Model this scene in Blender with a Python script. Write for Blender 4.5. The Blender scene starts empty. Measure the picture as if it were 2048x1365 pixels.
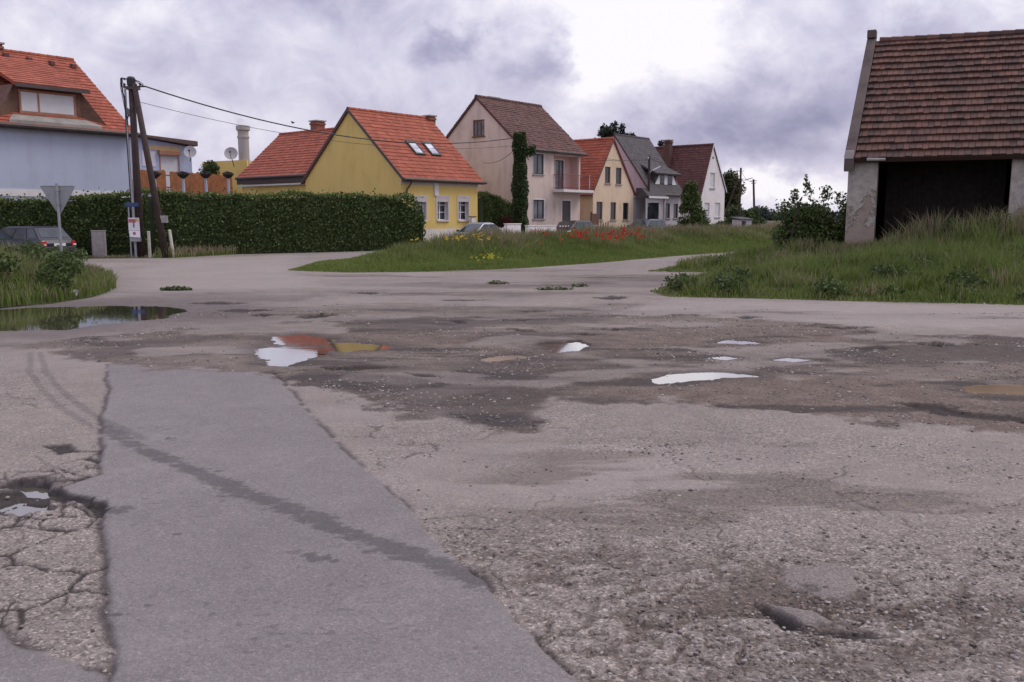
import bpy, bmesh, math, random
import numpy as np
from mathutils import Vector, Matrix

SC = bpy.context.scene
COL = SC.collection
R = math.radians
random.seed(7)
rng = np.random.default_rng(11)

# ------------------------------------------------------------------ camera
CAM_H = 1.7
FPX = 1750.0                      # focal length in photo pixels (photo is 2048 x 1365)
PITCH = math.atan((682.5 - 436.0) / FPX)
cam_data = bpy.data.cameras.new('camera')
cam = bpy.data.objects.new('camera', cam_data)
COL.objects.link(cam)
cam.location = (0, 0, CAM_H)
cam.rotation_euler = (math.pi / 2 - PITCH, 0, 0)
cam_data.sensor_width = 36.0
cam_data.lens = FPX / 2048 * 36.0
cam_data.clip_start = 0.05
cam_data.clip_end = 12000
SC.camera = cam

# ------------------------------------------------------------------ view, sun, sky
SC.view_settings.view_transform = 'Standard'
SC.view_settings.look = 'None'
SC.view_settings.gamma = 1
SC.view_settings.exposure = 0.0
SUN_AZ, SUN_EL = 75.0, 48.0       # degrees: azimuth from +Y towards +X
sun_data = bpy.data.lights.new('sun', 'SUN')
sun_data.energy = 1.35
sun_data.angle = R(24)
sun_data.color = (1.0, 0.93, 0.82)
sun = bpy.data.objects.new('sun', sun_data)
COL.objects.link(sun)
sd_ = Vector((math.sin(R(SUN_AZ)) * math.cos(R(SUN_EL)), math.cos(R(SUN_AZ)) * math.cos(R(SUN_EL)), math.sin(R(SUN_EL))))
sun.rotation_euler = sd_.to_track_quat('Z', 'Y').to_euler()
sun.location = (40, 10, 60)

class NT:
    """small helper to write node graphs"""
    def __init__(self, tree):
        self.t = tree
    def n(self, kind, **kw):
        nd = self.t.nodes.new(kind)
        for k, v in kw.items():
            setattr(nd, k, v)
        return nd
    def set(self, sock, v):
        if isinstance(v, bpy.types.NodeSocket):
            self.t.links.new(v, sock)
        elif v is not None:
            sock.default_value = v
    def m(self, op, a, b=None, c=None, clamp=False):
        nd = self.n('ShaderNodeMath', operation=op, use_clamp=clamp)
        self.set(nd.inputs[0], a)
        if b is not None: self.set(nd.inputs[1], b)
        if c is not None: self.set(nd.inputs[2], c)
        return nd.outputs[0]
    def mix(self, f, a, b, blend='MIX'):
        nd = self.n('ShaderNodeMix', data_type='RGBA', blend_type=blend)
        self.set(nd.inputs[0], f)
        self.set(nd.inputs[6], a if isinstance(a, bpy.types.NodeSocket) else (*a[:3], 1))
        self.set(nd.inputs[7], b if isinstance(b, bpy.types.NodeSocket) else (*b[:3], 1))
        return nd.outputs[2]
    def noise(self, vec, scale, detail=4, rough=0.55, dist=0.0):
        nd = self.n('ShaderNodeTexNoise')
        if vec is not None: self.set(nd.inputs['Vector'], vec)
        nd.inputs['Scale'].default_value = scale
        nd.inputs['Detail'].default_value = detail
        nd.inputs['Roughness'].default_value = rough
        nd.inputs['Distortion'].default_value = dist
        return nd.outputs[0]
    def ramp(self, fac, stops):
        nd = self.n('ShaderNodeValToRGB')
        cr = nd.color_ramp
        while len(cr.elements) < len(stops): cr.elements.new(0.5)
        for e, (p, c) in zip(cr.elements, stops):
            e.position = p
            e.color = (*c[:3], 1)
        self.set(nd.inputs[0], fac)
        return nd.outputs[0]
    def smooth(self, v, a, b, lo=0.0, hi=1.0):
        nd = self.n('ShaderNodeMapRange', interpolation_type='SMOOTHSTEP')
        self.set(nd.inputs[0], v)
        for i, x in enumerate((a, b, lo, hi)): nd.inputs[i + 1].default_value = x
        return nd.outputs[0]

def build_world():
    w = bpy.data.worlds.new('World')
    SC.world = w
    w.use_nodes = True
    t = w.node_tree
    t.nodes.clear()
    N = NT(t)
    out = N.n('ShaderNodeOutputWorld')
    bg = N.n('ShaderNodeBackground')
    sky = N.n('ShaderNodeTexSky', sky_type='NISHITA')
    sky.sun_disc = False
    sky.sun_elevation = R(SUN_EL)
    sky.sun_rotation = R(SUN_AZ)
    sky.air_density = 1.5
    sky.dust_density = 3.0
    tc = N.n('ShaderNodeTexCoord')
    sep = N.n('ShaderNodeSeparateXYZ')
    t.links.new(tc.outputs['Generated'], sep.inputs[0])
    x, y, z = sep.outputs
    az = N.m('MULTIPLY', N.m('ARCTAN2', x, y), 57.2958)
    el = N.m('MULTIPLY', N.m('ARCSINE', z), 57.2958)
    com = N.n('ShaderNodeCombineXYZ')
    N.set(com.inputs[0], az); N.set(com.inputs[1], N.m('MULTIPLY', el, 1.25)); N.set(com.inputs[2], 3.1)
    v = com.outputs[0]
    wx = N.m('MULTIPLY', N.m('SUBTRACT', N.noise(v, 0.16, 5, 0.6), 0.5), 10.0)
    com2 = N.n('ShaderNodeCombineXYZ')
    N.set(com2.inputs[0], az); N.set(com2.inputs[1], N.m('MULTIPLY', el, 1.25)); N.set(com2.inputs[2], 11.7)
    wy = N.m('MULTIPLY', N.m('SUBTRACT', N.noise(com2.outputs[0], 0.18, 5, 0.6), 0.5), 6.5)
    azw = N.m('ADD', az, wx)
    elw = N.m('ADD', el, wy)
    big = N.noise(v, 0.115, 8, 0.58, 0.6)
    fine = N.noise(com2.outputs[0], 0.24, 9, 0.62, 0.7)
    lum = N.m('ADD', N.m('MULTIPLY', N.m('SUBTRACT', big, 0.5), 0.78), N.m('MULTIPLY', N.m('SUBTRACT', fine, 0.5), 0.52))
    lum = N.m('ADD', lum, 0.67)
    # (azimuth, elevation, width, height, brightness): gaps and banks in the cloud cover
    blobs = SKY_BLOBS
    for a0, e0, sa, se, amp in blobs:
        da = N.m('DIVIDE', N.m('SUBTRACT', azw, a0), sa)
        de = N.m('DIVIDE', N.m('SUBTRACT', elw, e0), se)
        q = N.m('ADD', N.m('MULTIPLY', da, da), N.m('MULTIPLY', de, de))
        gz = N.m('EXPONENT', N.m('MULTIPLY', q, -1.0))
        lum = N.m('MULTIPLY_ADD', gz, amp, lum)
    colr = N.ramp(lum, SKY_RAMP)
    # an overcast sky brightens towards the zenith
    gain = N.smooth(el, 16.0, 55.0, 1.0, SKY_ZENITH)
    cl = N.n('ShaderNodeMix', data_type='RGBA', blend_type='MULTIPLY')
    cl.inputs[0].default_value = 1
    N.set(cl.inputs[6], colr)
    gg = N.n('ShaderNodeCombineXYZ')
    for i in range(3): N.set(gg.inputs[i], gain)
    t.links.new(gg.outputs[0], cl.inputs[7])
    sk = N.n('ShaderNodeMix', data_type='RGBA', blend_type='MULTIPLY')
    sk.inputs[0].default_value = 1
    t.links.new(sky.outputs[0], sk.inputs[6])
    sk.inputs[7].default_value = (0.09, 0.09, 0.09, 1)
    fin = N.mix(0.90, sk.outputs[2], cl.outputs[2])
    t.links.new(fin, bg.inputs[0])
    bg.inputs[1].default_value = 1.0
    t.links.new(bg.outputs[0], out.inputs[0])

SKY_ZENITH = 1.45
SKY_RAMP = [(0.0, (0.205, 0.205, 0.345)), (0.26, (0.315, 0.31, 0.48)), (0.52, (0.53, 0.505, 0.685)), (0.76, (0.76, 0.73, 0.885)), (1.0, (1.06, 1.03, 1.09))]
SKY_BLOBS = [
    (6.8, 10.0, 4.8, 3.4, 0.46), (10.0, 12.8, 8.0, 2.4, 0.26), (0.0, 14.0, 8.0, 2.0, 0.22), (12.0, 9.5, 3.5, 2.0, 0.18), (-14, 9.0, 8.0, 3.0, 0.08),
    (-28, 13.0, 3.0, 2.5, 0.20), (-21, 11.0, 3.2, 1.3, 0.16), (-21, 5.0, 4.0, 1.2, 0.14), (25, 12.3, 5.0, 1.5, 0.30),
    (-4.0, 10.2, 2.2, 0.9, -0.27), (-3.2, 11.0, 1.3, 0.7, -0.20), (1.8, 9.4, 2.2, 1.4, -0.40), (4.5, 9.6, 1.5, 0.8, -0.20), (3.0, 7.0, 4.0, 1.3, -0.16), (-10, 13.5, 6.0, 1.4, -0.16), (-12, 6.5, 4.0, 1.6, -0.12),
    (16.0, 5.5, 6.5, 2.0, -0.30), (21, 7.8, 5.0, 2.2, -0.26), (10.0, 4.6, 4.0, 1.2, -0.18),
    (16.0, 1.9, 6.0, 1.0, 0.34), (18, 11.8, 3.0, 1.4, -0.16),
]
build_world()

# ------------------------------------------------------------------ geometry of the view (used to survey the place)
_c, _s = math.cos(PITCH), math.sin(PITCH)
def ray(px, py):
    xc = (px - 1024.0) / FPX
    yc = (682.5 - py) / FPX
    return Vector((xc, _c + yc * _s, -_s + yc * _c))
def g(px, py, z=0.0):
    d = ray(px, py)
    t = (z - CAM_H) / d.z
    return (d.x * t, d.y * t)
def at(px, py, Y):
    d = ray(px, py)
    t = Y / d.y
    return Vector((d.x * t, Y, CAM_H + d.z * t))

class Frame:
    """a local plan: origin, local x along angle a (radians), local y to its left"""
    def __init__(self, x, y, a, z=0.0):
        self.o = Vector((x, y, z)); self.a = a
        self.dx = Vector((math.cos(a), math.sin(a), 0)); self.dy = Vector((-math.sin(a), math.cos(a), 0))
    def loc(self, p):
        q = p - self.o
        return Vector((q.dot(self.dx), q.dot(self.dy), q.z))
    def w(self, x, y, z=0.0):
        return self.o + self.dx * x + self.dy * y + Vector((0, 0, z))
    def hit(self, px, py, axis, val):
        d = ray(px, py)
        a = self.dx if axis == 'x' else self.dy
        c0 = (Vector((0, 0, CAM_H)) - self.o).dot(a)
        t = (val - c0) / d.dot(a)
        return self.loc(Vector((0, 0, CAM_H)) + d * t)
    def rect(self, r, axis, val):
        """photo rectangle -> (s0, s1, z0, z1) on a vertical plane"""
        x0, y0, x1, y1 = r
        ym, xm = (y0 + y1) / 2, (x0 + x1) / 2
        i = 1 if axis == 'x' else 0
        a = self.hit(x0, ym, axis, val)[i]; b = self.hit(x1, ym, axis, val)[i]
        z1 = self.hit(xm, y0, axis, val).z; z0 = self.hit(xm, y1, axis, val).z
        return (min(a, b), max(a, b), z0, z1)

# ------------------------------------------------------------------ object helpers
def tag(o, label=None, cat=None, group=None, kind=None):
    if label: o['label'] = label
    if cat: o['category'] = cat
    if group: o['group'] = group
    if kind: o['kind'] = kind
    return o
def thing(name, label, cat, loc=(0, 0, 0), rz=0.0, group=None):
    o = bpy.data.objects.new(name, None)
    o.empty_display_size = 0.3
    COL.objects.link(o)
    o.location = loc; o.rotation_euler = (0, 0, rz)
    return tag(o, label, cat, group)
def link_mesh(name, me, mats, parent=None):
    o = bpy.data.objects.new(name, me)
    COL.objects.link(o)
    for m in (mats if isinstance(mats, (list, tuple)) else [mats]):
        me.materials.append(m)
    if parent is not None: o.parent = parent
    return o
def copy_tree(o, parent=None):
    c = o.copy(); COL.objects.link(c); c.parent = parent
    for ch in list(o.children): copy_tree(ch, c)
    return c

def np_mesh(name, verts, faces, mats, parent=None, pattr=None, fattr=None, smooth=False, mat_idx=None):
    verts = np.asarray(verts, dtype=np.float32); faces = np.asarray(faces, dtype=np.int32)
    me = bpy.data.meshes.new(name)
    n, (m, k) = len(verts), faces.shape
    me.vertices.add(n); me.vertices.foreach_set('co', verts.ravel())
    me.loops.add(m * k); me.loops.foreach_set('vertex_index', faces.ravel())
    me.polygons.add(m)
    me.polygons.foreach_set('loop_start', np.arange(0, m * k, k, dtype=np.int32))
    me.polygons.foreach_set('loop_total', np.full(m, k, dtype=np.int32))
    if smooth: me.polygons.foreach_set('use_smooth', np.ones(m, dtype=bool))
    if mat_idx is not None: me.polygons.foreach_set('material_index', np.asarray(mat_idx, dtype=np.int32))
    me.update(calc_edges=True)
    for dom, dct in (('POINT', pattr), ('FACE', fattr)):
        for nm, arr in (dct or {}).items():
            arr = np.asarray(arr, dtype=np.float32)
            if arr.ndim == 1:
                a = me.attributes.new(nm, 'FLOAT', dom); a.data.foreach_set('value', arr)
            else:
                a = me.attributes.new(nm, 'FLOAT_COLOR', dom)
                a.data.foreach_set('color', np.concatenate([arr, np.ones((len(arr), 1), np.float32)], 1).ravel())
    return link_mesh(name, me, mats, parent)

class MB:
    """collects faces, builds ONE mesh object"""
    def __init__(self):
        self.v = []; self.f = []; self.t = []
    def add(self, pts, faces, tint=None):
        b = len(self.v)
        self.v += [tuple(p) for p in pts]
        for f in faces:
            self.f.append([b + i for i in f]); self.t.append(random.random() if tint is None else tint)
    def poly(self, pts, tint=None):
        self.add(pts, [list(range(len(pts)))], tint)
    def box(self, x0, x1, y0, y1, z0, z1, tint=None, M=None):
        p = [Vector((x, y, z)) for z in (z0, z1) for y in (y0, y1) for x in (x0, x1)]
        if M is not None: p = [M @ q for q in p]
        self.add(p, [(0, 2, 3, 1), (4, 5, 7, 6), (0, 1, 5, 4), (2, 6, 7, 3), (0, 4, 6, 2), (1, 3, 7, 5)], tint)
    def hexa(self, p, tint=None):
        """p: 4 bottom corners in order, then 4 top corners"""
        self.add(p, [(3, 2, 1, 0), (4, 5, 6, 7), (0, 1, 5, 4), (1, 2, 6, 5), (2, 3, 7, 6), (3, 0, 4, 7)], tint)
    def tube(self, pts, rad, n=10, cap=True, tint=None):
        pts = [Vector(p) for p in pts]
        if not isinstance(rad, (list, tuple)): rad = [rad] * len(pts)
        rings = []
        up = None
        for i, p in enumerate(pts):
            d = (pts[min(i + 1, len(pts) - 1)] - pts[max(i - 1, 0)]).normalized()
            if up is None:
                up = Vector((0, 0, 1)) if abs(d.z) < 0.9 else Vector((1, 0, 0))
            a = d.cross(up).normalized(); b = a.cross(d).normalized(); up = b
            rings.append([p + (a * math.cos(2 * math.pi * k / n) + b * math.sin(2 * math.pi * k / n)) * rad[i] for k in range(n)])
        fs = []
        for i in range(len(pts) - 1):
            for k in range(n):
                fs.append((i * n + k, i * n + (k + 1) % n, (i + 1) * n + (k + 1) % n, (i + 1) * n + k))
        if cap:
            fs.append(tuple(range(n))[::-1]); fs.append(tuple((len(pts) - 1) * n + k for k in range(n)))
        self.add([q for r in rings for q in r], fs, tint)
    def lathe(self, prof, c=(0, 0, 0), n=16, axis='z', tint=None):
        c = Vector(c)
        P = []
        for r, h in prof:
            for k in range(n):
                a = 2 * math.pi * k / n
                q = Vector((r * math.cos(a), r * math.sin(a), h))
                if axis == 'y': q = Vector((q.x, q.z, q.y))
                if axis == 'x': q = Vector((q.z, q.x, q.y))
                P.append(c + q)
        fs = []
        for i in range(len(prof) - 1):
            for k in range(n):
                fs.append((i * n + k, i * n + (k + 1) % n, (i + 1) * n + (k + 1) % n, (i + 1) * n + k))
        self.add(P, fs, tint)
    def build(self, name, mats, parent=None, smooth=False, bevel=0, subsurf=0):
        me = bpy.data.meshes.new(name)
        me.from_pydata(self.v, [], self.f)
        a = me.attributes.new('tint', 'FLOAT', 'FACE')
        a.data.foreach_set('value', np.asarray(self.t, dtype=np.float32))
        if smooth: me.polygons.foreach_set('use_smooth', np.ones(len(self.f), dtype=bool))
        me.update()
        o = link_mesh(name, me, mats, parent)
        if bevel:
            md = o.modifiers.new('bevel', 'BEVEL'); md.width = bevel; md.segments = 2; md.limit_method = 'ANGLE'
        if subsurf:
            md = o.modifiers.new('subsurf', 'SUBSURF'); md.levels = subsurf; md.render_levels = subsurf
        return o

# ------------------------------------------------------------------ numpy noise
def _hash(xi, yi, seed):
    h = (xi.astype(np.int64) * 374761393 + yi.astype(np.int64) * 668265263 + seed * 982451653) & 0xffffffff
    h = ((h ^ (h >> 13)) * 1274126177) & 0xffffffff
    h = ((h ^ (h >> 16)) * 2246822519) & 0xffffffff
    return (h ^ (h >> 15)).astype(np.float64) / 4294967296.0
def vnoise(x, y, seed=0):
    xi = np.floor(x); yi = np.floor(y)
    fx = x - xi; fy = y - yi
    fx = fx * fx * (3 - 2 * fx); fy = fy * fy * (3 - 2 * fy)
    a = _hash(xi, yi, seed); b = _hash(xi + 1, yi, seed); c = _hash(xi, yi + 1, seed); d = _hash(xi + 1, yi + 1, seed)
    return (a * (1 - fx) + b * fx) * (1 - fy) + (c * (1 - fx) + d * fx) * fy
def fbm(x, y, scale, octv=4, seed=0, rough=0.5):
    s = np.zeros_like(x, dtype=np.float64); amp = 1.0; tot = 0.0
    for o in range(octv):
        s += amp * vnoise(x / scale, y / scale, seed + o * 17); tot += amp
        amp *= rough; scale *= 0.5
    return s / tot
def cracks(x, y, cell, seed=0, ids=False):
    """distance to the nearest border of jittered cells, in metres"""
    X = x / cell; Y = y / cell
    xi = np.floor(X); yi = np.floor(Y)
    f1 = np.full(X.shape, 9.0); f2 = np.full(X.shape, 9.0); cid = np.zeros(X.shape)
    for i in (-1, 0, 1):
        for j in (-1, 0, 1):
            cx = xi + i; cy = yi + j
            px = cx + 0.5 + 0.9 * (_hash(cx, cy, seed) - 0.5); py = cy + 0.5 + 0.9 * (_hash(cx, cy, seed + 1) - 0.5)
            d = np.hypot(X - px, Y - py)
            cid = np.where(d < f1, _hash(cx, cy, seed + 2), cid)
            f2 = np.where(d < f1, f1, np.minimum(f2, d)); f1 = np.minimum(f1, d)
    return ((f2 - f1) * cell * 0.5, cid) if ids else (f2 - f1) * cell * 0.5
def sdpoly(x, y, poly):
    """signed distance to a polygon, positive inside"""
    P = np.asarray(poly, dtype=np.float64)
    d = np.full(x.shape, 1e9); ins = np.zeros(x.shape, bool)
    n = len(P)
    for i in range(n):
        ax, ay = P[i]; bx, by = P[(i + 1) % n]
        ex, ey = bx - ax, by - ay
        L = ex * ex + ey * ey + 1e-12
        t = np.clip(((x - ax) * ex + (y - ay) * ey) / L, 0, 1)
        d = np.minimum(d, np.hypot(x - ax - t * ex, y - ay - t * ey))
        c = ((ay > y) != (by > y)) & (x < (bx - ax) * (y - ay) / (by - ay + 1e-12) + ax)
        ins ^= c
    return np.where(ins, d, -d)
def sdline(x, y, pts):
    d = np.full(x.shape, 1e9)
    for (ax, ay), (bx, by) in zip(pts[:-1], pts[1:]):
        ex, ey = bx - ax, by - ay
        t = np.clip(((x - ax) * ex + (y - ay) * ey) / (ex * ex + ey * ey + 1e-12), 0, 1)
        d = np.minimum(d, np.hypot(x - ax - t * ex, y - ay - t * ey))
    return d
def sstep(a, b, v):
    t = np.clip((v - a) / (b - a), 0, 1)
    return t * t * (3 - 2 * t)

# ------------------------------------------------------------------ materials
def new_mat(name):
    m = bpy.data.materials.new(name); m.use_nodes = True
    m.node_tree.nodes.clear()
    N = NT(m.node_tree)
    out = N.n('ShaderNodeOutputMaterial'); p = N.n('ShaderNodeBsdfPrincipled')
    m.node_tree.links.new(p.outputs[0], out.inputs[0])
    return m, N, p
def bump(N, p, h, dist=0.01, strength=1.0):
    b = N.n('ShaderNodeBump'); b.inputs['Distance'].default_value = dist; b.inputs['Strength'].default_value = strength
    N.set(b.inputs['Height'], h); N.t.links.new(b.outputs[0], p.inputs['Normal'])
def objco(N):
    return N.n('ShaderNodeTexCoord').outputs['Object']
def simple(name, col, rough=0.7, var=0.12, scale=3.0, metal=0.0, bumpd=0.0, bscale=40.0, coat=0.0, spec=None):
    m, N, p = new_mat(name)
    v = objco(N)
    nz = N.noise(v, scale, 6, 0.6)
    c0 = tuple(max(0, x * (1 - var)) for x in col); c1 = tuple(x * (1 + var) for x in col)
    N.set(p.inputs['Base Color'], N.ramp(nz, [(0.3, c0), (0.7, c1)]))
    p.inputs['Roughness'].default_value = rough
    p.inputs['Metallic'].default_value = metal
    if coat: p.inputs['Coat Weight'].default_value = coat
    if spec is not None: p.inputs['Specular IOR Level'].default_value = spec
    if bumpd: bump(N, p, N.noise(v, bscale, 4), bumpd)
    return m
def plaster(name, col, stain=0.22, damp=0.0):
    m, N, p = new_mat(name)
    v = objco(N)
    mp = N.n('ShaderNodeMapping'); mp.inputs['Scale'].default_value = (1.6, 1.6, 0.35)
    N.t.links.new(v, mp.inputs[0])
    streak = N.noise(mp.outputs[0], 1.3, 6, 0.62)
    blot = N.noise(v, 0.6, 5, 0.6)
    f = N.m('MULTIPLY', N.m('ADD', streak, blot), 0.5)
    dk = tuple(x * (1 - stain) * k for x, k in zip(col, (0.99, 0.97, 0.94))); lt = tuple(min(1, x * (1 + stain * 0.35)) for x in col)
    N.set(p.inputs['Base Color'], N.ramp(f, [(0.36, dk), (0.50, col), (0.64, lt)]))
    p.inputs['Roughness'].default_value = 0.9
    bump(N, p, N.noise(v, 60, 3), 0.004)
    return m
def tile_mat(name, c_dark, c_mid, c_light, moss=0.35, mosscol=(0.06, 0.05, 0.045)):
    m, N, p = new_mat(name)
    at_ = N.n('ShaderNodeAttribute', attribute_name='tint')
    base = N.ramp(at_.outputs['Fac'], [(0.0, c_dark), (0.5, c_mid), (1.0, c_light)])
    v = objco(N)
    f = N.smooth(N.noise(v, 0.7, 7, 0.68), 0.47, 0.72)
    N.set(p.inputs['Base Color'], N.mix(N.m('MULTIPLY', f, moss), base, mosscol))
    p.inputs['Roughness'].default_value = 0.82
    bump(N, p, N.noise(v, 30, 3), 0.006)
    return m
def leaf_mat(name, stops, transl=0.25, rough=0.55):
    m, N, p = new_mat(name)
    at_ = N.n('ShaderNodeAttribute', attribute_name='tint')
    c = N.ramp(at_.outputs['Fac'], stops)
    N.set(p.inputs['Base Color'], c); p.inputs['Roughness'].default_value = rough
    p.inputs['Specular IOR Level'].default_value = 0.3
    tr = N.n('ShaderNodeBsdfTranslucent'); N.set(tr.inputs[0], c)
    mx = N.n('ShaderNodeMixShader'); mx.inputs[0].default_value = transl
    out = [n for n in N.t.nodes if n.type == 'OUTPUT_MATERIAL'][0]
    N.t.links.new(p.outputs[0], mx.inputs[1]); N.t.links.new(tr.outputs[0], mx.inputs[2]); N.t.links.new(mx.outputs[0], out.inputs[0])
    return m
def glass_mat(name, col=(0.02, 0.024, 0.03), rough=0.06):
    m, N, p = new_mat(name)
    v = objco(N)
    N.set(p.inputs['Base Color'], N.ramp(N.noise(v, 1.2, 4), [(0.35, tuple(x * 0.6 for x in col)), (0.65, tuple(x * 1.5 for x in col))]))
    p.inputs['Roughness'].default_value = rough
    p.inputs['IOR'].default_value = 1.5
    return m

# ------------------------------------------------------------------ plan of roads and verges (ground survey)
def G(*pts): return [g(a, b) for a, b in pts]
ISLAND = G((590, 541), (700, 545), (850, 543), (1000, 538), (1060, 535), (1200, 525), (1350, 512), (1495, 502)) + \
    [(14.7, 48), (30, 68), (40, 81), (32, 83), (25.6, 75.5), (12.7, 60.2), (-0.13, 44.9), (-1.2, 43), (-5.4, 36.5), (-7.2, 32)]
VERGE_R = G((1320, 584), (1350, 593), (1500, 596), (1700, 602), (2048, 610), (2500, 622)) + [(90, 16), (90, 110), (62, 112), (25, 57)] + \
    G((1495, 515), (1400, 527), (1310, 543.5), (1450, 545.2), (1590, 546.5), (1590, 549.5), (1430, 554), (1370, 570))
VERGE_L = G((-400, 655), (0, 616), (100, 607), (200, 592), (232, 577), (228, 560), (190, 546), (60, 541), (-400, 545))
GARDENS = G((-900, 517), (150, 517), (250, 516.5), (340, 516), (420, 511.5), (520, 506), (620, 499)) + \
    [(-3.6, 46.8), (-3.3, 47.6), (34.6, 93), (60, 118), (70, 400), (-400, 400), (-400, 36.5)]
GRASS = [ISLAND, VERGE_R, VERGE_L, GARDENS]

def grass_sd(x, y):
    d = np.full(x.shape, -1e9)
    for P in GRASS: d = np.maximum(d, sdpoly(x, y, P))
    return d
def mound(x, y):
    """height of the turf above the road"""
    di = sdpoly(x, y, ISLAND); dr = sdpoly(x, y, VERGE_R); dl = sdpoly(x, y, VERGE_L)
    h = 0.03 + 0.50 * sstep(0.3, 5.5, di) + 0.10 * sstep(0, 2, dl)
    near = np.exp(-(((x - 17) / 9.0) ** 2 + ((y - 28) / 7.5) ** 2))
    h = h + sstep(0.1, 4.0, dr) * (0.10 + 0.55 * near + 0.10 * (fbm(x, y, 3.0, 3, 5) - 0.5))
    return h + 0.05 * (fbm(x, y, 1.2, 2, 8) - 0.5)

# ---- the ground as one sheet out to the horizon (it dips under the road)
def build_ground():
    ys = np.concatenate([[-400, -120, -40, -12, -4, -1, 0.5], np.geomspace(1.8, 90, 330), np.geomspace(94, 6000, 40)])
    s = np.linspace(-1, 1, 361); sx = 0.55 * s + 0.45 * s ** 5
    Y, S = np.meshgrid(ys, sx, indexing='ij')
    X = S * (26 + 1.25 * np.abs(Y))
    sd = grass_sd(X, Y)
    Z = -0.30 + (0.30 + mound(X, Y)) * sstep(-0.10, 0.30, sd)
    far = sstep(100, 200, np.hypot(X, Y))
    Z = Z * (1 - far)
    ny, nx = Y.shape
    idx = np.arange(ny * nx).reshape(ny, nx)
    F = np.stack([idx[:-1, :-1], idx[:-1, 1:], idx[1:, 1:], idx[1:, :-1]], -1).reshape(-1, 4)
    m, N, p = new_mat('turf_soil')
    v = objco(N)
    n1 = N.noise(v, 0.35, 6, 0.6); n2 = N.noise(v, 6.0, 5, 0.6); n3 = N.noise(v, 0.012, 4, 0.5)
    c = N.ramp(n1, [(0.32, (0.045, 0.06, 0.022)), (0.55, (0.075, 0.085, 0.035)), (0.72, (0.13, 0.115, 0.065))])
    c = N.mix(N.smooth(n2, 0.45, 0.7), c, (0.05, 0.045, 0.03))
    c = N.mix(N.m('MULTIPLY', N.smooth(n3, 0.42, 0.6), 0.6), c, (0.16, 0.145, 0.075))
    N.set(p.inputs['Base Color'], c); p.inputs['Roughness'].default_value = 0.95
    bump(N, p, n2, 0.03)
    o = np_mesh('ground', np.stack([X, Y, Z], -1).reshape(-1, 3), F, m, smooth=True)
    tag(o, kind='structure')
build_ground()

# ---- potholes and puddles: outline in survey points, depth of the hole, water level
PUDDLES = [
    # outline, depth, level, what the water looks like
    (G((-160, 622), (0, 619), (60, 615), (130, 613), (250, 611.5), (340, 614), (357, 620), (325, 634), (250, 642), (190, 648), (140, 656), (60, 658), (-160, 660)), 0.05, -0.018, 'clear'),
    (G((552, 672), (600, 667), (640, 676), (668, 685), (655, 690), (600, 688), (560, 686)), 0.06, -0.020, 'clear'),
    (G((518, 694), (560, 692), (620, 692), (662, 696), (655, 705), (610, 715), (565, 727), (538, 726), (524, 710)), 0.07, -0.0222, 'clear'),
    (G((665, 686), (700, 684.5), (745, 687), (782, 692), (745, 698), (690, 702), (668, 699)), 0.05, -0.0178, 'clear'),
    (G((960, 716), (1000, 709), (1040, 708), (1062, 712), (1020, 719), (980, 722)), 0.035, -0.020, 'muddy'),
    (G((1090, 688), (1130, 685), (1165, 690), (1150, 699), (1110, 701)), 0.06, -0.024, 'clear'),
    (G((1432, 684), (1460, 679), (1505, 681), (1525, 685), (1480, 687)), 0.05, -0.0185, 'clear'),
    (G((1418, 714), (1450, 711), (1476, 714), (1450, 718)), 0.035, -0.0170, 'clear'),
    (G((1550, 718), (1580, 715), (1625, 718), (1590, 722)), 0.035, -0.0175, 'clear'),
    (G((1306, 756), (1350, 748), (1410, 743), (1450, 744), (1512, 750), (1450, 753), (1420, 757), (1370, 760), (1320, 763)), 0.05, -0.018, 'clear'),
    (G((1925, 772), (1980, 766), (2060, 768), (2090, 778), (2040, 788), (1960, 784)), 0.04, -0.020, 'muddy'),
    (G((52, 968), (70, 963), (98, 968), (92, 980), (65, 980)), 0.075, -0.046, 'clear'),
    (G((14, 1012), (40, 1003), (78, 1004), (84, 1014), (50, 1022), (20, 1020)), 0.075, -0.046, 'clear'),
]
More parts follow.
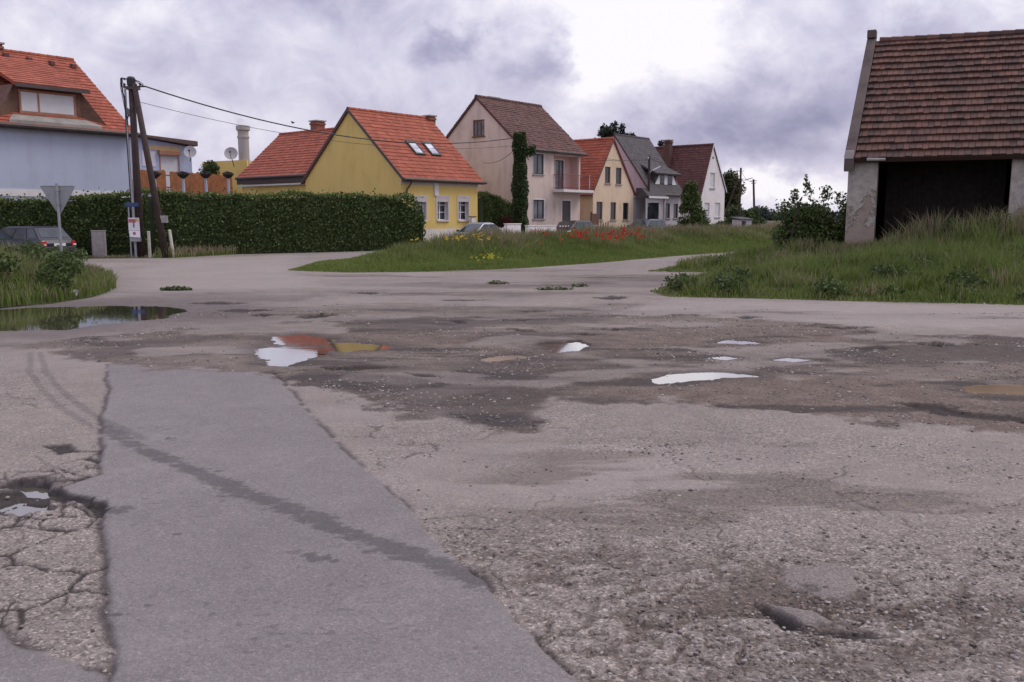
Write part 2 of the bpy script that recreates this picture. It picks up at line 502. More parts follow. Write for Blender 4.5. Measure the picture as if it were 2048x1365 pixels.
# dry scars and holes: outline, depth
SCARS = [
    (G((600, 633), (640, 626), (680, 627), (660, 633), (620, 637)), 0.07), (G((498, 630), (520, 626), (540, 630), (520, 634)), 0.05),
    (G((700, 586), (740, 583), (772, 586), (740, 590)), 0.05),
    (G((1175, 655), (1225, 656), (1240, 660), (1190, 659)), 0.07), (G((900, 640), (925, 642), (930, 647), (905, 645)), 0.05),
    (G((1030, 622), (1070, 620), (1110, 621), (1060, 625)), 0.04), (G((1060, 690), (1100, 683), (1165, 679), (1180, 690), (1120, 684), (1085, 696)), 0.05),
    (G((1840, 682), (1890, 684), (1915, 690), (1880, 694), (1850, 688)), 0.07), (G((1700, 694), (1760, 690), (1790, 698), (1720, 702)), 0.04),
    (G((1465, 632), (1500, 631), (1535, 634), (1490, 637)), 0.04),
    (G((880, 600), (940, 598), (990, 600), (930, 603)), 0.04), (G((1180, 596), (1225, 592), (1270, 594), (1230, 600)), 0.04), (G((1000, 640), (1050, 636), (1090, 638), (1040, 643)), 0.05),
    (G((1120, 668), (1170, 664), (1215, 668), (1165, 672)), 0.05), (G((380, 606), (440, 603), (500, 606), (440, 610)), 0.04), (G((430, 620), (490, 617), (545, 620), (480, 624)), 0.03),
    (G((630, 736), (700, 730), (780, 735), (700, 742)), 0.03), (G((795, 744), (850, 748), (890, 753), (840, 752)), 0.03), (G((1010, 655), (1055, 659), (1080, 666), (1030, 662)), 0.05), (G((1330, 574), (1370, 571), (1400, 573), (1360, 577)), 0.05),
    (G((1640, 655), (1720, 652), (1760, 654), (1690, 659)), 0.04), (G((1800, 806), (1900, 812), (2048, 838), (2100, 850), (1960, 838), (1850, 820)), 0.03),
    (G((-40, 990), (30, 985), (60, 960), (100, 958), (120, 980), (150, 1000), (205, 1012), (206, 1030), (150, 1020), (100, 1000), (70, 1030), (-40, 1030)), 0.035),
    (G((1510, 1205), (1535, 1208), (1570, 1228), (1605, 1248), (1560, 1250), (1530, 1232)), 0.035),
    (G((1590, 1246), (1680, 1246), (1760, 1262), (1660, 1264)), 0.02),
    (G((100, 893), (150, 890), (160, 905), (120, 912)), 0.02),
]
PATCH = G((215, 728), (213, 800), (208, 905), (206, 950), (150, 968), (108, 985), (150, 1000), (204, 1012), (208, 1100), (214, 1200), (224, 1300), (216, 1345),
          (205, 1420), (300, 1700), (1500, 1700), (1185, 1385), (1150, 1340), (1060, 1250), (950, 1155), (830, 1035), (720, 930), (640, 855), (600, 800), (545, 742), (480, 744), (400, 742), (300, 735))
PATCH2 = G((-300, 1200), (0, 1252), (60, 1292), (150, 1332), (212, 1355), (190, 1500), (-300, 1700))
MUD = G((-300, 688), (0, 692), (130, 705), (215, 727), (300, 738), (400, 746), (530, 746), (575, 768), (600, 770), (720, 792), (830, 830), (910, 852), (1000, 868), (1050, 873), (1088, 855), (1072, 826), (1112, 800),
        (1300, 802), (1450, 822), (1660, 836), (1850, 852), (2060, 872), (2500, 900), (2500, 700), (2060, 676), (1880, 668), (1750, 658), (1560, 640), (1440, 632), (1300, 630), (1160, 622),
        (900, 632), (720, 640), (560, 640), (430, 652), (300, 662), (180, 672), (0, 684))
WETPATCH = G((640, 735), (760, 748), (860, 756), (1000, 772), (1110, 800), (1075, 822), (1088, 852), (1040, 868), (920, 852), (830, 826), (720, 790), (600, 768), (575, 756))
WETLINE = [G((380, 592), (450, 598), (560, 600), (640, 588)), G((280, 606), (330, 598), (380, 590), (440, 588))]
TRACKS = [(G((62, 706), (60, 740), (75, 770), (110, 805), (170, 845), (215, 868), (270, 895)), 0.055), (G((82, 706), (92, 745), (125, 785), (180, 825), (215, 845), (290, 880)), 0.055),
          (G((215, 858), (270, 893), (330, 920), (400, 950), (480, 985), (550, 1008), (620, 1035), (700, 1066), (780, 1092), (870, 1122), (965, 1165)), 0.10)]
SPOTS = [(640, 1118, .07, .05), (620, 1112, .05, .04), (665, 1122, .04, .03), (355, 1071, .028, .018), (230, 1025, .09, .05), (255, 1018, .05, .03), (232, 1230, .06, .018), (953, 1298, .018, .014), (300, 1212, .03, .012),
         (740, 1105, .04, .02), (290, 1000, .03, .015), (435, 945, .03, .02), (340, 880, .05, .03), (1107, 1040, .015, .02)]

def build_road():
    NX, NY = 900, 1120
    ys = np.geomspace(1.9, 96, NY)
    s = np.linspace(-1, 1, NX)
    Y, S = np.meshgrid(ys, s, indexing='ij')
    X = S * (1.4 + 0.72 * Y)
    x = X.ravel(); y = Y.ravel()
    gs = grass_sd(x, y)
    keep_v = gs < 0.30
    near = np.exp(-y / 14.0)
    # ragged outlines: the query points wander a little
    wa = fbm(x, y, 0.5, 4, 21) - 0.5; wb = fbm(x, y, 0.5, 4, 22) - 0.5
    wc = fbm(x, y, 0.12, 3, 23) - 0.5; wd = fbm(x, y, 0.12, 3, 24) - 0.5
    X1 = x + wa * 0.10 + wc * 0.04; Y1 = y + wb * 0.10 + wd * 0.04
    X2 = x + wa * 0.9 + wc * 0.25; Y2 = y + wb * 0.9 + wd * 0.25
    sp = np.maximum(sdpoly(X1, Y1, PATCH), sdpoly(X1, Y1, PATCH2))
    patch = sstep(-0.01, 0.015, sp)
    mud_sd = sdpoly(X2, Y2, MUD)
    mud = sstep(-0.06, 0.07 + 0.012 * y, mud_sd + wc * 0.25)
    # pale islands of old surface still standing in the mud
    isl = fbm(x, y * 1.6, 1.5, 5, 31)
    mud = mud * (1 - 0.75 * sstep(0.60, 0.68, isl) * sstep(7.5, 9.0, y))
    farm = sstep(0.47, 0.62, fbm(x * 0.42, y * 1.25, 1.9, 6, 35, 0.6)) * sstep(13.5, 16, y) * (1 - sstep(27, 31, y)) * sstep(-9, -4, x) * 0.7
    mud = np.maximum(mud, farm)
    wetp = sstep(-0.05, 0.12, sdpoly(X1 + wa * 0.2, Y1 + wb * 0.2, WETPATCH))
    edge = np.exp(-((sp + 0.008) / np.where(x < -1, 0.022, 0.012)) ** 2) * sstep(0.35, 0.55, fbm(x, y, 0.25, 3, 33) + 0.12 * (x < -1)) * 0.95
    old = np.clip(1 - patch - mud, 0, 1)
    # cracks: alligator pattern at left and at lower right
    cw = fbm(x, y, 0.3, 3, 41) - 0.5; cv = fbm(x, y, 0.3, 3, 42) - 0.5
    cr = cracks(x + cw * 0.14 + wc * 0.06, y + cv * 0.14 + wd * 0.06, 0.42, 51)
    cr2 = cracks(x + cw * 0.2 + wc * 0.05, y + cv * 0.2 + wd * 0.05, 0.24, 55)
    zl = np.exp(-((x + 2.7) / 0.9) ** 2) * sstep(3.0, 3.8, y) * (1 - sstep(6.0, 7.2, y)) * (x < -1.2)
    rx, ry = g(1560, 1210)
    zr = np.exp(-(((x - rx - 0.05) / 1.05) ** 2 + ((y - ry + 0.05) / 0.62) ** 2))
    rx2, ry2 = g(1150, 1120); zr = np.maximum(zr, 0.62 * np.exp(-(((x - rx2) / 0.75) ** 2 + ((y - ry2) / 0.55) ** 2)))
    rx3, ry3 = g(1250, 1290); zr = np.maximum(zr, 0.85 * np.exp(-(((x - rx3) / 0.6) ** 2 + ((y - ry3) / 0.35) ** 2)))
    brk = fbm(x, y, 0.9, 3, 61)
    cl = (1 - sstep(0.005, 0.017, cr)) * sstep(0.25, 0.5, zl) * sstep(0.34, 0.44, brk + 0.12)
    cl = np.maximum(cl, (1 - sstep(0.003, 0.011, cr2)) * sstep(0.3, 0.6, zl) * sstep(0.50, 0.60, fbm(x, y, 0.7, 3, 62)))
    c3, id3 = cracks(x * 0.80 + cw * 0.16 + wc * 0.10, y * 1.25 + cv * 0.16 + wd * 0.10, 0.25, 57, True)
    gap = (1 - sstep(0.004, 0.010 + 0.020 * vnoise(x / .3, y / .3, 58), c3)) * sstep(0.25, 0.5, fbm(x, y, .35, 3, 66)) * 0.85 * sstep(0.25, 0.6, zr + 0.25 * (fbm(x, y, .5, 3, 59) - .5))
    gone = sstep(0.0, 0.02, c3) * (id3 < 0.22) * 0.8 * sstep(0.62, 0.9, zr + 0.5 * (fbm(x, y, .4, 3, 60) - .5))
    crr = np.exp(-(cr / 0.022) ** 2) * zr * sstep(0.30, 0.5, fbm(x, y, 0.6, 3, 63))
    thin = np.exp(-(cracks(x + cw * 0.5, y + cv * 0.5, 1.3, 71) / 0.006) ** 2) * sstep(0.5, 0.6, fbm(x, y, 1.5, 3, 64)) * (y < 9)
    crack = np.clip((cl + thin * 0.7) * old, 0, 1)
    # furrows of loosened dirt, running with the lay of the surface
    fur = fbm(x * 0.55 + y * 0.25, y * 1.9 - x * 0.35, 0.42, 5, 81, 0.6)
    soil = np.clip(crr * 0.9 + zr * sstep(0.47, 0.58, fur) * 1.0, 0, 1) * old
    pits = sstep(0.60, 0.68, fbm(x, y * 1.4, 0.075, 3, 83, 0.6)) * old * np.clip(zr * 1.1 + 0.35 * sstep(5.2, 4.0, y) * (x > -0.5), 0, 1)
    soil = np.maximum(soil, pits * 0.85)
    soil = np.maximum(soil, np.maximum(gap, gone) * old)
    soil2 = sstep(0.54, 0.68, fbm(x * 0.4 + y * 0.1, y * 1.5, 0.6, 5, 82, 0.6)) * old * sstep(3.8, 4.6, y) * (1 - sstep(6.0, 7.0, y)) * sstep(-0.9, 0.3, x + wa) * (1 - sstep(2.4, 3.6, x)) * 0.6
    soil = np.maximum(soil, soil2)
    # tyre print and damp spots
    tr = np.zeros_like(x)
    for pts, w in TRACKS:
        d = sdline(x + wa * 0.05, y + wb * 0.05, pts)
        rag = fbm(x, y, 0.10, 4, 91); rag2 = fbm(x * 0.5 + y * 0.2, y * 2.2, 0.05, 3, 92)
        m_ = np.clip(1.25 - d / w, 0, 1)
        if w > 0.07: tr = np.maximum(tr, sstep(0.50, 0.63, np.minimum(m_, 0.9) * 0.38 + rag * 0.22 + rag2 * 0.40 + 0.32 * fbm(x * .7 + y * .3, y * 2.4, 0.022, 2, 94) - 0.125 + 0.22 * (fbm(x, y, 0.6, 2, 93) - 0.5)) * (d < w * 1.5))
        else: tr = np.maximum(tr, sstep(0.30, 0.60, m_ * 0.6 + rag2 * 0.5 - 0.2) * 0.5 * (d < w * 1.4))
    for px, py, a, b in SPOTS:
        cx, cy = g(px, py)
        q = np.sqrt(((x - cx) / a) ** 2 + ((y - cy) / b) ** 2) + (fbm(x, y, 0.03, 3, 95) - 0.5) * 1.6
        tr = np.maximum(tr, 1 - sstep(0.7, 1.0, q))
    fleck = sstep(0.875, 0.905, vnoise(x / 0.05, y / 0.025, 97)) * sstep(0.5, 0.65, fbm(x, y, 1.0, 2, 98)) * patch * (y < 7) * 0.55
    damp = np.clip(np.maximum(tr, fleck), 0, 1)
    # damp ground round the big puddle and in the traces further back
    bigp = sdpoly(X1 + wa * .4, Y1 + wb * .2, PUDDLES[0][0])
    wet = np.maximum(damp * 0.62, wetp * 0.75)
    wet = np.maximum(wet, 0.8 * sstep(-3.2, -0.3, bigp + (fbm(x, y, 1.5, 3, 99) - 0.5) * 1.6))
    for L in WETLINE: wet = np.maximum(wet, 0.55 * (1 - sstep(0.1, 0.9, sdline(x + wa * 2, y + wb * 2, L))))
    wn = fbm(x * 0.6, y * 1.3, 1.6, 5, 101)
    wet = np.maximum(wet, mud * sstep(0.50, 0.66, wn) * 0.85)
    farband = sstep(14, 17, y) * (1 - sstep(22, 26, y)) * sstep(0.52, 0.66, fbm(x * 0.35, y * 1.6, 2.2, 5, 104)) * 0.5
    wet = np.maximum(wet, farband)
    # pale, worn strips
    pale = np.zeros_like(x)
    pale = np.maximum(pale, sstep(-0.4, 0.6, sdpoly(X2, Y2, G((1120, 636), (1340, 600), (1700, 604), (2400, 625), (2400, 660), (1760, 655), (1560, 640), (1340, 634)))) * 0.9)
    pale = np.maximum(pale, sstep(-0.3, 0.8, sdpoly(X2, Y2, G((240, 590), (250, 545), (330, 520), (600, 508), (600, 545), (690, 575), (480, 580)))) * 0.75)
    pale = np.maximum(pale, sstep(0.50, 0.70, fbm(x * 0.5, y * 1.4, 2.4, 5, 111)) * (y > 9) * 0.38)
    cx, cy = g(1150, 950); pale = np.maximum(pale, 0.8 * np.exp(-(((x - cx) / 1.6) ** 2 + ((y - cy) / 0.8) ** 2)))
    cx, cy = g(720, 830); pale = np.maximum(pale, 0.6 * np.exp(-(((x - cx) / 0.9) ** 2 + ((y - cy) / 0.5) ** 2)))
    cx, cy = g(60, 683); pale = np.maximum(pale, 0.8 * np.exp(-(((x - cx) / 1.6) ** 2 + ((y - cy) / 0.25) ** 2)))
    # coarse stone showing
    coarse = old * np.clip(0.35 + 0.75 * sstep(5.6, 4.0, y) + 0.4 * zl + 0.5 * sstep(0.45, 0.65, fbm(x, y, 1.3, 4, 121)), 0, 1)
    smooth_slab = G((1570, 1130), (1640, 1120), (1700, 1135), (1705, 1165), (1680, 1188), (1610, 1180), (1560, 1160))
    slab = sstep(-0.02, 0.02, sdpoly(X1, Y1, smooth_slab))
    slab = np.maximum(slab, sstep(-0.02, 0.02, sdpoly(X1, Y1, G((1540, 1204), (1610, 1212), (1650, 1232), (1600, 1242), (1562, 1230)))))
    coarse *= 1 - 0.85 * slab; soil *= 1 - slab
    # ---- height
    Z = 0.030 * (fbm(x, y, 3.5, 3, 131) - 0.5)
    Z += mud * 0.045 * (fbm(x, y * 1.3, 0.9, 5, 132) - 0.5)
    Z += mud * near * 0.022 * (fbm(x, y, 0.07, 3, 133) - 0.5)
    ag = fbm(x, y, 0.035, 3, 134, 0.6) - 0.5
    Z += (0.008 * old * (0.35 + coarse) + 0.0022 * patch + 0.008 * mud) * ag * (y < 12)
    Z += (zr * old) * 0.040 * (fur - 0.55) * (1 - slab) + zr * old * (1 - slab) * 0.022 * (fbm(x, y, 0.09, 3, 137, 0.6) - 0.5)
    Z += old * (1 - slab) * sstep(0.3, 0.7, zr) * (0.010 * (id3 - 0.5) - 0.012 * gone - 0.010 * gap)
    Z += zl * old * 0.012 * (fbm(x, y, 0.2, 3, 136) - 0.5)
    Z += 0.006 * patch
    Z -= 0.014 * crack + 0.010 * soil + 0.010 * edge
    Z += 0.010 * soil * (fbm(x, y, 0.05, 3, 139) - 0.5) * 1.4
    Z = np.where((zr > 0.3) & (old > 0.5), np.maximum(Z, -0.06), np.maximum(Z, -0.013))
    dark = np.zeros_like(x)
    for P, dep, lev, kind in PUDDLES:
        b = np.asarray(P); sel = (x > b[:, 0].min() - 1.2) & (x < b[:, 0].max() + 1.2) & (y > b[:, 1].min() - 1.2) & (y < b[:, 1].max() + 1.2)
        k = 1.0 if P is not PUDDLES[0][0] else 2.0
        small = min(1.0, np.ptp(b[:, 1]) / 0.8)
        d = sdpoly(x[sel] + (wa[sel] * 0.25 + wc[sel] * 0.12) * small, y[sel] + (wb[sel] * 0.25 + wd[sel] * 0.12) * small, P)
        r = 0.22 * k * max(small, 0.25)
        q = sstep(-r, 0.02, d)
        zq = np.maximum(Z[sel], -0.010) * (1 - q) + q * (lev - 0.004) - (dep + lev) * sstep(-0.02, r, d) - 0.006 * sstep(-0.05, 0.03, d)
        Z[sel] = np.where(q > 0, np.minimum(zq, Z[sel] + 0.02 * (1 - q)), Z[sel])
        Z[sel] += 0.012 * near[sel] * (vnoise(x[sel] / 0.06, y[sel] / 0.06, 7) > 0.80) * sstep(-r, 0, d) * (y[sel] > 6)
        wet[sel] = np.maximum(wet[sel], 0.9 * sstep(-r * 2.2, 0, d + 0.2 * wa[sel]))
    for P, dep in SCARS:
        b = np.asarray(P); sel = (x > b[:, 0].min() - .8) & (x < b[:, 0].max() + .8) & (y > b[:, 1].min() - .8) & (y < b[:, 1].max() + .8)
        small = min(1.0, np.ptp(b[:, 1]) / 0.6)
        d = sdpoly(x[sel] + (wa[sel] * 0.3 + wc[sel] * 0.22) * max(small, .35), y[sel] + (wb[sel] * 0.3 + wd[sel] * 0.22) * max(small, .35), P)
        q = sstep(-0.012, 0.018 + 0.03 * small, d)
        Z[sel] -= dep * q
        dark[sel] = np.maximum(dark[sel], sstep(-0.03, 0.02, d) * np.clip(0.95 + 0.5 * (fbm(x[sel], y[sel], 0.12, 3, 138) - 0.4), 0, 1))
    streak = sstep(0.57, 0.66, fbm(x * 0.5 + y * .12, y * 2.1, 0.85, 6, 140, 0.62)) * mud * (y > 7) * 0.75  # dark streaks painted into the mud in place of shading on its relief
    dark = np.maximum(dark, streak)
    # road edge falls away under the grass
    Z -= 0.06 * sstep(-0.1, 0.3, gs)
    keep_f = None
    idx = np.arange(NY * NX).reshape(NY, NX)
    F = np.stack([idx[:-1, :-1], idx[:-1, 1:], idx[1:, 1:], idx[1:, :-1]], -1).reshape(-1, 4)
    F = F[keep_v[F].all(1)]
    used = np.unique(F); remap = np.full(NY * NX, -1, np.int64); remap[used] = np.arange(len(used))
    V = np.stack([x, y, Z], -1)[used]
    A = np.stack([patch, mud, np.clip(crack + edge * 0.8 + dark, 0, 1)], -1)[used]
    B = np.stack([pale, coarse, np.clip(wet, 0, 1)], -1)[used]
    C = np.stack([soil, slab, damp], -1)[used]
    m, N, p = new_mat('worn_asphalt')
    def att(nm):
        a = N.n('ShaderNodeAttribute', attribute_name=nm); s_ = N.n('ShaderNodeSeparateColor')
        N.t.links.new(a.outputs['Color'], s_.inputs[0]); return s_.outputs
    a, b, c = att('ma'), att('mb'), att('mc')
    v = objco(N)
    vo = N.n('ShaderNodeTexVoronoi'); N.set(vo.inputs['Vector'], v); vo.inputs['Scale'].default_value = 78
    vs = N.n('ShaderNodeSeparateColor'); N.t.links.new(vo.outputs['Color'], vs.inputs[0])
    vo2 = N.n('ShaderNodeTexVoronoi'); N.set(vo2.inputs['Vector'], v); vo2.inputs['Scale'].default_value = 150
    vs2 = N.n('ShaderNodeSeparateColor'); N.t.links.new(vo2.outputs['Color'], vs2.inputs[0])
    n_lo = N.noise(v, 0.45, 6, 0.6); n_mid = N.noise(v, 3.2, 6, 0.65); n_hi = N.noise(v, 38, 4, 0.6)
    oldc = N.ramp(N.m('ADD', N.m('MULTIPLY', n_lo, 0.5), N.m('MULTIPLY', n_mid, 0.5)), [(0.34, (0.208, 0.178, 0.160)), (0.52, (0.266, 0.229, 0.206)), (0.68, (0.318, 0.276, 0.248))])
    # single stones of the worn surface
    stone = N.ramp(vs.outputs[0], [(0.0, (0.30, 0.29, 0.28)), (0.14, (0.55, 0.54, 0.52)), (0.4, (0.92, 0.92, 0.91)), (0.78, (1.12, 1.12, 1.12)), (0.92, (1.6, 1.58, 1.55)), (1.0, (2.1, 2.07, 2.02))])
    stone2 = N.ramp(vs2.outputs[0], [(0.0, (0.66, 0.66, 0.66)), (0.35, (0.93, 0.93, 0.93)), (0.8, (1.06, 1.06, 1.06)), (1.0, (1.4, 1.4, 1.38))])
    oldc = N.mix(N.m('MULTIPLY', b[1], 0.75), oldc, N.mix(1.0, oldc, stone, 'MULTIPLY'))
    oldc = N.mix(0.75, oldc, N.mix(1.0, oldc, stone2, 'MULTIPLY'))
    oldc = N.mix(N.m('MULTIPLY', b[0], 0.8), oldc, N.mix(0.5, oldc, (0.40, 0.355, 0.33)))
    pc = N.ramp(N.m('ADD', N.m('MULTIPLY', n_lo, 0.6), N.m('MULTIPLY', n_mid, 0.4)), [(0.35, (0.195, 0.176, 0.172)), (0.65, (0.248, 0.225, 0.219))])
    pc = N.mix(0.55, pc, N.mix(1.0, pc, stone2, 'MULTIPLY'))
    pc = N.mix(N.m('MULTIPLY', N.smooth(N.noise(v, 1.1, 8, 0.7), 0.46, 0.70), 0.55), pc, (0.280, 0.256, 0.248))
    pc = N.mix(N.m('MULTIPLY', N.smooth(N.noise(v, 9.0, 6, 0.7), 0.52, 0.72), 0.45), pc, (0.165, 0.150, 0.150))
    pc = N.mix(0.20, pc, N.mix(1.0, pc, stone, 'MULTIPLY'))
    speck = N.smooth(N.noise(v, 75, 2, 0.5), 0.66, 0.74)
    pc = N.mix(N.m('MULTIPLY', speck, 0.5), pc, (0.08, 0.075, 0.08))
    col = N.mix(a[0], oldc, pc)
    mudc = N.ramp(N.m('ADD', N.m('MULTIPLY', n_mid, 0.6), N.m('MULTIPLY', n_hi, 0.4)), [(0.30, (0.086, 0.065, 0.052)), (0.50, (0.148, 0.114, 0.092)), (0.68, (0.216, 0.172, 0.142))])  # tone contrast also stands in for shading of the mud's bumps
    mudc = N.mix(0.6, mudc, N.mix(1.0, mudc, stone, 'MULTIPLY'))
    mudc = N.mix(N.m('MULTIPLY', b[0], 0.55), mudc, (0.33, 0.285, 0.255))
    col = N.mix(a[1], col, mudc)
    soilc = N.ramp(n_hi, [(0.35, (0.060, 0.044, 0.035)), (0.65, (0.135, 0.102, 0.080))])  # brown soil, its colour darkened further to carry shadow in gaps and furrows
    soilc = N.mix(0.7, soilc, N.mix(1.0, soilc, stone, 'MULTIPLY'))
    col = N.mix(N.m('MULTIPLY', c[0], 0.88), col, soilc)
    col = N.mix(N.m('MULTIPLY', c[1], 0.8), col, N.mix(0.8, N.mix(0.5, oldc, (0.17, 0.155, 0.15)), N.mix(1.0, N.mix(0.5, oldc, (0.17, 0.155, 0.15)), stone2, 'MULTIPLY')))
    wetcol = N.mix(1.0, col, (0.43, 0.41, 0.42), 'MULTIPLY')
    col = N.mix(b[2], col, wetcol)
    col = N.mix(N.m('MULTIPLY', c[2], 0.30), col, (0.070, 0.064, 0.070))
    col = N.mix(N.m('MULTIPLY', a[2], 0.93), col, (0.034, 0.028, 0.026))
    N.set(p.inputs['Base Color'], col)
    ro = N.m('SUBTRACT', 0.92, N.m('MULTIPLY', b[2], 0.22))
    N.set(p.inputs['Roughness'], ro)
    p.inputs['Specular IOR Level'].default_value = 0.35
    hgt = N.m('ADD', N.m("MULTIPLY", vs.outputs[1], 0.5), N.m('ADD', N.m('MULTIPLY', n_hi, 0.6), N.m('MULTIPLY', vo2.outputs['Distance'], 0.4)))
    bump(N, p, hgt, 0.0055)
    o = np_mesh('road', V, remap[F], m, pattr={'ma': A, 'mb': B, 'mc': C}, smooth=True)
    tag(o, kind='structure')
    return V, B, A, C
road_V, road_B, road_A, road_C = build_road()

def build_puddles():
    def water(name, base, rough):
        m, N, p = new_mat(name)
        v = objco(N)
        N.set(p.inputs['Base Color'], N.ramp(N.noise(v, 1.5, 4), [(0.3, tuple(k * .8 for k in base)), (0.7, tuple(k * 1.2 for k in base))]))
        p.inputs['Roughness'].default_value = rough
        p.inputs['IOR'].default_value = 1.60
        p.inputs['Coat Weight'].default_value = 1.0 if rough < .1 else 0.0; p.inputs['Coat IOR'].default_value = 1.65; p.inputs['Coat Roughness'].default_value = rough
        bump(N, p, N.noise(v, 9, 3), 0.0008)
        return m
    clear = water('puddle_water', (0.085, 0.074, 0.050), 0.03)
    muddy = water('muddy_water', (0.27, 0.195, 0.125), 0.12)
    for P, dep, lev, kind in PUDDLES:
        c = np.mean(np.asarray(P), 0)
        n = len(P); pts = []; ext = np.ptp(np.asarray(P), 0); grow = 0.30 if lev > -0.04 else 0.12
        for q in P:
            d = np.asarray(q) - c; L = np.hypot(*d)
            pts.append(tuple(c + d * (1 + grow / max(L, 0.05))))
        mb = MB(); mb.poly([(a, b, lev) for a, b in pts])
        tag(mb.build('puddle', clear if kind == 'clear' else muddy), kind='structure')
build_puddles()

# ---- loose gravel on the broken surface
def build_gravel():
    ico = bmesh.new(); bmesh.ops.create_icosphere(ico, subdivisions=1, radius=1.0)
    bv = np.array([v.co[:] for v in ico.verts]); bf = np.array([[v.index for v in f.verts] for f in ico.faces]); ico.free()
    w = (road_A[:, 1] * 0.9 + road_C[:, 0] * 0.8 * (road_V[:, 1] < 6.5) + road_B[:, 1] * 0.30 * (road_V[:, 1] < 6.5)) * (road_V[:, 1] < 19) * (np.abs(road_V[:, 0]) < 0.75 * road_V[:, 1] + 0.6)
    w = w * (0.25 + sstep(0.48, 0.66, fbm(road_V[:, 0], road_V[:, 1], 1.1, 4, 141)) * 1.6) * (road_V[:, 2] > -0.03)
    pick = rng.choice(len(w), 13000, p=w / w.sum())
    n = len(pick)
    c = road_V[pick] + np.stack([rng.normal(0, .01, n), rng.normal(0, .02, n), np.zeros(n)], -1)
    sz = rng.lognormal(math.log(0.0062), 0.40, n) * (1 + 0.055 * c[:, 1])
    sz = np.minimum(sz, 0.0035 + 0.0024 * c[:, 1])
    ang = rng.uniform(0, 6.28, n)
    sc = np.stack([rng.uniform(.8, 1.5, n), rng.uniform(.7, 1.1, n), rng.uniform(.45, .8, n)], -1) * sz[:, None]
    q = bv[None] * (1 + rng.normal(0, .16, (n, len(bv), 1))) * sc[:, None]
    ca, sa = np.cos(ang)[:, None], np.sin(ang)[:, None]
    q = np.stack([q[..., 0] * ca - q[..., 1] * sa, q[..., 0] * sa + q[..., 1] * ca, q[..., 2]], -1)
    V = (q + c[:, None] + np.array([0, 0, .0])).reshape(-1, 3)
    F = (bf[None] + (np.arange(n) * len(bv))[:, None, None]).reshape(-1, 3)
    m, N, p = new_mat('gravel_stone')
    a = N.n('ShaderNodeAttribute', attribute_name='tint')
    N.set(p.inputs['Base Color'], N.ramp(a.outputs['Fac'], [(0.0, (0.08, 0.068, 0.062)), (0.4, (0.17, 0.145, 0.13)), (0.8, (0.27, 0.24, 0.22)), (0.97, (0.42, 0.39, 0.36))]))
    p.inputs['Roughness'].default_value = 0.85
    o = np_mesh('gravel', V, F, m, fattr={'tint': np.repeat(rng.random(n), len(bf))})
    tag(o, 'loose grey and brown gravel strewn over the broken road surface', 'gravel', kind='stuff')
build_gravel()

# ------------------------------------------------------------------ building materials
M = {}
M['yellow'] = plaster('yellow_render', (0.75, 0.55, 0.185), 0.10)
M['cream'] = plaster('cream_render', (0.72, 0.565, 0.40), 0.18)
M['pink'] = plaster('pink_render', (0.66, 0.535, 0.475), 0.22)
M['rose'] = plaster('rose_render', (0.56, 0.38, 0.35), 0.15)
M['greywall'] = plaster('grey_render', (0.55, 0.51, 0.54), 0.2)
M['white'] = plaster('white_render', (0.78, 0.74, 0.73), 0.14)
M['blue'] = plaster('light_blue_render', (0.455, 0.495, 0.615), 0.10)
M['trim'] = simple('white_trim', (0.72, 0.69, 0.68), 0.7, 0.08)
M['paleband'] = simple('pale_band_paint', (0.58, 0.53, 0.52), 0.8, 0.10)
M['sill'] = simple('stone_sill', (0.36, 0.33, 0.32), 0.85, 0.15)
M['brown_frame'] = simple('brown_painted_wood', (0.135, 0.062, 0.040), 0.55, 0.2, 12)
M['dark_frame'] = simple('dark_grey_frame', (0.045, 0.050, 0.055), 0.5, 0.2, 12)
M['white_frame'] = simple('white_window_frame', (0.75, 0.73, 0.73), 0.45, 0.06)
M['fascia'] = simple('dark_brown_sheet_metal', (0.075, 0.052, 0.048), 0.55, 0.25, 4)
M['gutter'] = simple('copper_brown_gutter', (0.095, 0.058, 0.048), 0.5, 0.25, 4)
M['glass'] = glass_mat('window_glass')
M['glass_pale'] = glass_mat('curtained_glass', (0.12, 0.125, 0.14), 0.10)
M['brick'] = simple('chimney_brick', (0.24, 0.095, 0.065), 0.9, 0.3, 9, bumpd=0.02, bscale=22)
M['brick_dark'] = simple('dark_old_brick', (0.10, 0.050, 0.042), 0.9, 0.3, 9)
M['concrete'] = simple('weathered_concrete', (0.34, 0.315, 0.30), 0.9, 0.2, 5, bumpd=0.004)
M['t_orange'] = tile_mat('orange_clay_tiles', (0.265, 0.066, 0.036), (0.335, 0.086, 0.046), (0.41, 0.115, 0.060), 0.22, (0.16, 0.048, 0.034))
M['t_old'] = tile_mat('old_red_brown_tiles', (0.085, 0.040, 0.036), (0.125, 0.056, 0.047), (0.17, 0.076, 0.060), 0.5, (0.060, 0.043, 0.041))
M['t_dark'] = tile_mat('dark_red_tiles', (0.085, 0.034, 0.031), (0.115, 0.043, 0.037), (0.15, 0.058, 0.048), 0.35, (0.07, 0.045, 0.04))
M['t_grey'] = tile_mat('grey_slate', (0.055, 0.050, 0.054), (0.074, 0.067, 0.071), (0.098, 0.088, 0.092), 0.3, (0.085, 0.060, 0.056))
M['t_barn'] = tile_mat('weathered_barn_tiles', (0.058, 0.030, 0.024), (0.104, 0.047, 0.034), (0.150, 0.070, 0.048), 0.5, (0.062, 0.046, 0.038))
M['roller'] = simple('grey_white_roller_blind', (0.62, 0.61, 0.62), 0.6, 0.05)
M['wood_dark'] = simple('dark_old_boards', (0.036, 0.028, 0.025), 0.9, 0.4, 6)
M['wood_fence'] = simple('orange_brown_fence_wood', (0.30, 0.115, 0.045), 0.7, 0.3, 4)
M['black'] = simple('black_iron', (0.02, 0.02, 0.022), 0.5, 0.2)
